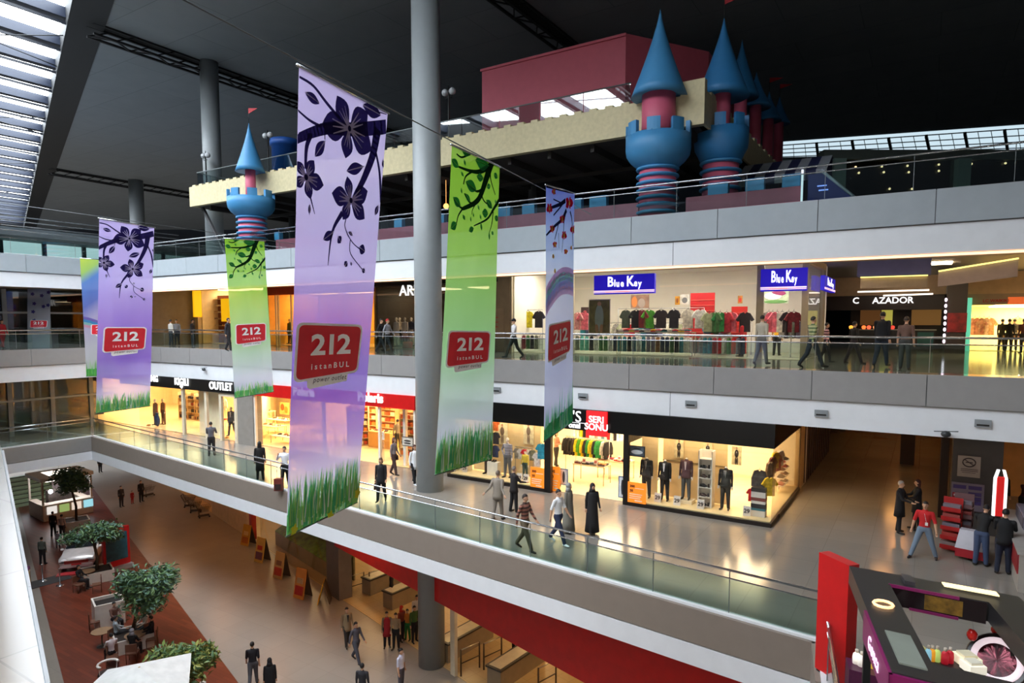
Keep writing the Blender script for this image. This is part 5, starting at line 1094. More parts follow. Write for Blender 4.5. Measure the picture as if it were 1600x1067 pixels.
# round mirror
c_ = at(1558, 1032, F1+1.75); t = thing('round_mirror', Vector((c_.x, c_.y, F1)), 'large tilted round mirror with white ring on the kiosk', 'mirror'); R = Matrix.Translation((0, 0, 1.75)) @ ((Vector((0, 0, CZ))-c_).normalized()+Vector((-.35, 0, .45))).to_track_quat('Z', 'Y').to_matrix().to_4x4()
R = R @ Matrix.Scale(.84, 4); MB().lathe([(.02, -.05), (.47, -.05), (.50, 0), (.47, .03)], M=R, n=40).build('frame', mat('#1c1416', .3), t)
MB().lathe([(.30, .035), (.41, .035), (.41, .045), (.30, .045), (.30, .035)], M=R, n=40, cap=False).build('light_ring', glow('#e8d4dc', .8), t)
MB().lathe([(.001, .03), (.30, .03)], M=R, n=40).build('glass', mat('#6a1c2c', .05, .5), t); MB().bar((0, 0, 0), (0, 0, 1.75), .04).build('pole', BLACK, t)
for px, py, s_, lab in ((1519, 992, .075, 'glossy red heart ornament beside the round mirror'), (1555, 984, .06, 'small red drop ornament on the kiosk post')):
    p = at(px, py, F1+2.1); MB().ball((0, 0, 0), s_, s_, s_*1.2).ball((-s_*.3, 0, s_*.8), s_*.5).build('red_ornament', mat('#d0201c', .2), None, lab, 'ornament', None, None, p)
p = at(1563, 995, F1+2.0); MB().bar((0, 0, -.3), (0, 0, .35), .02).build('light_tube', glow('#ffe9c0', 1.5), None, 'thin lit tube standing beside the round mirror', 'lamp', None, None, p)
# pillar notice, leaflet panels, red racks, lit sign, white counter
def onpillar(px, py): return pf(px, py, 2.86)
(u0, z1_), (u1, z0_) = onpillar(1497, 711), onpillar(1531, 747); t = thing('no_smoking_notice', W((u0+u1)/2, 2.86, z0_), 'pale no smoking notice on the square dark pillar', 'notice', TH); wd = u1-u0; h = z1_-z0_
MB().box(-wd/2, wd/2, -.02, .02, 0, h).build('panel', mat('#a89c90', .5), t)
mb = MB(); c0 = (0, -.03, h*.70); r = wd*.28; mb.tube([(r*math.cos(a*.314), -.03, h*.70+r*math.sin(a*.314)*.8) for a in range(21)], .018, 6); mb.bar((-r*.7, -.03, h*.7+r*.5), (r*.7, -.03, h*.7-r*.5), .012); mb.box(-r*.55, r*.55, -.035, -.02, h*.7-.015, h*.7+.015); mb.build('symbol', mat('#3a2c2c', .6), t)
MB().box(-wd*.35, wd*.4, -.03, -.02, h*.36, h*.39).box(-wd*.35, wd*.4, -.03, -.02, h*.28, h*.31).box(-wd*.3, wd*.3, -.03, -.02, h*.2, h*.22).build('writing', mat('#5a4c48', .6), t)
(u0, z1_), (u1, z0_) = onpillar(1487, 752), onpillar(1536, 800); wd = u1-u0; h = z1_-z0_; t = thing('leaflet_panel', W((u0+u1)/2, 2.84, z0_), 'mauve panel of purple leaflet strips on the pillar', 'panel', TH); MB().box(-wd/2, wd/2, -.02, .03, 0, h).build('panel', mat('#857a8a', .5), t)
for i, (x, y) in enumerate(((-.25, .85), (.22, .85), (.22, .62), (.22, .45), (.22, .3))): MB().box(x*wd-wd*.2, x*wd+wd*.2, -.04, -.02, y*h-.06, y*h+.06).build('leaflet', mat('#4a3a78', .5), t)
MB().box(-wd*.46, -wd*.05, -.04, -.02, h*.3, h*.62).build('red_notice', mat('#a01c28', .5), t); MB().box(-wd*.42, -wd*.09, -.05, -.04, h*.5, h*.57).build('white_band', mat('#d8c8c8', .5), t)
def rack(px, py, lab, col, h=1.5, n=5, w_=.5):
    t = thing('magazine_rack', at(px, py, F1), lab, 'rack', TH-.2); MB().box(-w_/2, w_/2, .15, .2, 0, h).build('back_panel', mat(col, .5), t)
    for i in range(n): z = .12+i*(h-.2)/n; MB().box(-w_/2, w_/2, -.15, .15, z, z+.03).box(-w_/2, w_/2, -.16, -.14, z, z+.12).build('shelf', mat(col, .4), t); MB().box(-w_/2+.03, w_/2-.03, -.1, .1, z+.03, z+.2).build('papers', mat(['#8a7a78', '#a83a34', '#6a6470', '#94403c', '#7a7078'][i % 5], .6), t)
rack(1484, 862, 'red rack of papers standing beside the pillar', '#a81c1c', 1.65); rack(1501, 860, 'grey red rack of papers, right by the red one', '#6a4a4c', 1.75)
t = thing('promo_stand', at(1516, 874, F1), 'low white and red leaflet stand before the racks', 'stand', TH-.2); MB().box(-.35, .35, -.25, .25, .1, .35).build('red_base', mat('#a81c28', .5), t); MB().hexa([(-.36, -.26, .35), (.36, -.26, .35), (.36, .26, .35), (-.36, .26, .35)], [(-.3, .0, .85), (.3, 0, .85), (.3, .26, .85), (-.3, .26, .85)]).build('tray', mat('#b8b4bc', .5), t); MB().box(-.05, .05, -.05, .05, 0, .1).build('foot', BLACK, t)
p = atd(1560, 806, 19.4); t = thing('lit_sign', Vector((p.x, p.y, F1)), 'upright lit red and white sign on the white service desk', 'sign', TH+.2); z0_ = p.z-F1
MB().box(-.04, .04, -.04, .04, 0, z0_).build('post', BLACK, t); MB().box(-.09, .09, -.05, .05, z0_, z0_+1.2).build('red_panel', glow('#b81818', .8), t)
for x in (-.14, .14): MB().box(x-.03, x+.03, -.06, .04, z0_, z0_+1.15).hexa([(x-.03, -.06, z0_+1.15), (x+.03, -.06, z0_+1.15), (x+.03, .04, z0_+1.15), (x-.03, .04, z0_+1.15)], [(x*.5-.03, -.06, z0_+1.42), (x*.5+.03, -.06, z0_+1.42), (x*.5+.03, .04, z0_+1.42), (x*.5-.03, .04, z0_+1.42)]).build('light_tube', glow('#ffffff', 1.2), t)
ca, cb = at(1590, 925, F1), at(1562, 845, F1); cc = cb-ca
t = thing('service_desk', ca, 'white and red service desk at the picture edge', 'desk', math.atan2(cc.y, cc.x)); L = cc.length
MB().box(0, L, -1.0, 0, 0, 1.0).build('body', mat('#a39c94', .5), t); MB().box(-.05, L+.05, -1.05, .05, 1.0, 1.06).build('desk_top', mat('#a8a4a0', .4), t); MB().box(.1, L*.55, -.0, .03, .45, .95).build('red_panel', mat('#8c1c24', .5), t)
MB().box(L*.5, L*.85, -.8, -.3, 1.06, 1.45).build('screen_box', mat('#7a7484', .5), t); MB().box(L*.5, L*.85, -.3, -.28, 1.1, 1.4).build('frame', mat('#4a4650', .5), t)
# small grilles and lamps on the white bands
for i, (px, py) in enumerate(((775, 609), (910, 619), (1079, 631), (1283, 646), (1536, 662))):
    u, z = pf(px, py, -.12); t = thing('vent_grille', W(u, -.06, z), 'small grey vent on the white band, %s from the big green banner' % names[i], 'vent', TH, 'vents on the white band'); MB().box(-.2, .2, -.05, 0, -.11, .11).build('frame', mat('#8b9094', .4), t); MB().box(-.15, .15, -.06, -.05, -.07, -.02).build('slot', BLACK, t)
for px, py, lab in ((319, 577, 'small dark dome camera on the white band by the far banners'), (1478, 678, 'small cable bracket under the white band above the side street')):
    u, z = pf(px, py, -.15); MB().ball((0, 0, 0), .13, .1, .1).bar((-.3, 0, .06), (.3, 0, .1), .012).build('dome_camera', mat('#33363a', .3), None, lab, 'camera', None, None, W(u, -.18, z), TH)
# ================================================================== MIDDLE FLOOR SIDE STREET
def ub(*a): return MB().ubox(*a)
uS = uB1+.1
BK_V = 22.
struct(ub(uS, pf(1512, 500, 21.)[0]-.2, BK_V+2, BK_V+2.2, F2, CEI), 'wall_back', mat('#21140f', .5))
u0, u1 = pf(1335, 480, BK_V)[0], pf(1476, 480, BK_V)[0]; zt_ = pf(1400, 461, BK_V)[1]
struct(ub(uS-3, u1+.3, BK_V, BK_V+.3, zt_, F3+.0), 'wall_fascia', mat('#c8a98a', .6))
struct(ub(u0-3, u1, BK_V+.2, BK_V+.5, pf(1400, 484, BK_V)[1], zt_), 'wall_panel', mat('#2c1c15', .4))
for tx, px, al in (('C', 1337, 'CENTER'), ('AZADOR', 1363, 'LEFT')):
    u, z = pf(px, 470, BK_V); MB().text(tx, .52, SM, 0, .02, .008, sx=.98, align=al).build('shop_lettering', glow('#ffffff', 1.2), None, 'glowing white %s letters over the dark coffee bar' % tx, 'sign', None, None, W(u, BK_V+.12, z), TH)
mb = MB(); u, z = pf(1408, 463, BK_V); mb.tube([(-.3, 0, 0), (0, 0, .14), (.3, 0, 0)], .04, 6); mb.build('shop_emblem', glow('#ffffff', 1.2), None, 'small white roof mark above the letter O', 'sign', None, None, W(u, BK_V+.12, z+.05), TH)
for (a, b_, py) in ((1340, 1452, 456), (1380, 1458, 462)):
    q0, q1 = pf(a, py, BK_V-1.2), pf(b_, py-3, BK_V-1.2); MB().bar(W(q0[0], BK_V-1.2, q0[1]), W(q1[0], BK_V-1.2, q1[1]), .05, 6).build('light_line', glow('#fff0dc', 2.), None, ('longer' if py == 456 else 'shorter')+' thin white line of light over the coffee bar', 'lamp', 'light lines over the coffee bar')
for i, (a, b_, c_, e_) in enumerate(((1378, 1394, '#b0a84a', .8), (1425, 1470, '#6a4a24', .9), (1345, 1375, '#5a3a1c', .7))):
    q0, q1 = pf(a, 478, BK_V+1.9), pf(b_, 508, BK_V+1.9); ub(q0[0], q1[0], BK_V+1.85, BK_V+1.95, q1[1], q0[1]).build('menu_board', glow(c_, e_), None, ('lit yellow menu board in the coffee bar', 'warm picture panel at the end of the coffee bar', 'dim brown lit panel beside the menu board')[i], 'board')
u0_, z_0 = pf(1340, 512, BK_V-.6); u1_, _ = pf(1462, 512, BK_V-.6)
t = thing('bar_counter', W(u0_, BK_V-.6, F2), 'long dark coffee bar counter with pale top', 'counter', TH); L = u1_-u0_; MB().box(0, L, 0, .7, 0, 1.1).build('body', mat('#2a2a28', .4), t); MB().box(-.05, L+.05, -.05, .75, 1.1, 1.16).build('worktop', mat('#c8c4b8', .3), t); MB().box(L*.78, L*.98, -.03, 0, .2, 1.0).build('teal_panel', mat('#2a6a68', .4), t)
for i, (px, c_) in enumerate(((1350, '#ff7a3a'), (1358, '#ff6040'), (1368, '#ffb070'), (1395, '#d84030'), (1408, '#e8e0d0'), (1330, '#ffb040'))):
    u, z = pf(px, 503, BK_V-.3); MB().ball((0, 0, .12), .12, .12, .1).lathe([(.08, 0), (.1, .1)], n=8).build('counter_lamp', glow(c_, 1.5), None, 'small glowing %s lamp on the coffee bar counter' % ('orange', 'coral', 'peach', 'red', 'cream', 'amber')[i], 'lamp', 'glowing things on the coffee bar', None, W(u, BK_V-.3, F2+1.16), TH)
q = pf(1480, 445, 17.); q2 = pf(1513, 445, 17.); struct(ub(q[0], q2[0], 17, 18.1, F2, CEI), 'pillar', mat('#2b211d', .5), None, 'dark square pillar beside the bright shop')
(a, za), (b_, zb_) = pf(1481, 489, 16.9), pf(1510, 519, 16.9); ub(a, b_, 16.93, 16.99, zb_, za).build('poster', mat('#7c1416', .5, noise=.5, scale=4), None, 'dark red poster on the dark square pillar', 'poster')
a, za = pf(1477, 492, 16.8); t = thing('string_light', W(a, 16.8, F2), 'vertical row of white lights beside the dark pillar', 'lamp', TH)
for i in range(8): MB().ball((0, 0, .6+i*.3), .06, .06, .1).build('bulb', glow('#ffe8ff', 2.5), t)
MB().bar((0, 0, 0), (0, 0, 3.), .02).build('pole', BLACK, t)
# bright shop
VS = 21.; a = pf(1512, 500, VS)[0]
shopbox(a, a+14, VS, VS+6, F2, pf(1550, 476, VS)[1], mat('#f0dca8', .2), mat('#fff0c0', .6), mat('#fff6dc', .7), (1.3, '#ffeab8', 9.), n=2)
zf = pf(1550, 476, VS)[1]; struct(ub(a-.2, a+14, VS-.1, VS+.2, zf, pf(1550, 459, VS)[1]), 'wall_fascia', mat('#a88c68', .5)); struct(ub(a-.2, a+14, VS-.1, VS+.2, pf(1550, 459, VS)[1], CEI+.0), 'wall_fascia', mat('#cfa878', .6))
u, z = pf(1556, 470, VS-.15); MB().text('LC WAIKIKI', .22, SM, 0, .01, .005).build('shop_lettering', mat('#c02818', .5), None, 'small red lettering over the bright shop', 'sign', None, None, W(u, VS-.14, z), TH)
u, z = pf(1575, 470, VS-.15); ub(u, u+6, VS-.14, VS-.11, z-.18, z+.2).build('sign_band', glow('#d8602c', .8), None, 'orange band beside the small red shop lettering', 'sign')
a2 = pf(1512, 500, VS-.3)[0]; ub(a2-.05, a2+.15, VS-.4, VS-.3, F2, F2+2.9).build('door_frame_light', glow('#6ad8b0', .8), None, 'green glowing upright edge of the bright shop', 'lamp')
# coffered ceiling pieces and lit coves
for (a_, b_, v0_, v1_, z0_, z1_, c_) in ((pf(1345, 430, 9)[0], pf(1450, 430, 9)[0], 9, 9.2, 16.35, CEI, '#b8a288'),):
    struct(ub(a_, b_, v0_, v1_, pf(1400, 449, 9)[1], pf(1400, 431, 9)[1]), 'wall_fascia', mat(c_, .6)); struct(ub(a_-.1, b_+.1, v0_-.6, v1_+.2, pf(1400, 431, 9)[1], CEI), 'ceiling', mat('#6a6ca0', .6))
    ub(a_, b_, v0_-.1, v0_-.02, pf(1400, 432.5, 9)[1], pf(1400, 430.5, 9)[1]).build('cove_light', glow('#fff08a', 1.6), None, 'yellow lit cove line in the side street ceiling', 'lamp')
a_, b_ = pf(1466, 430, 7.5)[0], pf(1590, 430, 7.5)[0]; zl, zr = pf(1466, 424, 7.5)[1], pf(1560, 405, 7.5)[1]
mb = MB().hexa([W(a_, 7.5, pf(1466, 448, 7.5)[1]), W(b_, 7.5, pf(1590, 432, 7.5)[1]), W(b_, 7.7, pf(1590, 432, 7.5)[1]), W(a_, 7.7, pf(1466, 448, 7.5)[1])], [W(a_, 7.5, zl), W(b_, 7.5, zr), W(b_, 7.7, zr), W(a_, 7.7, zl)]); struct(mb, 'wall_fascia', mat('#b09c94', .6))
MB().bar(W(a_, 7.42, zl), W(b_, 7.42, zr), .04, 4).build('cove_light', glow('#fff08a', 1.5), None, 'slanting yellow cove line above the bright shop', 'lamp')
u, z = pf(1290, 440, VB+2); 
for i in range(4): MB().box(-.5, .5, -.5, .5, -.05, 0).build('ceiling_lamp', glow('#ffdca8', 45.), None, 'square ceiling lamp of the middle side street', 'lamp', 'side street ceiling lamps', None, W(-2+i*5, 13+i*.5, CEI-.01), TH)
for i in range(4): MB().box(-1.0, 1.0, -.2, .2, -.05, 0).build('ceiling_lamp', glow('#ffe6c8', 24.), None, 'unseen long lamp added behind the upper floor edge to brighten the side street', 'lamp', 'added side street fill lamps', None, W(-5+i*4.2, 3.2, CEI-.01), TH)  # hidden lamps added to wash the coffers and floor edge with light
for i in range(4):
    MB().lathe([(.35, -.04), (.35, 0)], n=14).build('ceiling_lamp', glow('#ffb468', 17.), None, 'round warm lamp over the brown side street', 'lamp', 'brown side street lamps', None, W(-3.5+(i % 2)*.4, 7+i*5, F2-1.87), TH)
for i, (u, v) in enumerate(((4, 5), (9, 5))): MB().lathe([(.3, -.04), (.3, 0)], n=14).build('ceiling_lamp', glow('#ffc07a', 13.), None, 'round warm lamp over the service desk', 'lamp', 'lamps over the service desk', None, W(u, v, F2-1.87), TH)
# ================================================================== PEOPLE
SKIN = ['#c79a7c', '#b98a6c', '#d3a98c']
def capsule(mb, a, b, ra, rb, n=9):
    a = Vector(a); b = Vector(b); d = b-a; L = d.length
    if L < 1e-5: return mb.ball(a, ra, n=n, k=6)
    q = d.to_track_quat('Z', 'X').to_matrix().to_4x4(); M = Matrix.Translation(a) @ q; pr = []
    for i in range(4): t = math.pi/2*(i/3-1); pr.append((max(ra*math.cos(t), 1e-4), ra*math.sin(t)))
    for i in range(4): t = math.pi/2*(i/3); pr.append((max(rb*math.cos(t), 1e-4), L+rb*math.sin(t)))
    o = len(mb.v); k = len(pr)
    for r, z in pr:
        for j in range(n): t = 2*math.pi*j/n; mb.v.append(tuple(M @ Vector((r*math.cos(t), r*math.sin(t), z))))
    for i in range(k-1):
        for j in range(n): mb.f.append((o+i*n+j, o+i*n+(j+1) % n, o+(i+1)*n+(j+1) % n, o+(i+1)*n+j)); mb.m.append(0); mb.sm.append(True)
    mb.f.append(tuple(o+j for j in range(n))[::-1]); mb.f.append(tuple(o+(k-1)*n+j for j in range(n))); mb.m += [0, 0]; mb.sm += [True, True]
    return mb
def dirv(pitch, out=0., yaw=0.):                         # a limb direction: 0 = straight down, + pitch = forward (-y)
    v = Vector((math.sin(out), -math.sin(pitch)*math.cos(out), -math.cos(pitch)*math.cos(out)))
    return Matrix.Rotation(yaw, 3, 'Z') @ v
POSES = {   # thighs (pitch), knees (bend), arms: (upper pitch, out, fore pitch, fore in-swing)
 'stand': dict(th=(.03, -.03), kn=(.02, .05), arm=((.02, .12, .15, 0), (.0, .12, .12, 0))),
 'walk':  dict(th=(.42, -.30), kn=(.06, .35), arm=((-.35, .12, -.1, 0), (.35, .12, .65, 0))),
 'walk2': dict(th=(-.28, .40), kn=(.40, .05), arm=((.35, .12, .7, 0), (-.35, .12, -.1, 0))),
 'short': dict(th=(.22, -.18), kn=(.04, .25), arm=((-.15, .12, .1, 0), (.15, .12, .5, 0))),
 'behind': dict(th=(.15, -.12), kn=(.04, .15), arm=((-.45, .18, -.5, -.5), (-.45, .18, -.5, -.5))),
 'chest': dict(th=(.12, -.1), kn=(.04, .12), arm=((.25, .15, 1.7, .75), (.25, .15, 1.6, .75))),
 'phone': dict(th=(.1, -.08), kn=(.05, .1), arm=((.9, .15, 2.6, .5), (.05, .15, .25, 0))),
 'reach': dict(th=(.08, -.06), kn=(.05, .1), arm=((.6, .12, 1.35, .15), (.5, .12, 1.3, .15))),
 'lean':  dict(th=(.12, .0), kn=(.05, .05), arm=((.8, .1, 1.35, .3), (.8, .1, 1.35, .3)), lean=.32),
 'wide':  dict(th=(.18, -.12), kn=(.04, .1), arm=((-.1, .3, .15, 0), (.1, .3, .3, 0)), spread=.26),
 'sit':   dict(th=(1.5, 1.45), kn=(1.5, 1.45), arm=((.5, .12, 1.2, .3), (.5, .12, 1.2, .3)), sit=True),
 'hips':  dict(th=(.05, -.05), kn=(.03, .05), arm=((-.3, .55, .5, .9), (.02, .12, .1, 0))),
 'mann':  dict(th=(.02, -.02), kn=(.0, .0), arm=((.05, .12, .12, 0), (.05, .12, .12, 0))),
}
def body_mesh(pose, woman, head, voxel, slim=1.):
    """one continuous body (union of tapered limbs, torso and head, fused into a single skin) plus a tag for every face"""
    P = POSES[pose]; mb = MB(); seg = []                 # seg: (a, b, ra, rb, tag)
    def S(a, b, ra, rb, tag): capsule(mb, a, b, ra, rb); seg.append((Vector(a), Vector(b), ra, rb, tag))
    w_ = .93 if woman else 1.; lean = P.get('lean', 0.); LM = Matrix.Translation((0, 0, .93)) @ Matrix.Rotation(lean, 4, 'X') @ Matrix.Translation((0, 0, -.93))
    rings = [(0, 0, .84, .135*slim, .10), (0, .0, .92, .165*(1.03 if woman else .98)*slim, .118), (0, 0, 1.02, .145*w_*slim, .105*slim), (0, 0, 1.12, .138*w_*slim, .10*slim), (0, 0, 1.26, .165*w_, .115), (0, 0, 1.36, .18*w_, .112), (0, .005, 1.425, .15*w_, .085), (0, .01, 1.46, .075, .06), (0, .005, 1.50, .055, .055)]
    mb.loft(rings, 14, 0, LM)
    for (z0, z1, r, tag) in ((.86, .96, .14, 'leg'), (1.0, 1.38, .13, 'top')):
        for x in (-.06, 0, .06): seg.append((LM @ Vector((x, 0, z0)), LM @ Vector((x, 0, z1)), r, r, tag))
    if head:
        n0, n1 = LM @ Vector((0, .01, 1.44)), LM @ Vector((0, -.012, 1.56)); S(n0, n1, .055, .05, 'skin')
        HM = LM @ Matrix.Translation((0, -.02, 1.625)); mb.ball((0, .012, .018), .074, .088, .098, 0, 14, 10, HM); mb.ball((0, -.028, -.042), .052, .052, .062, 0, 12, 8, HM)
        seg.append((HM @ Vector((0, 0, -.05)), HM @ Vector((0, 0, .04)), .08, .085, 'skin'))
        capsule(mb, HM @ Vector((0, -.078, .012)), HM @ Vector((0, -.095, -.022)), .011, .015, 8)
        for s in (-1, 1): mb.ball((s*.076, .01, -.005), .012, .022, .032, 0, 8, 6, HM)
    else: HM = None; S(LM @ Vector((0, 0, 1.44)), LM @ Vector((0, 0, 1.51)), .055, .05, 'skin')
    for i, s in enumerate((-1, 1)):                     # legs
        h = Vector((s*.088, 0, .90)); tp = P['th'][i]; kb = P['kn'][i]; sp = P.get('spread', .03)
        d1 = dirv(tp, s*sp); d2 = dirv(tp-kb, s*sp); k = h+d1*.43; a = k+d2*.40
        S(h, k, .104*slim, .078, 'leg'); S(k, a, .076, .060, 'leg')
        S(a, a+Vector((s*.02, 0, -.045))+Vector((0, .02, 0)), .04, .04, 'shoe'); toe = a+Vector((s*.035, -.17, -.055)) if (tp-kb) > -.35 else a+Vector((s*.03, -.13, -.13)); S(a+Vector((0, .02, -.045)), toe, .042, .034, 'shoe')
        if (tp-kb) > -.35: S(a+Vector((0, .0, -.06)), toe+Vector((0, .03, -.008)), .035, .03, 'shoe')
    hands = []
    for i, s in enumerate((-1, 1)):                     # arms
        up, out, fp, sw = P['arm'][i]; sh = LM @ Vector((s*.185*w_, .005, 1.40)); d1 = dirv(up, s*out); e = sh+d1*.28
        d2 = Matrix.Rotation(0, 3, 'Z') @ dirv(fp, s*(out*.6-sw)); w2 = e+d2*.25
        S(LM @ Vector((s*.11, 0, 1.40)), sh, .06, .056, 'top'); S(sh, e, .060*slim, .050, 'arm'); S(e, w2, .047, .032, 'fore')
        side = Vector((0, -1, 0)).cross(d2); side = side.normalized() if side.length > .1 else Vector((1, 0, 0)); pn = d2.cross(side).normalized()
        pal = w2+d2*.075; S(w2, pal, .026, .030, 'hand'); S(w2+d2*.03+side*.012, pal+side*.015, .022, .022, 'hand'); S(w2+d2*.03-side*.012, pal-side*.015, .022, .022, 'hand')
        for k in range(4):
            f0 = pal+side*(-.030+.020*k)+d2*.01; L = (.055, .068, .064, .05)[k]; f1 = f0+d2*L*.55+pn*.006; f2 = f1+d2*L*.45+pn*.02; S(f0, f1, .0095, .009, 'hand'); S(f1, f2, .009, .008, 'hand')
        t0 = w2+d2*.03+pn*.012+Vector((0, -1, 0))*.012; t1 = t0+d2*.03-Vector((0, .028, 0)); S(t0, t1, .011, .010, 'hand'); S(t1, t1+d2*.025, .010, .008, 'hand'); hands.append(pal)
    return mb, seg, HM, LM, hands
_BC = {}
def body(pose, woman, head, voxel, slim):
    key = (pose, woman, head, voxel, slim)
    if key in _BC: return _BC[key]
    mb, seg, HM, LM, hands = body_mesh(pose, woman, head, voxel, slim)
    me = mb.mesh('body', []); o = bpy.data.objects.new('tmp', me); C.objects.link(o)
    m = o.modifiers.new('r', 'REMESH'); m.mode = 'VOXEL'; m.voxel_size = voxel; m.use_smooth_shade = True
    m2 = o.modifiers.new('s', 'CORRECTIVE_SMOOTH') if False else o.modifiers.new('s', 'SMOOTH'); m2.iterations = 2; m2.factor = .5
    dg = bpy.context.evaluated_depsgraph_get(); ev = o.evaluated_get(dg); out = bpy.data.meshes.new_from_object(ev, depsgraph=dg)
    bpy.data.objects.remove(o)
    n = len(out.polygons); c = np.empty(n*3, 'f'); out.polygons.foreach_get('center', c); c = c.reshape(-1, 3); best = np.full(n, 1e9); tag_ = np.zeros(n, int); names_ = ['skin', 'top', 'leg', 'shoe', 'arm', 'fore', 'hand']
    for a, b, ra, rb, tg in seg:
        a = np.array(a); b = np.array(b); d = b-a; L = d.dot(d) or 1e-9; t = np.clip(((c-a) @ d)/L, 0, 1); dist = np.linalg.norm(c-(a+t[:, None]*d), axis=1)-(ra+(rb-ra)*t)
        w_ = dist < best; best[w_] = dist[w_]; tag_[w_] = names_.index(tg)
    vz = np.empty(len(out.vertices)*3, 'f'); out.vertices.foreach_get('co', vz); zmin = vz.reshape(-1, 3)[:, 2].min()
    _BC[key] = (out, tag_, c, HM, LM, hands, float(zmin)); return _BC[key]
def person(p, heading, label, pose='stand', top='#333333', leg='#222222', shoe='#1a1512', skin='#c79a7c', hair='#1c1512', woman=False, h=1.74, hairlen=0, sleeve=True, coat=None, coat_hem=.8, scarf=None, robe=None, stripe=None, cap=None, shirt=None, tie=None, bag=None, lod=.014, bare=False, belt=False, slim=1., group=None, head=True, cat='person', name='person', seat=None, kid=False, badge=False, strap=False):
    s = h/1.73; src, tg, cen, HM, LM, hands, zmin = body(pose, woman, head, lod, slim)
    me = src.copy(); cols = dict(skin=skin, top=top, leg=leg, shoe=shoe); mats = [mat(skin, .55), mat(top, .8), mat(leg, .8), mat(shoe, .5), mat(stripe or top, .8)]
    me.materials.clear(); [me.materials.append(m) for m in mats]
    idx = np.array([0, 1, 2, 3, 1, 1 if sleeve else 0, 0])[tg]
    idx[(tg == 2) & (cen[:, 2] > .99)] = 1
    if bare: idx[(tg == 2) & (cen[:, 2] < .5)] = 0
    if stripe: idx[(idx == 1) & ((np.floor(cen[:, 2]/.06) % 2) == 0)] = 4
    if not head: idx[(tg == 0)] = 0
    me.polygons.foreach_set('material_index', idx.astype('i')); me.update()
    t = thing(name, p, label, cat, heading, group)
    o = bpy.data.objects.new('body', me); C.objects.link(o); o.parent = t; o.scale = (s, s, s)
    dz = -zmin*s if seat is None else 0
    if seat is not None: dz = seat-.80*s
    o.location = (0, 0, dz); SC = Matrix.Translation((0, 0, dz)) @ Matrix.Scale(s, 4)
    def part(nm, mb_, m): mb_.v = [tuple(SC @ Vector(v)) for v in mb_.v]; return mb_.build(nm, m, t)
    if head:
        H = HM
        if scarf:
            mb = MB().ball((0, .02, .022), .092, .105, .118, 0, 16, 10, H); mb.loft([(0, .03, -.17, .13, .10), (0, .03, -.10, .10, .095), (0, .03, -.03, .09, .092)], 14, 0, H); part('headscarf', mb, mat(scarf, .8)); part('face', MB().ball((0, -.060, -.008), .050, .036, .070, 0, 12, 8, H), mat(skin, .55))
        else:
            mb = MB(); n, k = 14, 8; vs = []; hm = mat(hair if hair != 'none' else '#e8e0d4', .6)
            for j in range(k+1):
                ph = math.pi/2*(1-j/k*1.25)
                for i in range(n):
                    a = 2*math.pi*i/n; cut = 1.0; z = math.sin(ph); y = math.sin(a)*math.cos(ph); x = math.cos(a)*math.cos(ph)
                    if y < 0 and z < .42: f = (.42-z); z = .42-f*.12; q = math.sqrt(max(1e-6, 1-z*z)); l = math.hypot(x, y) or 1; x, y = x/l*q, y/l*q
                    vs.append((x*.082, .014+y*.096, .022+z*.106))
            mb.add(vs, [(j*n+i, j*n+(i+1) % n, (j+1)*n+(i+1) % n, (j+1)*n+i) for j in range(k) for i in range(n)], 0, True, H)
            if hairlen: mb.loft([(0, .045, -.02-hairlen, .075, .035), (0, .05, -.02-hairlen*.6, .09, .05), (0, .03, -.0, .088, .078), (0, .02, .06, .082, .08)], 14, 0, H)
            if hair != 'none': part('hair', mb, hm)
        if lod < .016:
            for sx in (-1, 1): part('eye', MB().ball((sx*.028, -.072, .012), .009, .006, .006, 0, 8, 6, H), mat('#1a1412', .3))
            part('mouth', MB().ball((0, -.078, -.048), .020, .006, .006, 0, 8, 6, H), mat('#8a4a42', .5))
        if cap: part('cap', MB().ball((0, .012, .045), .088, .102, .085, 0, 14, 8, H).box(-.06, .06, -.17, -.05, .045, .06, 0, H), mat(cap, .7))
    if coat:
        hem = coat_hem; w_ = 1 if not woman else .94; yo = 0
        rg = [(0, yo, hem, .21*w_ if hem < .7 else .19*w_, .165), (0, yo, (hem+1.0)/2, .19*w_, .15), (0, 0, 1.05, .168*w_*slim, .13), (0, 0, 1.18, .165*w_*slim, .125), (0, 0, 1.30, .182*w_, .13), (0, 0, 1.38, .165*w_, .115), (0, .003, 1.43, .125, .09), (0, .005, 1.465, .075, .065)]
        part('coat', MB().loft(rg, 18, 0, LM), mat(coat, .8))
    if robe:
        part('robe', MB().loft([(0, 0, .05, .26, .24), (0, 0, .35, .23, .21), (0, 0, .8, .20, .17), (0, 0, 1.05, .18, .14), (0, 0, 1.3, .195, .14), (0, 0, 1.40, .175, .115), (0, .005, 1.46, .10, .08)], 20), mat(robe, .8))
    if shirt: part('shirt_front', MB().hexa([(-.012, -.132, 1.12), (.012, -.132, 1.12), (.045, -.118, 1.43), (-.045, -.118, 1.43)], [(-.012, -.142, 1.12), (.012, -.142, 1.12), (.045, -.128, 1.43), (-.045, -.128, 1.43)], 0, LM), mat(shirt, .7))
    if tie: part('tie', MB().hexa([(-.008, -.143, 1.10), (.008, -.143, 1.10), (.012, -.132, 1.42), (-.012, -.132, 1.42)], [(-.02, -.15, 1.14), (.02, -.15, 1.14), (.012, -.14, 1.42), (-.012, -.14, 1.42)], 0, LM), mat(tie, .6))
    if badge: part('badge', MB().box(.03, .10, -.135, -.125, 1.05, 1.14).bar((0, -.13, 1.40), (.06, -.13, 1.14), .004, 4), mat('#e8e4e0', .5))
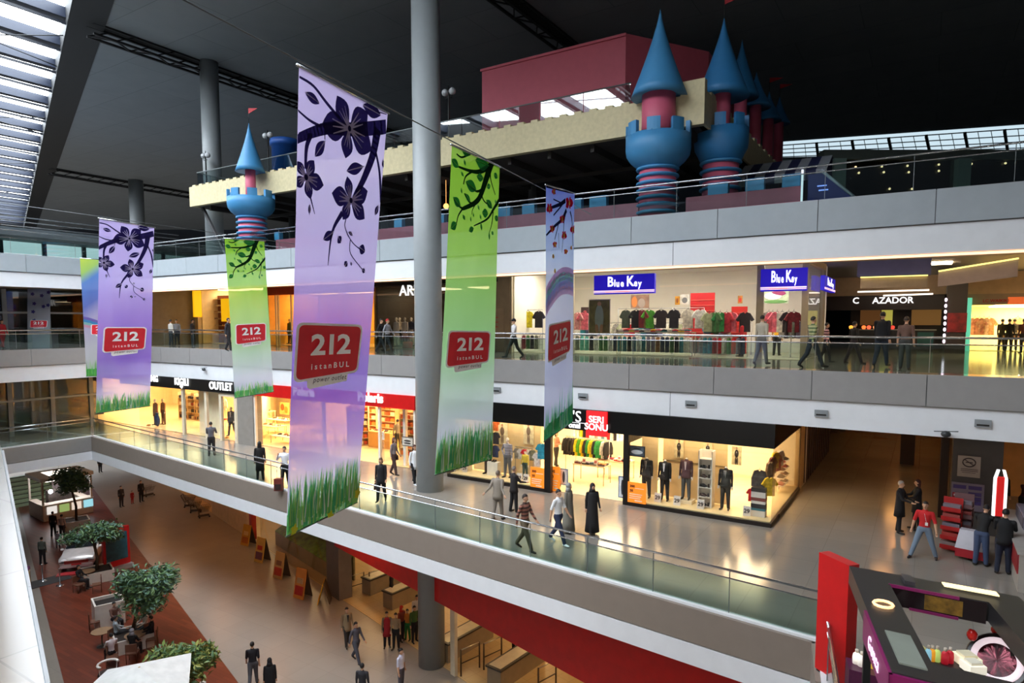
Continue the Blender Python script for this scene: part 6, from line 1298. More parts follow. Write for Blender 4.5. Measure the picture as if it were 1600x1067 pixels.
    if bag:
        hp = SC @ hands[0 if bag[1] == 'L' else 1]; z0 = hp.z; q = Matrix.Translation(p) @ Matrix.Rotation(heading, 4, 'Z') @ Vector((hp.x, hp.y, z0))
        if bag[0] == 'shoulder': q = Matrix.Translation(p) @ Matrix.Rotation(heading, 4, 'Z') @ Vector((.24, .06, 1.02*s))
        tb = thing('handbag' if bag[0] != 'carrier' else 'carrier_bag', q, bag[3], 'bag', heading); w2, hh = (.14, .22) if bag[0] != 'carrier' else (.15, .34)
        MB().hexa([(-.05, -w2, -hh-.1), (.05, -w2, -hh-.1), (.05, w2, -hh-.1), (-.05, w2, -hh-.1)], [(-.03, -w2*.9, -.1), (.03, -w2*.9, -.1), (.03, w2*.9, -.1), (-.03, w2*.9, -.1)]).build('body', mat(bag[2], .6), tb)
        MB().tube([(0, -w2*.7, -.1), (0, -w2*.4, .0 if bag[0] != 'shoulder' else .35), (0, w2*.4, .0 if bag[0] != 'shoulder' else .35), (0, w2*.7, -.1)], .008, 5).build('handle', mat(bag[2], .6), tb)
    return t
def hd(px, py, z, qx, qy):                              # heading so that the figure faces from one floor point to another
    a, b = at(px, py, z), at(qx, qy, z); d = b-a; return math.atan2(d.y, d.x)+math.pi/2
def who(px, py, z, face, label, **k): return person(at(px, py, z), face, label, **k)
TOCAM = 0.0
def fc(px, deg=0.):  return math.atan2(-1, -(px-800)/F)+math.pi/2+math.radians(deg)   # towards the camera, turned by deg (+ = to picture right)
# ---- lower walkway
who(331, 712, F1, fc(331, 170), 'person in grey sweater and dark trousers standing alone, back turned', pose='reach', top='#5b5a62', leg='#1f1c1e', h=1.76)
who(407, 750, F1, fc(407, 175), 'person in long black coat with long dark hair by the balustrade', pose='stand', woman=True, top='#14100f', coat='#14100f', coat_hem=.42, leg='#1a1614', hair='#120e0c', hairlen=.22, h=1.70)
who(446, 762, F1, fc(446, -25), 'person in white shirt on the phone beside a small suitcase', pose='phone', top='#e8e8ee', leg='#16161a', h=1.74)
who(596, 784, F1, fc(596, -12), 'person in open black jacket with short brown hair walking by the rail', pose='short', woman=True, top='#1a1719', coat='#17151a', coat_hem=.72, leg='#1b1a1c', hair='#5a3a26', hairlen=.08, h=1.68, bag=('hand', 'L', '#3a2a24', 'dark handbag held by the person in open black jacket'))
who(616, 743, F1, fc(616, 60), 'person in grey top and brown flared trousers before the shoe shop', pose='short', woman=True, top='#8a7f80', leg='#4a3430', hair='#5a2c1c', hairlen=.14, h=1.70, bag=('shoulder', 'R', '#1c1416', 'black shoulder bag of the person in grey top'))
who(648, 758, F1, fc(648, 35), 'person in white coat and black trousers next to the column', pose='short', woman=True, top='#e4e6ea', coat='#e8eaee', coat_hem=.68, leg='#141318', shoe='#e8e8ec', hair='#4a2418', hairlen=.16, h=1.70)
who(778, 812, F1, fc(778, 150), 'person in beige grey suit with hands behind the back', pose='behind', top='#8a7f74', coat='#8d8276', coat_hem=.74, leg='#7d7268', hair='#6b5a4c', h=1.74, slim=1.1)
who(803, 800, F1, fc(803, 120), 'person in dark jacket standing beside the suited person', pose='reach', top='#1e1a1c', coat='#1e1a1c', coat_hem=.76, leg='#1a181a', hair='#7d7068', h=1.68)
who(820, 860, F1, fc(820, 55), 'person in brown striped pullover and khaki trousers striding by the rail', pose='walk', top='#a06a5a', stripe='#4a342e', leg='#6b5e4a', hair='#2a1e18', h=1.76, shoe='#2a1a14')
who(872, 850, F1, fc(872, 55), 'person in white t-shirt and blue jeans walking past the entrance', pose='walk', top='#eceef2', leg='#27314c', shoe='#e6e6ea', hair='#1c1614', h=1.76, sleeve=False)
who(888, 832, F1, fc(888, 60), 'person in long grey robe and grey headscarf', pose='stand', woman=True, top='#77736a', leg='#55504a', robe='#78746a', scarf='#8e8c88', h=1.64)
who(925, 834, F1, fc(925, 20), 'person in long black robe and black headscarf', pose='short', woman=True, top='#1b1a1c', leg='#1b1a1c', robe='#1d1c1f', scarf='#1a191b', h=1.64)
who(869, 729, F1, fc(869, 60), 'shop assistant in tan top and black trousers inside the menswear entrance', pose='chest', woman=True, top='#a0705a', leg='#17151a', hair='#2a1a14', hairlen=.1, h=1.68)
who(622, 705, F1, fc(622, 180), 'person in grey top and dark trousers deep inside the shoe shop', pose='hips', top='#8d8478', leg='#2a2422', hair='#241c18', h=1.72)
p = at(1404, 832, F1); who(1404, 832, F1, fc(1404, 70), 'person in long black coat with grey hair reading papers', pose='reach', top='#121014', coat='#131216', coat_hem=.55, leg='#121014', hair='#a89c94', h=1.72)
who(1431, 828, F1, fc(1434, -80), 'stooping person in black with dark red hair behind the red shirt', pose='reach', woman=True, top='#151216', coat='#141115', coat_hem=.6, leg='#141216', hair='#3a1418', hairlen=.18, h=1.70)
who(1442, 872, F1, fc(1442, -8), 'person in red polo shirt with white badge and faded jeans', pose='wide', top='#c01c20', leg='#6f7f92', shoe='#1a1a20', hair='#241a16', h=1.72, sleeve=False, badge=True)
who(1531, 884, F1, fc(1531, 160), 'person in black t-shirt and blue jeans leaning over the desk', pose='lean', top='#151315', leg='#3c4a68', hair='#161214', h=1.76, sleeve=False)
who(1566, 896, F1, fc(1566, 175), 'person in dark jacket and dark jeans seen from behind at the desk', pose='reach', top='#0f0f13', coat='#101014', coat_hem=.78, leg='#1a2034', hair='#100e10', h=1.80, slim=1.12)
who(1562, 812, F1, fc(1562, 20), 'person in dark clothes with dark hair behind the lit sign', pose='stand', top='#1f1a1a', leg='#1a1818', hair='#17110f', h=1.74)
who(1598, 818, F1, fc(1592, 30), 'person in dark red top bending behind the service desk', pose='lean', woman=True, top='#45181c', leg='#1a1616', hair='#1c1210', hairlen=.15, h=1.68)
p = at(1556, 1190, F1); person(p, fc(1556, 190), 'person with golden brown hair, just the top of the head in view', woman=True, top='#40303a', leg='#22202a', hair='#b0703a', hairlen=.1, h=1.70)
# suitcase
t = thing('suitcase', at(436, 768, F1), 'small red brown trolley suitcase by the rail', 'suitcase', fc(436, -20)); MB().box(-.17, .17, -.11, .11, .05, .55).build('body', mat('#6a2c24', .5), t); MB().box(-.12, .12, -.13, -.11, .1, .34).build('pocket', mat('#2a1a18', .6), t)
MB().bar((-.1, .08, .55), (-.1, .08, 1.0), .008).bar((.1, .08, .55), (.1, .08, 1.0), .008).bar((-.1, .08, 1.0), (.1, .08, 1.0), .012).build('handle', STEEL, t)
for x in (-.13, .13): MB().ball((x, .09, .04), .04).build('wheel', BLACK, t)
# ---- middle floor
who(803, 560, F2, fc(803, -70), 'worker in white shirt and dark cap walking before the middle shops', pose='walk', top='#dcdada', leg='#1c221c', cap='#15161a', hair='#15120f', h=1.72)
who(1189, 571, F2, fc(1189, 150), 'person in cream jacket and grey trousers with a yellow bag', pose='short', top='#b5ab98', leg='#6f6c68', hair='#241a14', h=1.76, bag=('carrier', 'R', '#b89438', 'yellow carrier bag held by the person in cream jacket'))
who(1213, 556, F2, fc(1213, 165), 'person in yellow top at the shop entrance', pose='stand', woman=True, top='#cf9a1c', leg='#1a1c1e', hair='#141012', hairlen=.12, h=1.66, sleeve=False)
q_ = W(pf(1158, 540, 7.4)[0], 7.4, F2); person(q_, TH-1.1, 'shop assistant in bright red top behind the shop glass', woman=True, top='#c31c2a', leg='#2a2226', hair='#1c1412', h=1.66)
who(1268, 575, F2, fc(1268, 120), 'person in green and cream striped pullover striding away', pose='walk', top='#a8a878', stripe='#5a6a44', leg='#1e2430', hair='#1c1612', h=1.76)
who(1290, 567, F2, fc(1290, 100), 'child in pink striped pullover beside the green striped person', pose='short', top='#c89aa0', stripe='#5a3a48', leg='#1a181c', hair='#1c1412', h=1.50)
who(1333, 568, F2, fc(1333, 130), 'person in black top and plum trousers in the side street', pose='wide', top='#121014', leg='#241a22', hair='#17110f', h=1.60)
who(1376, 574, F2, fc(1376, 160), 'broad person in dark pullover and blue jeans, seen from behind', pose='short', top='#10121a', coat='#10121a', coat_hem=.82, leg='#1c2838', hair='#14100f', h=1.86, slim=1.2)
who(1413, 577, F2, fc(1413, 170), 'person in dusty brown shirt and grey trousers', pose='stand', top='#6f5348', leg='#3c3c3a', shoe='#3a1a14', hair='#3a2c24', h=1.72, sleeve=False)
for i, (px, py, c_, lab) in enumerate(((1564, 548, '#17100f', 'dark figure before the bright shop, closest to the pillar'), (1575, 549, '#0f0e10', 'dark figure in the middle of the trio at the bright shop'), (1583, 548, '#3c342c', 'figure in grey coat at the end of the trio'), (1598, 552, '#4a2018', 'figure in brown cut by the picture edge'))):
    who(px, py, F2, fc(px, 150+20*i), lab, pose='stand', top=c_, leg='#141214', hair='#120e0c', h=1.72, lod=.02)
for i, (px, py, c_, l_, lab, ps) in enumerate(((596, 552, '#17161a', '#141318', 'person in black walking before the dark ARM shop', 'walk'), (606, 552, '#8b8c94', '#17161a', 'person in grey top and red hood beside the person in black', 'walk'), (358, 549, '#26242a', '#1c1a20', 'person in dark clothes before the shoe shelf shop', 'short'))):
    who(px, py, F2, fc(px, 60), lab, pose=ps, top=c_, leg=l_, hair='#1c1412' if i != 1 else '#b81c22', h=1.74)
who(5, 545, F2, fc(5, 40), 'person in red on the far cross walkway', pose='short', woman=True, top='#b01c26', coat='#b01c26', coat_hem=.7, leg='#a81c24', hair='#2a1612', h=1.66, lod=.02)
for i, (px, py, lab) in enumerate(((277, 540, 'person in grey at the far corner of the middle floor'), (302, 541, 'person in dark jacket by the yellow narrow sign'), (268, 541, 'person in pale top, at the far corner beside the person in grey'))):
    who(px, py, F2, fc(px, 60*i), lab, top=('#8a8d92', '#26262c', '#c8c4bc')[i], leg='#2a2c32', h=1.72, lod=.02)
# ---- ground floor
who(396, 1073, 0, fc(396, 175), 'person in black t-shirt with white print and grey trousers, walking away', pose='short', top='#17141c', leg='#4a4a50', hair='#17120f', h=1.80, sleeve=False, slim=1.05)
who(423, 1096, 0, fc(423, 180), 'person in long black veil and robe, seen from behind', pose='stand', woman=True, top='#100f12', leg='#100f12', robe='#121115', scarf='#111014', h=1.70)
who(543, 1010, 0, fc(543, 20), 'person in tan jacket over black walking beside the grey suit', pose='short', top='#8a7458', coat='#8a7458', coat_hem=.7, shirt='#17151a', leg='#2a2422', hair='#1c1412', h=1.76)
who(557, 1035, 0, fc(557, 40), 'person in grey suit trousers and purple sleeves, striding', pose='walk', top='#55525c', leg='#45454e', hair='#17120f', h=1.80)
who(627, 1082, 0, fc(627, 60), 'person in white polo shirt near the round column', pose='stand', top='#c8c8dc', leg='#4a4650', hair='#1a1310', h=1.78, sleeve=False)
who(567, 1108, 0, fc(567, 160), 'person at the bottom edge, just dark hair in view', top='#2a2a30', leg='#202024', hair='#120f0e', h=1.76)
for px, py, c_, l_, ha, lab, wm, hh in ((605, 1011, '#7a6a54', '#17151a', '#1c1614', 'person in tan top and red skirt in the chatting group', True, 1.62), (619, 1014, '#9c8468', '#141216', '#2a1e18', 'person in beige top and black trousers in the chatting group', True, 1.64), (628, 1001, '#8a3a2c', '#241a1c', '#b02418', 'person with red headscarf in the chatting group', True, 1.62), (637, 1000, '#c87a2c', '#1f6a2c', '#1c1412', 'child in orange top and green trousers in the chatting group', True, 1.45), (648, 1003, '#3c5a28', '#17151a', '#16120f', 'person in dark green top in the chatting group', False, 1.68), (652, 985, '#d8d4cc', '#2a2422', '#17120f', 'person in white top behind the green top', False, 1.70)):
    t = who(px, py, 0, fc(px, random.uniform(-40, 90)), lab, woman=wm, top=c_, leg=l_, hair=ha, h=hh, scarf='#b02418' if 'headscarf' in lab else None, coat='#a01c24' if 'red skirt' in lab else None, coat_hem=.55)
who(612, 942, 0, fc(612, 90), 'cashier in dark clothes at the far checkout', top='#1c1c1e', leg='#17171a', h=1.70)
who(690, 1000, 0, fc(690, 90), 'person in dark clothes behind the near checkout', top='#2a2624', leg='#1a1818', h=1.70)
who(803, 1030, 0, fc(803, 90), 'cashier sitting low behind the second near checkout', top='#201c1c', leg='#1a1818', h=1.66)
for px, py, c_, l_, hh, lab in ((190, 792, '#3a3438', '#26242a', 1.66, 'distant person pushing a black pushchair'), (207, 787, '#a01c20', '#a01c20', 1.05, 'distant small child in red'), (221, 784, '#1c1a1e', '#17161a', 1.74, 'distant person in black beside the child in red'), (157, 738, '#26242a', '#1a1a1e', 1.72, 'most distant walker near the block corner')):
    who(px, py, 0, fc(px, 30), lab, top=c_, leg=l_, h=hh, lod=.02)
for px, py, c_, l_, hh, wm, lab in ((84, 838, '#2a2420', '#17151a', 1.70, False, 'person in dark clothes buying at the white kiosk'), (98, 842, '#b89a8c', '#3a3438', 1.66, True, 'person in pink beige top beside the kiosk buyer'), (67, 882, '#5a6058', '#1c1a1c', 1.66, True, 'person in grey green top standing on the wood floor'), (91, 856, '#8a7a80', '#4a3c40', 1.1, True, 'child near the display car')):
    who(px, py, 0, fc(px, 150), lab, top=c_, leg=l_, h=hh, woman=wm, lod=.018)
for px, py, c_, ha, f, lab in ((176, 1038, '#d8cfd0', '#1a1412', 200, 'seated person in white by the parasol'), (182, 1008, '#a8b4bc', '#2a1e1a', 100, 'seated person in pale blue top'), (208, 1030, '#111013', '#8a8c92', 150, 'seated person in black with grey headscarf'), (238, 1008, '#16171d', '#14100f', -100, 'seated person in black at the round table'), (228, 996, '#cfc4b8', '#3a2018', -60, 'seated person in cream top at the round table'), (124, 921, '#121013', '#17110f', 60, 'seated person in black by the farther cafe table'), (180, 984, '#6a4a40', '#1c1614', 30, 'person in brown sitting against the white planter')):
    who(px, py, 0, fc(px, f), lab, pose='sit', top=c_, leg='#1c1a1e', hair=ha, h=1.68, seat=.46, lod=.018, scarf=ha if 'headscarf' in lab else None, woman='black with' in lab)
# ================================================================== GOODS IN THE SHOPS
_GM = {}
def garment_mesh(kind, col):
    k = (kind, col)
    if k in _GM: return _GM[k]
    mb = MB(); d = .05
    out = dict(
        shirt=[(-.06, 0), (-.17, -.04), (-.30, -.25), (-.22, -.31), (-.17, -.22), (-.18, -.66), (.18, -.66), (.17, -.22), (.22, -.31), (.30, -.25), (.17, -.04), (.06, 0), (0, -.05)],
        tank=[(-.07, 0), (-.12, -.05), (-.15, -.2), (-.17, -.62), (.17, -.62), (.15, -.2), (.12, -.05), (.07, 0), (0, -.1)],
        jacket=[(-.06, 0), (-.19, -.04), (-.27, -.3), (-.27, -.6), (-.20, -.6), (-.19, -.28), (-.19, -.78), (.19, -.78), (.19, -.28), (.20, -.6), (.27, -.6), (.27, -.3), (.19, -.04), (.06, 0), (0, -.06)],
        side=[(-.05, 0), (-.10, -.1), (-.11, -.72), (.11, -.72), (.10, -.1), (.05, 0)],
        trousers=[(-.15, 0), (-.17, -.3), (-.16, -.9), (-.03, -.9), (0, -.35), (.03, -.9), (.16, -.9), (.17, -.3), (.15, 0)])[kind]
    n = len(out); vs = []
    for s, y in ((1, -d*.3), (.97, -d), (.97, d), (1, d*.3)): pass
    ring = lambda sc, y: [(x*sc, y, z*(1 if sc == 1 else .99)) for x, z in out]
    layers = [ring(.9, -d), ring(1, -d*.35), ring(1, d*.35), ring(.9, d)]
    for l in layers: vs += l
    fs = [(j*n+i, j*n+(i+1) % n, (j+1)*n+(i+1) % n, (j+1)*n+i) for j in range(3) for i in range(n)]+[tuple(range(n))[::-1], tuple(range(3*n, 4*n))]
    mb.add(vs, fs, 0, False); _GM[k] = mb.mesh(kind, mat(col, .85, noise=.35, scale=9)); return _GM[k]
HANG = MB().tube([(-.17, 0, -.05), (0, 0, .02), (.17, 0, -.05)], .008, 5).tube([(0, 0, .02), (0, 0, .07), (.02, 0, .09)], .005, 5).mesh('hanger', mat('#2a2624', .5))
def garment(u, v, z, kind, col, lab, group, rot=0., sc=1.):
    t = bpy.data.objects.new('garment', garment_mesh(kind, col)); C.objects.link(t); sc *= 1.35 if (z > F2 and kind != 'side' and v < 9) else 1; t.location = W(u, v, z-.07); t.rotation_euler = (0, 0, TH+rot); t.scale = (sc, 1, sc); tag(t, lab, 'garment', group)
    h = bpy.data.objects.new('hanger', HANG); C.objects.link(h); h.parent = t; return t
def rail(u0, u1, v, z, base, lab, col='#8f9296', ends=True):
    t = thing('clothes_rail', W(u0, v, base), lab, 'rail', TH); L = u1-u0; h = z-base
    MB().bar((0, 0, h), (L, 0, h), .015, 8).build('bar', mat(col, .3, .7), t)
    for x in (0, L): MB().bar((x, 0, 0), (x, 0, h), .015, 8).box(x-.02, x+.02, -.2, .2, 0, .03).build('upright', mat(col, .3, .7), t)
    return t
ORD = ['first', 'second', 'third', 'fourth', 'fifth', 'sixth', 'seventh', 'eighth', 'ninth', 'tenth', 'eleventh', 'twelfth', 'thirteenth', 'fourteenth', 'fifteenth', 'sixteenth', 'seventeenth', 'eighteenth', 'nineteenth', 'twentieth']+['twenty-'+x for x in ('first', 'second', 'third', 'fourth', 'fifth', 'sixth', 'seventh', 'eighth', 'ninth')]+['thirtieth']+['thirty-'+x for x in ('first', 'second', 'third', 'fourth', 'fifth', 'sixth', 'seventh', 'eighth', 'ninth')]
CN = {'#b8a838': 'mustard', '#d8c828': 'yellow', '#1c1a22': 'black', '#c88a88': 'pink', '#3a4438': 'dark green', '#18181c': 'black', '#6a1a24': 'maroon', '#4a9a2a': 'green', '#2a2224': 'dark', '#d8d4c4': 'cream', '#a8b08c': 'sage', '#b02838': 'red', '#d86878': 'rose', '#8f8c86': 'grey', '#2a7a88': 'teal', '#2a3450': 'navy', '#4a6a80': 'steel blue', '#a87848': 'tan', '#8a3040': 'crimson', '#5fb0a0': 'mint', '#3f6a3a': 'leaf green', '#6a6f60': 'olive grey', '#c8c8c4': 'pale grey', '#c01c28': 'bright red', '#7a7488': 'mauve grey', '#2f8f4a': 'emerald', '#e0b818': 'golden', '#e8e4dc': 'white'}
def hang_row(px_cols, py_z, v, zrail, kind, grp, rot=0., where='on the rail'):
    cnt = 0
    for px, col in px_cols:
        u = pf(px, py_z, v)[0]; garment(u, v, zrail, kind, col, '%s %s %s, %s from its left end' % (CN[col], {'shirt': 'shirt', 'tank': 'tank top', 'jacket': 'jacket', 'side': 'garment', 'trousers': 'trousers'}[kind], where, ORD[cnt]), grp, rot+(.3*math.sin(px) if kind != 'side' else 1.2)); cnt += 1
# ---- Blue Key shop
Vb = 7.4
zr = pf(1000, 482, Vb)[1]; zl = pf(1000, 524, 6.9)[1]
for a, b, lab in ((806, 848, 'upper clothes rail behind the shop glass, beside the closed door'), (966, 1050, 'long upper clothes rail under the long blue sign'), (1052, 1100, 'short upper clothes rail next to the red wall panels')): rail(pf(a, 500, Vb)[0], pf(b, 500, Vb)[0], Vb, zr, F2, lab)
hang_row([(812, '#b8a838'), (825, '#d8c828'), (842, '#1c1a22')], 500, Vb, zr, 'shirt', 'shirts by the closed door', 0, 'on the upper rail by the door')
hang_row([(978, '#3a4438'), (994, '#18181c'), (1003, '#6a1a24'), (1014, '#4a9a2a'), (1033, '#2a2224'), (1053, '#1c1a22'), (1075, '#d8d4c4'), (1094, '#e8e4dc')], 500, Vb, zr, 'shirt', 'shirts under the long sign', 0, 'on the upper rail under the long sign')
hang_row([(903, '#c88a88'), (912, '#d86878')], 500, Vb, zr-.1, 'shirt', 'pink shirts by the blossom banner', 0, 'beside the narrow blossom banner')
hang_row([(1108, '#a8b08c'), (1117, '#3f6a3a'), (1125, '#2f8f4a'), (1135, '#b02838'), (1143, '#d86878'), (1164, '#2a2224'), (1201, '#8f8c86'), (1207, '#d86878'), (1214, '#d86878'), (1222, '#d8d4c4'), (1232, '#2a2224'), (1240, '#6a1a24')], 500, Vb, zr-.15, 'shirt', 'shirts toward the shop entrance', 0, 'on the rail toward the entrance')
rail(pf(900, 500, 9.2)[0], pf(1175, 500, 9.2)[0], 9.2, F2+1.55, F2, 'rear clothes rail deep in the shop under the pictures')
rc_ = ['#c8c8c4', '#c88a88', '#8f8c86', '#e8e4dc', '#18181c', '#2a7a88', '#c01c28', '#a8b08c', '#d8d4c4', '#7a7488', '#2a3450']
hang_row([(903+i*8.6, rc_[(i*5) % 11]) for i in range(31)], 515, 9.2, F2+1.55, 'shirt', 'shirts on the rear rail', .5, 'on the rear rail')
lowc = ['#8a3040', '#8a3040', '#3f6a3a', '#1c1a22', '#6a6f60', '#c8c8c4']
hang_row([(812+i*6.5, c) for i, c in enumerate(lowc)], 530, 6.9, zl, 'side', 'garments low by the door', 0, 'on the low rail by the door')
lowc = ['#6a6f60', '#5fb0a0', '#5fb0a0', '#18181c', '#c8c8c4', '#3f6a3a', '#3f6a3a', '#c8c8c4', '#2a3450', '#2a7a88', '#2a7a88', '#18181c', '#4a6a80', '#c8c8c4', '#2a7a88', '#7a7488', '#7a7488', '#a87848', '#2a3450', '#2a3450', '#3f6a3a', '#18181c', '#2a7a88', '#c8c8c4', '#e8e4dc', '#6a6f60', '#8f8c86', '#2a7a88', '#2a7a88', '#8a3040', '#c01c28', '#c8c8c4', '#3f6a3a', '#c01c28', '#7a7488', '#2a3450']
hang_row([(902+i*7.4, c) for i, c in enumerate(lowc)], 530, 6.9, zl, 'side', 'garments on the long low rail', 0, 'on the long low rail')
rail(pf(806, 530, 6.9)[0], pf(848, 530, 6.9)[0], 6.9, zl, F2, 'low clothes rail beside the closed door'); rail(pf(898, 530, 6.9)[0], pf(1168, 530, 6.9)[0], 6.9, zl, F2, 'long low clothes rail behind the middle balustrade')
# round hangers rack near the entrance
t = thing('round_clothes_rack', W(pf(1236, 530, 7.8)[0], 7.8, F2), 'round rack with many white hangers at the shop entrance', 'rack', TH); MB().bar((0, 0, 0), (0, 0, 1.7), .025).box(-.35, .35, -.03, .03, 0, .04).box(-.03, .03, -.35, .35, 0, .04).build('stand', STEEL, t); MB().tube([(.42*math.cos(a*.5236), .42*math.sin(a*.5236), 1.65) for a in range(13)], .014, 6).build('ring', STEEL, t)
for i in range(10): a = i*.628; garment(uv(t.location)[0]+.42*math.cos(a), 7.8+.42*math.sin(a), F2+1.65, 'side', ['#8f8c86', '#c8c8c4', '#2a2224', '#6a6f60', '#7a7488'][i % 5], '%s garment on the round rack at the entrance, %s around' % (CN[['#8f8c86', '#c8c8c4', '#2a2224', '#6a6f60', '#7a7488'][i % 5]], ORD[i]), 'garments on the round rack', a)
def table(u, v, z0, w_, d_, h, lab, col='#c8b89a', rot=0.):
    t = thing('display_table', W(u, v, z0), lab, 'table', TH+rot); MB().box(-w_/2, w_/2, -d_/2, d_/2, h-.04, h).build('table_top', mat(col, .4), t)
    for x in (-w_/2+.04, w_/2-.04):
        for y in (-d_/2+.04, d_/2-.04): MB().bar((x, y, 0), (x, y, h-.04), .02).build('leg', mat('#b8a888', .4, .3), t)
    return t
FOLD = {}
def folded(u, v, z, col, lab, grp, rot=0.):
    if col not in FOLD:
        FOLD[col] = MB().hexa([(-.16, -.12, 0), (.16, -.12, 0), (.16, .12, 0), (-.16, .12, 0)], [(-.15, -.115, .05), (.15, -.115, .05), (.15, .115, .055), (-.15, .115, .055)]).hexa([(-.05, -.125, .03), (.05, -.125, .03), (.05, -.02, .05), (-.05, -.02, .05)], [(-.05, -.12, .065), (.05, -.12, .065), (.03, -.02, .07), (-.03, -.02, .07)]).mesh('garment', mat(col, .85, noise=.3, scale=12))
    o = bpy.data.objects.new('folded_garment', FOLD[col]); C.objects.link(o); o.location = W(u, v, z); o.rotation_euler = (0, 0, TH+rot); return tag(o, lab, 'garment', grp)
ztb = F2+1.12
u0, u1 = pf(965, 520, 6.5)[0], pf(1085, 520, 6.5)[0]
table((u0+u1)/2, 6.55, F2, u1-u0, .5, 1.12, 'long display table of folded clothes before the low rail', '#b8b0a0')
for i in range(26):
    c = ['#c8c8c4', '#2a7a88', '#8f8c86', '#c01c28', '#e8e4dc', '#18181c', '#d86878', '#e0b818', '#7a7488'][i*4 % 9]; folded(u0+.2+(u1-u0-.4)*(i//2)/12.5, 6.55, ztb+.055*(i % 2), c, '%s folded shirt on the long table, %s along' % (CN[c], ORD[i]), 'folded shirts on the long table', .1*math.sin(i))
# posters and panels in the shop
def picture(pxl, pxr, pyt, pyb, v, base, marks, lab, frame=None, glowing=.0):
    (a, zt_), (b, zb_) = pf(pxl, pyt, v), pf(pxr, pyb, v); w2 = (b-a); h = zt_-zb_; t = thing('poster', W((a+b)/2, v, zb_), lab, 'poster', TH)
    MB().box(-w2/2, w2/2, -.015, .015, 0, h).build('sheet', glow(base, glowing) if glowing else mat(base, .6, noise=.3, scale=5), t)
    for (x, z, rx, rz, c_) in marks: MB().ball((x*w2, -.016, z*h), rx*w2, .006, rz*h, 0, 14, 8).build('print', mat(c_, .6), t)
    if frame: MB().box(-w2/2-.04, w2/2+.04, -.01, .02, -.04, 0).box(-w2/2-.04, w2/2+.04, -.01, .02, h, h+.04).box(-w2/2-.04, -w2/2, -.01, .02, 0, h).box(w2/2, w2/2+.04, -.01, .02, 0, h).build('frame', mat(frame, .5), t)
    return t
picture(921, 952, 469, 520, 6.3, '#6f6a3c', [(0, .45, .22, .42, '#9ab0a8'), (0, .88, .10, .07, '#c09a78'), (-.1, .15, .1, .16, '#b08c68'), (.1, .15, .1, .16, '#b08c68')], 'big poster of a person in a pale shirt behind the shop glass', '#e8e4d8')
picture(908, 920, 480, 500, 7.9, '#3c2c2c', [(0, .45, .3, .3, '#b84a50')], 'small dark red photo poster between pink shirts')
picture(816, 840, 464, 474, 9.8, '#4a5048', [(-.25, .5, .1, .4, '#d8d8d0'), (.15, .5, .12, .4, '#c8ccc4')], 'grey and white photo strip high on the shop wall by the door')
picture(986, 1014, 461, 482, 9.8, '#8a6a58', [(-.3, .5, .16, .4, '#c87a3c'), (.1, .4, .2, .35, '#9a8c84')], 'brown photo poster high on the wall under the long sign')
picture(1063, 1077, 460, 475, 9.8, '#d8d4cc', [(0, .4, .3, .3, '#6a6c70')], 'pale photo poster high on the wall by the red panels')
picture(1055, 1062, 463, 476, 9.7, '#b8801c', [(0, .5, .25, .3, '#8a4a1c')], 'small golden picture beside the pale photo poster')
picture(1153, 1160, 462, 474, 9.7, '#b87a3c', [(0, .45, .3, .3, '#c8281c')], 'small orange crest on the white shop wall')
picture(1192, 1232, 455, 474, 9., '#a8b89c', [(-.1, .6, .35, .3, '#e8e0dc'), (.1, .8, .3, .2, '#8a3060'), (0, .15, .45, .14, '#5a8a4c')], 'wide green and magenta flower picture over the entrance')
for i, (a, b, t_, bt, c_) in enumerate(((1079, 1115, 458, 540, '#a81a20'), (1143, 1166, 479, 545, '#b82420'))):
    (x0, zt_), (x1, zb_) = pf(a, t_, 8.6), pf(b, bt, 8.6); tt = thing('slat_panel', W(x0, 8.6, F2), ('tall red slatted wall panel beside the upper rail', 'shorter red slatted panel toward the entrance')[i], 'panel', TH); MB().box(0, x1-x0, 0, .05, .1, zt_-F2).build('panel', mat(c_, .5), tt)
    for k in range(10): z = .3+k*(zt_-F2-.4)/10; MB().box(0, x1-x0, -.02, 0, z, z+.03).build('slat', mat('#c85a50', .4), tt)
for i, px in enumerate((1118, 1133, 1106)):
    c_ = ('#3f6a3a', '#8a3040', '#4a6a80')[i]; u = pf(px, 515, 8.2)[0]; t = thing('cushion_display', W(u, 8.2, F2), ('round green cushion heap on the low shop shelf', 'red and green cushion heap on the low shop shelf', 'steel blue cushion heap beside the green heap')[i], 'display', TH); MB().box(-.3, .3, -.2, .2, 0, 1.0).build('shelf', mat('#9a9088', .5), t); MB().ball((0, 0, 1.22), .28, .2, .22).build('cushion', mat(c_, .8, noise=.4, scale=9), t)
# ---- dark ARM shop mannequins, red pedestal
def mann(px, v, z, lab, **k):
    u = pf(px, 520, v)[0]
    if z > F2: u = max(u, uA0+.6) if px > 585 else min(max(u, uO0+.6), uO1-.7)
    return person(W(u, v, z), TH+k.pop('turn', 0.), label=lab, name='mannequin', cat='mannequin', lod=.018, skin='#e8e0d4', **k)
mann(613, VB+1.3, F2+.1, 'white mannequin in white dress behind the ARM shop glass', pose='mann', woman=True, top='#ece8e4', leg='#e8e4de', coat='#f0ece8', coat_hem=.5, hair='none'); mann(633, VB+1.0, F2+.1, 'mannequin in white blouse and red skirt next to the white dress', pose='mann', woman=True, top='#ece8e4', leg='#1a1818', coat='#e8e2e0', coat_hem=.6, hair='none'); mann(643, VB+1.7, F2+.1, 'mannequin in navy top beside the round column edge', pose='mann', top='#3c4460', leg='#e0dcd8', hair='none'); mann(597, VB+1.6, F2+.1, 'mannequin in cream top at the dark shop window', pose='hips', woman=True, top='#e0d4c4', leg='#2a2422', hair='none')
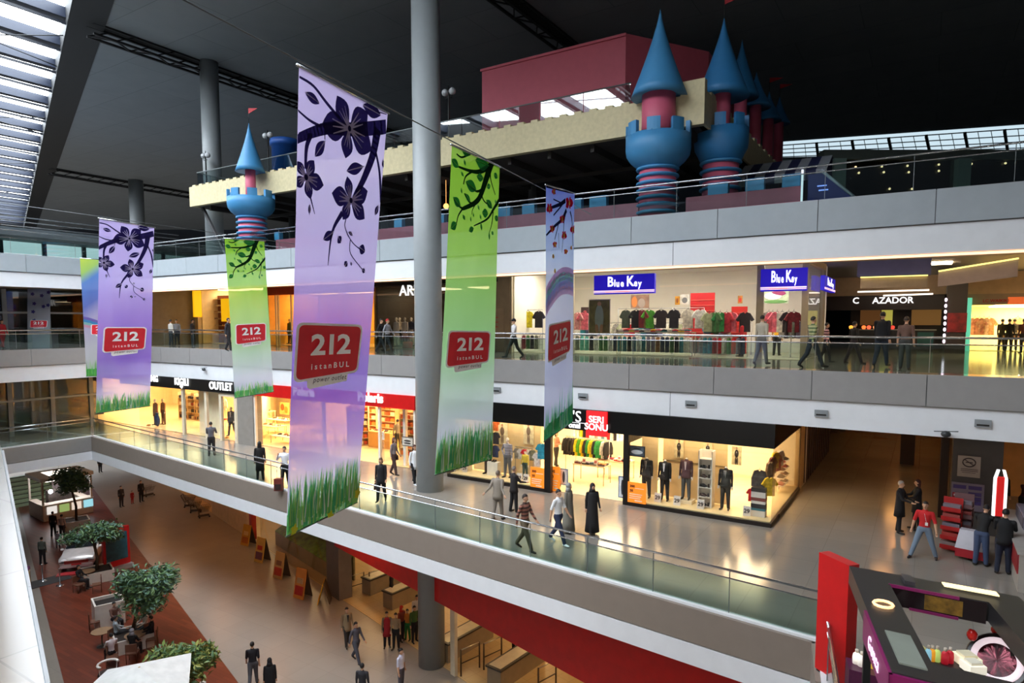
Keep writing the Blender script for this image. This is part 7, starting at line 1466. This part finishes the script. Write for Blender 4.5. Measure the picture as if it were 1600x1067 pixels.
t = MB().lathe([(.3, 0), (.3, .35), (.25, .4)], n=20).build('red_pedestal', mat('#c01828', .4), None, 'low red round pedestal in the dark shop window', 'pedestal', None, None, W(pf(637, 545, VB+.6)[0], VB+.6, F2+.02), TH)
# ---- menswear shop, first window
F1P = F1+.18
mann(793, .65, F1P, 'mannequin in grey hoodie and grey trousers in the first menswear window', pose='hips', top='#8c8890', stripe='#a09ca8', leg='#5c5c60', hair='none'); mann(762, .75, F1P, 'mannequin with dark brown trousers, upper half behind the green banner', pose='mann', top='#5c4a40', leg='#3a2c28', hair='none')
mann(821, .8, F1P, 'child mannequin in yellow jacket and green trousers', pose='mann', top='#d8c23c', leg='#1f3c34', hair='#b81c20', h=1.25)
def card(px, py, v, lab, base, col='#ece4dc', w_=.26, h_=.34, mark='#3a3438'):
    u = pf(px, py, v)[0]; t = thing('price_card', W(u, v, base), lab, 'card', TH); MB().hexa([(-w_/2, -.06, 0), (w_/2, -.06, 0), (w_/2, -.04, 0), (-w_/2, -.04, 0)], [(-w_/2, .0, h_), (w_/2, 0, h_), (w_/2, .02, h_), (-w_/2, .02, h_)]).build('card', mat(col, .5), t)
    MB().text('29', h_*.6, Matrix.Translation((0, -.055, h_*.5)) @ Matrix.Rotation(math.pi/2-.17, 4, 'X'), 0, .003, .004).build('digits', mat(mark, .5), t)
for q in ((727, 738, .5, 'white price card at the far end of the first window', F1P), (812, 757, .35, 'white price card beside the orange poster in the first window', F1P), (822, 758, .35, 'second white price card, right against the orange poster', F1P), (1028, 785, .4, 'small cream card between two suit mannequins', F1P), (1058, 789, .35, 'white price card before the bow tie mannequin', F1P), (1095, 797, .35, 'white price card before the shoe tower', F1P), (1167, 807, .35, 'white price card beside the last suit mannequin', F1P)): card(*q)
def shoes(u, v, z, lab, col='#1c1614', rot=0., grp=None):
    t = thing('pair_of_shoes', W(u, v, z), lab, 'shoes', TH+rot, grp)
    for x in (-.055, .055): MB().loft([(x, .0, 0, .04, .13), (x, .0, .035, .04, .13), (x, .04, .07, .03, .07), (x, .05, .09, .028, .05)], 10).build('shoe', mat(col, .35), t)
shoes(pf(728, 738, .8)[0], .8, F1P+.36, 'pair of black shoes on a white block in the first window'); MB().box(-.25, .25, -.15, .15, 0, .36).build('display_block', mat('#efe8d8', .5), None, 'white block under the black shoes', 'block', None, None, W(pf(728, 738, .8)[0], .8, F1P), TH)
shoes(pf(772, 728, .7)[0], .7, F1P+.6, 'pair of dark shoes on the tall white block'); MB().box(-.28, .28, -.15, .15, 0, .6).build('display_block', mat('#efe8d8', .5), None, 'tall white block beside the hoodie mannequin', 'block', None, None, W(pf(772, 728, .7)[0], .7, F1P), TH)
for i, (px, dz, c_) in enumerate(((774, 2.55, '#d86a2a'), (775, 1.95, '#2a2c3c'), (774, 1.35, '#3a4468'))): garment(pf(px, 690, .95)[0], .95, F1P+dz, 'shirt', c_, ('orange top hung highest at the window edge', 'dark patterned top hung under the orange one', 'navy top hung lowest at the window edge')[i], 'tops hung at the window edge', 0, .8)
rail(pf(806, 720, 1.2)[0], pf(834, 720, 1.2)[0], 1.15, F1P+1.3, F1P, 'small clothes rail behind the child mannequin')
for i, c_ in enumerate(('#8f8c86', '#c8c8c4', '#c01c28', '#e8e4dc', '#6a6f60')): garment(pf(808+i*6, 720, 1.15)[0], 1.15, F1P+1.3, 'shirt', c_, '%s child shirt on the small window rail, %s along' % (CN[c_], ORD[i]), 'child shirts in the first window', .2, .7)
garment(pf(846, 700, .6)[0], .6, F1P+1.75, 'shirt', '#2a9ab8', 'bright blue shirt hung above the orange poster', None, 0, 1.); garment(pf(840, 700, .8)[0], .8, F1P+1.3, 'shirt', '#c8c8c4', 'pale shirt hung beside the bright blue one', None, 0, .9)
def orange_poster(a, b, t_, bt, v, lab):
    t = picture(a, b, t_, bt, v, '#e07a1c', [], lab, None, .85); me = [o for o in t.children][0]; bb = [Vector(c_) for c_ in me.bound_box]; w2 = max(p.x for p in bb)-min(p.x for p in bb); h = max(p.z for p in bb)
    MB().text('300', h*.17, Matrix.Translation((-w2*.24, -.02, h*.80)) @ SM, 0, .003, .006).text('50', h*.17, Matrix.Translation((-w2*.28, -.02, h*.58)) @ SM, 0, .003, .006).build('digits', mat('#3a1408', .5), t)
    MB().box(-w2*.1, w2*.4, -.02, -.015, h*.7, h*.73).box(-w2*.4, w2*.3, -.02, -.015, h*.4, h*.44).box(-w2*.4, w2*.25, -.02, -.015, h*.3, h*.34).box(-w2*.4, w2*.2, -.02, -.015, h*.2, h*.24).box(-w2*.1, w2*.3, -.02, -.015, h*.08, h*.14).build('writing', mat('#f2dcc0', .5), t)
orange_poster(829, 851, 729, 764, -.035, 'orange sale poster at the end of the first menswear window'); orange_poster(859, 875, 728, 768, .25, 'orange sale poster just inside the menswear entrance'); orange_poster(981, 1009, 752, 788, -.06, 'orange sale poster at the start of the second menswear window')
for a, b, t_, bt, v, lab in ((876, 886, 733, 757, .45, 'blue framed poster of a dark suit by the entrance'), (968, 977, 745, 777, .3, 'blue framed leaning poster by the second window')): picture(a, b, t_, bt, v, '#dfe4ea', [(0, .5, .2, .4, '#2a2c34')], lab, '#3f6a9a')
picture(985, 1006, 697, 713, .25, '#5a6472', [(0, .4, .42, .25, '#e4e8ee'), (0, .8, .3, .1, '#2a3038')], 'small picture of a white car in the second window', '#20242c')
for i, px in enumerate((785, 826)): picture(px-8, px+8, 660, 695, 1.36, '#f0e2c0', [(0, .62, .20, .2, '#7a6a5c'), (0, .9, .10, .08, '#b08c70'), (-.06, .25, .07, .22, '#8a7a6c'), (.08, .25, .07, .22, '#8a7a6c')], ('figure picture on the back wall of the first window', 'second figure picture, above the child mannequin')[i])
for i, (px, t_, bt) in enumerate(((1021, 682, 712), (1061, 686, 716), (1106, 692, 713), (1151, 697, 727))): picture(px-7, px+7, t_, bt, 1.44, '#ecd6a8', [(0, .62, .22, .22, '#2a2220'), (0, .92, .11, .07, '#b08c70'), (0, .66, .06, .15, '#ece8e4'), (-.08, .22, .08, .22, '#3a2c28'), (.08, .22, .08, .22, '#3a2c28')], 'picture of a suited figure on the window back wall, %s of four' % ORD[i])
# suits
S_ = dict(top='#17161b', coat_hem=.80, hair='none', head=False, shoe='#120f0e')
mann(1014, .75, F1P, 'headless suit mannequin with grey tie beside the orange poster', pose='mann', leg='#1b1c24', coat='#1b1a20', shirt='#c8c0b8', tie='#6a5c58', **S_); mann(1043, .7, F1P, 'headless tuxedo mannequin with bow tie', pose='mann', leg='#17161c', coat='#17161b', shirt='#f0ece8', **S_)
mann(1140, .7, F1P, 'headless dark suit mannequin with white pocket square beyond the shoe tower', pose='mann', leg='#1b1916', coat='#1c1a18', shirt='#ece8e2', tie='#2a2624', **S_)
S_['top'] = '#4c3038'; mann(1077, .9, F1P+.12, 'headless mannequin in shiny burgundy jacket and grey trousers', pose='mann', leg='#4a4c50', coat='#55363e', shirt='#e8d8d8', **S_)
MB().box(-.3, .3, -.25, .25, 0, .12).build('podium', mat('#efe0c0', .5), None, 'low cream podium under the burgundy jacket mannequin', 'podium', None, None, W(pf(1077, 520, .9)[0], .9, F1P-.0), TH)
u = pf(1103, 760, .7)[0]; t = thing('shoe_tower', W(u, .7, F1P), 'tall white shelf tower of dark shoes between mannequins', 'shelf', TH); MB().box(-.26, .26, .2, .24, 0, 2.1).box(-.26, -.22, -.15, .2, 0, 2.1).box(.22, .26, -.15, .2, 0, 2.1).build('frame', mat('#f2ece0', .5), t)
for i in range(6): MB().box(-.22, .22, -.15, .2, .02+i*.35, .05+i*.35).build('shelf', mat('#f2ece0', .5), t)
for i in range(5):
    shoes(u-.08, .68, F1P+.05+i*.35, 'pair of dark shoes on the white tower, %s shelf from the bottom' % ORD[i], ('#15110f', '#3a2218')[i % 2], 1.2, 'shoes on the white tower')
    MB().lathe([(.035, 0), (.035, .12), (.015, .14)], n=10).build('shoe_polish', mat('#2a1c18', .4), None, 'small dark bottle on the white tower, %s shelf from the bottom' % ORD[i], 'bottle', 'bottles on the white tower', None, W(u+.12, .62, F1P+.05+i*.35), TH)
garment(pf(1175, 770, .6)[0], .6, F1P+1.0, 'shirt', '#c8141c', 'bright red shirt displayed on the low box stand', None, 0, .7)
garment(pf(1187, 735, .8)[0], .8, F1P+1.65, 'jacket', '#5a5450', 'grey jacket hung near the glass corner', None, .2, 1.); garment(pf(1203, 750, .7)[0], .7, F1P+1.45, 'shirt', '#e0b818', 'golden yellow shirt hung near the glass corner', None, .5, 1.)
for i, (dz, c_, h_) in enumerate(((0, '#e8e0d4', .22), (.22, '#3a7a8a', .08), (.30, '#2a2a2e', .16), (.46, '#e8e4da', .1), (.56, '#8a4a44', .12), (.68, '#ece6dc', .2), (.88, '#3a3634', .15))): MB().box(-.24, .24, -.16, .16, 0, h_-.004).build('shirt_box', mat(c_, .5), None, 'shirt box in the stack near the glass corner, %s from the bottom' % ORD[i], 'box', 'shirt boxes by the corner', None, W(pf(1185, 812, .55)[0], .55, F1P+dz), TH)
for i, (v, c_, k_) in enumerate(((1.9, '#8a7460', 'jacket'), (2.4, '#6a3a34', 'shirt'), (2.9, '#d8b828', 'shirt'), (3.4, '#b02838', 'shirt'), (3.9, '#e8e4dc', 'shirt'))): garment(uD1-.45, v, F1P+1.75+.1*(i % 3), k_, c_, ('brown jacket', 'dark red shirt', 'yellow shirt', 'red shirt', 'white shirt')[i]+' along the side window of the corner shop', None, 1.2, .95)
for j, v in enumerate((4.5, 5.2)):
    t = thing('shoe_stand', W(uD1-.5, v, F1P), 'white tiered shoe stand along the side window, %s from the corner' % ORD[j], 'stand', TH+math.pi/2)
    for i in range(4): MB().box(-.28, .28, -.15, .15, .25+i*.3, .28+i*.3).build('shelf', mat('#f0ece2', .5), t)
    for x in (-.28, .28): MB().bar((x, .13, 0), (x, .13, 1.3), .015).build('upright', mat('#f0ece2', .5), t)
    for i in range(4):
        for k in (-.08, .12): shoes(uD1-.5, v+k, F1P+.28+i*.3, 'pair of shoes on the %s tiered stand, shelf %s, %s' % (('near', 'far')[j], ORD[i], 'front' if k < 0 else 'rear'), ('#a83a34', '#2a2220', '#8a5a44')[(i+j) % 3], 1.4, 'shoes on the tiered stands')
# entrance: rails and tables
zr = F1+1.75
for (a, b, v, n, cols, lab) in ((884, 952, 3.4, 15, ('#18181c', '#1c1a22', '#18181c', '#2a2224', '#d8c828', '#4a9a2a', '#e0b818', '#18181c', '#2f8f4a', '#d8c828', '#1c1a22', '#2f8f4a', '#2f8f4a', '#c8c8c4', '#18181c'), 'slanting rail'), (900, 975, 5.2, 16, ('#e8e4dc', '#c8c8c4', '#d8c828', '#18181c', '#c01c28', '#e8e4dc', '#c8c8c4', '#8f8c86', '#e8e4dc', '#4a6a80', '#d8d4c4', '#c01c28', '#e8e4dc', '#2a2224', '#e8e4dc', '#c8c8c4'), 'rear rail')):
    zz = zr+(.4 if v > 4 else 0); rail(pf(a, 700, v)[0], pf(b, 700, v)[0], v, zz, F1, 'clothes rail inside the menswear entrance, the '+lab)
    hang_row([(a+2+(b-a-4)*i/(n-1), cols[i]) for i in range(n)], 700, v, zz, 'jacket' if v < 4 else 'shirt', 'clothes on the '+lab, .8, 'on the '+lab+' in the entrance')
for q, (px, v, w_, lab) in enumerate(((925, 2.4, 1.5, 'front display table with folded clothes in the menswear entrance'), (962, 3.7, 1.5, 'second display table of red and white clothes in the entrance'))):
    u = pf(px, 735, v)[0]; table(u, v, F1, w_, .8, .85, lab)
    for i in range(12):
        c = (('#6a1a24', '#2a2224', '#8f8c86', '#7a7488', '#4a6a80', '#a87848'), ('#c01c28', '#e8e4dc', '#c01c28', '#8a3040', '#c8c8c4', '#2a2224'))[q][i % 6]; folded(u-.55+.37*(i % 4), v-.2+.26*((i//4) % 2), F1+.85+.055*(i//8), c, '%s folded shirt on the %s table, %s laid' % (CN[c], ('front', 'second')[q], ORD[i]), 'folded shirts on the %s table' % ('front', 'second')[q], .1*math.sin(i*3))
    for i in range(2): card(px-12+i*18, 725, v-.3, 'white price card on the %s table, %s of two' % (('front', 'second')[q], ORD[i]), F1+.91, '#f0ece6', .16, .2, '#c02030')
# ---- red fascia shoe shop
def boxshelf(u, v, z0, w_, h, rows, cols_, pal, lab, grp, rot=0., item='shoe_box', itemlab='orange shoe box'):
    t = thing('shelf_unit', W(u, v, z0), lab, 'shelf', TH+rot); MB().box(-w_/2, w_/2, .15, .19, 0, h).build('back_panel', mat('#d8b27a', .6), t)
    for x in (-w_/2, w_/2-.03): MB().box(x, x+.03, -.15, .15, 0, h).build('side_panel', mat('#e0c090', .6), t)
    R_ = Matrix.Rotation(TH+rot, 3, 'Z')
    for r in range(rows):
        z = .05+r*h/rows; MB().box(-w_/2, w_/2, -.15, .15, z, z+.025).build('shelf', mat('#e8cfa0', .5), t)
        for c in range(cols_):
            x = -w_/2+.06+(w_-.12)*(c+.5)/cols_; bw = (w_-.12)/cols_*.8; k = (item, pal[(r*3+c) % len(pal)], round(bw, 2), round(h/rows, 2))
            if k not in _GM: _GM[k] = MB().box(-bw/2, bw/2, -.12, .1, 0, min(h/rows*.6, .2)).mesh(item, mat(k[1], .5))
            o = bpy.data.objects.new(item, _GM[k]); C.objects.link(o); o.location = t.location+R_ @ Vector((x, 0, z+.026)); o.rotation_euler = (0, 0, TH+rot); tag(o, itemlab+', %s, %s tier up, %s place along' % (grp, ORD[r], ORD[c]), 'box', 'goods on the '+grp)
OR = ('#d8742a', '#e8b070', '#c8552a', '#f0dcb8', '#b8431c')
for i, (px, v, w_, rot) in enumerate(((572, 5.2, 2.0, 0), (600, 6.8, 2.2, 0), (641, 2.4, 1.2, 0), (560, 3.2, 1.2, .6))): boxshelf(pf(px, 690, v)[0], v, F1, w_, 2.3, 6, 5, OR, 'tall shelf of shoe boxes in the red fascia shop, %s of four' % ORD[i], 'shoe shop shelf '+('one', 'two', 'three', 'four')[i], rot)
for i, (px, v, z0_) in enumerate(((600, 3.6, .9), (588, 4.4, .7))):
    u = pf(px, 690, v)[0]; MB().box(-.8, .8, -.4, .4, 0, z0_).build('display_block', mat('#dba860', .6), None, ('front orange display block in the shoe shop', 'rear orange display block in the shoe shop')[i], 'block', None, None, W(u, v, F1), TH)
    for k in range(4): shoes(u-.55+k*.36, v, F1+z0_, 'pair of shoes on the %s orange block, %s along' % (('front', 'rear')[i], ORD[k]), ('#5a2c1c', '#a8522c', '#2a1c18', '#d89a50')[k], .2, 'shoes on the orange blocks')
for i, (px, v, zz) in enumerate(((425, 2.5, .7), (440, 3.6, .9), (410, 4.6, 1.1), (448, 1.5, .45), (500, 2.5, .7), (530, 3.5, .9))):
    u = pf(px, 690, v)[0]; table(u, v, F1, 1.8, .9, zz, 'low cream shoe table behind the glass, %s counted from the pilaster' % ORD[i], '#ecd8ac')
    for k in range(4): shoes(u-.6+k*.4, v+.1*(k % 2), F1+zz, 'pair of shoes on the %s cream table, %s along' % (ORD[i], ORD[k]), ('#8a5030', '#3a241c', '#c89a60', '#1c1614')[(k+i) % 4], .3*k, 'shoes on the cream tables')
picture(437, 452, 628, 648, 6.0, '#c8a060', [(-.2, .6, .2, .3, '#8a4a20'), (.2, .4, .2, .3, '#a8702c')], 'orange photo picture high in the lit shoe shop')
u = pf(597, 728, .8)[0]; t = thing('alarm_gate', W(u, .8, F1), 'slim white security gate with red mark at the shoe shop door', 'gate', TH); MB().box(-.16, .16, -.03, .03, 0, 1.1).build('panel', glass_mat((.92, .92, .92), .9, .15), t); MB().box(-.17, .17, -.04, .04, 1.1, 1.5).build('head', mat('#f0ece8', .4), t); MB().lathe([(.06, -.01), (.09, -.01), (.09, .01), (.06, .01), (.06, -.01)], M=Matrix.Translation((0, -.05, 1.3)) @ Matrix.Rotation(math.pi/2, 4, 'X'), cap=False).build('red_mark', mat('#d02020', .5), t)
u = pf(634, 728, .6)[0]; MB().box(-.08, .08, -.08, .08, 0, 2.8).build('white_post', mat('#f4efe6', .5), None, 'slim white post at the shoe shop door', 'post', None, None, W(u, .6, F1), TH)
picture(629, 645, 683, 697, .5, '#e8e4dc', [(0, .6, .35, .12, '#2a2624'), (0, .3, .35, .1, '#2a2624')], 'small black and white sticker sign by the round column', '#5a5450')
# ---- outlet shop
mann(357, 1.0, F1+.08, 'mannequin in grey suit in the outlet window', pose='short', top='#4a4644', coat='#4c4846', coat_hem=.82, leg='#45403e', shirt='#d8c8b0', hair='none', turn=.5); mann(238, .9, F1+.08, 'brown coat mannequin at the window edge by the purple banner', pose='mann', top='#8a6040', coat='#8a6040', coat_hem=.6, leg='#5a4434', hair='none'); mann(250, 1.3, F1+.08, 'second brown clad mannequin beside the blue bag', pose='mann', top='#a87850', leg='#6a4c38', hair='none')
u = pf(246, 664, .6)[0]; MB().ball((0, 0, .45), .28, .12, .42).lathe([(.1, .85), (.12, .95)], n=10).build('blue_bag', mat('#2c4468', .6, noise=.5, scale=8), None, 'dark blue patterned bag on the window floor', 'bag', None, None, W(u, .6, F1+.05), TH)
shoes(pf(232, 662, .6)[0], .6, F1+.05, 'pair of tan shoes by the blue bag', '#c07a30', .4); shoes(pf(354, 680, .5)[0], .5, F1+.05, 'pair of tan shoes at the feet of the grey suit mannequin', '#c8903c', .4)
rail(pf(322, 650, 3)[0], pf(352, 650, 3)[0], 3., F1+2.0, F1, 'clothes rail of pale shirts in the outlet shop')
hang_row([(324+i*2.8, ('#d8d4c4', '#e8e4dc', '#c8c8c4', '#d8d4c4')[i % 4]) for i in range(10)], 640, 3., F1+2.0, 'jacket', 'pale jackets in the outlet shop', 1.0, 'on the outlet shop rail')
table(pf(345, 670, 2.0)[0], 2.0, F1, 1.6, .8, .8, 'cream display table in the outlet window', '#ecd6a4')
for i in range(4): folded(pf(345, 670, 2.0)[0]-.5+.33*i, 2.0, F1+.8, ('#c01c28', '#e8e4dc', '#7a7488', '#c01c28')[i], '%s folded shirt on the outlet table, %s along' % (('red', 'white', 'mauve', 'red')[i], ORD[i]), 'folded shirts on the outlet table')
for i, px in enumerate((289, 303, 314)):
    boxshelf(pf(px, 650, 4.)[0], 4., F1, 1.1, 1.9, 4, 3, ('#3a2c2c', '#e0d0b0', '#8a3a30', '#c8b090', '#2c2a34'), 'brown goods shelf in the outlet shop, %s of three' % ORD[i], 'outlet shop shelf '+('one', 'two', 'three')[i], 0, 'folded_pack', 'folded pack')
# ---- shoe shelf shop on the middle floor, orange shop, bright shop
t_ = []
for r in range(5):
    for c in range(6):
        px = 322+c*5.6
        if r == 0 and c == 0:
            u0, u1 = pf(318, 500, 7.2)[0], pf(354, 500, 7.2)[0]; t = thing('shelf_unit', W(u0, 7.2, F2), 'tall lit wall shelf of shoes beside the round sign', 'shelf', TH); MB().box(0, u1-u0, .2, .25, 0, 3.6).build('back_panel', mat('#8a4a34', .6), t)
            for k in range(6): MB().box(0, u1-u0, -.15, .2, .8+k*.5, .83+k*.5).build('shelf', mat('#f0d8a8', .5), t)
        shoes(pf(px, 500, 7.2)[0], 7.15, F2+.83+r*.5, 'pair of shoes on the lit wall shelf, shelf %s from below, place %s' % (ORD[r], ORD[c]), ('#e8d8c0', '#5a2c24', '#c8a070', '#f0e8d8')[(r+c) % 4], 1.2, 'shoes on the lit wall shelf')
for i, (px, c_) in enumerate(((425, '#c88a3a'), (443, '#6a7a3a'), (480, '#b06030'), (530, '#8a4a3a'), (560, '#c09050'))): mann(px, VB+1.5, F2+.05, 'mannequin in %s clothes in the orange lit shop, %s from the small green banner' % (('amber', 'olive', 'rust', 'brown', 'sand')[i], ORD[i]), pose='mann', top=c_, leg='#5a4430', coat=c_, coat_hem=.6, hair='none', woman=True)
for i, (px, c_) in enumerate(((1523, '#c8907a'), (1530, '#b06a5a'), (1537, '#c8a48a'), (1545, '#b88a5c'), (1590, '#c8a87a'))): garment(pf(px, 505, VS+2)[0], VS+2, F2+1.9, 'shirt', c_, 'pastel child outfit on the bright shop wall, %s from the pillar' % ORD[i], 'pastel outfits in the bright shop', 0, 1.5)
table(pf(1588, 520, VS+1.2)[0], VS+1.2, F2, 1.4, .8, 1.0, 'white table behind the trio in the bright shop', '#f4ecd8')
bpy.context.view_layer.update()
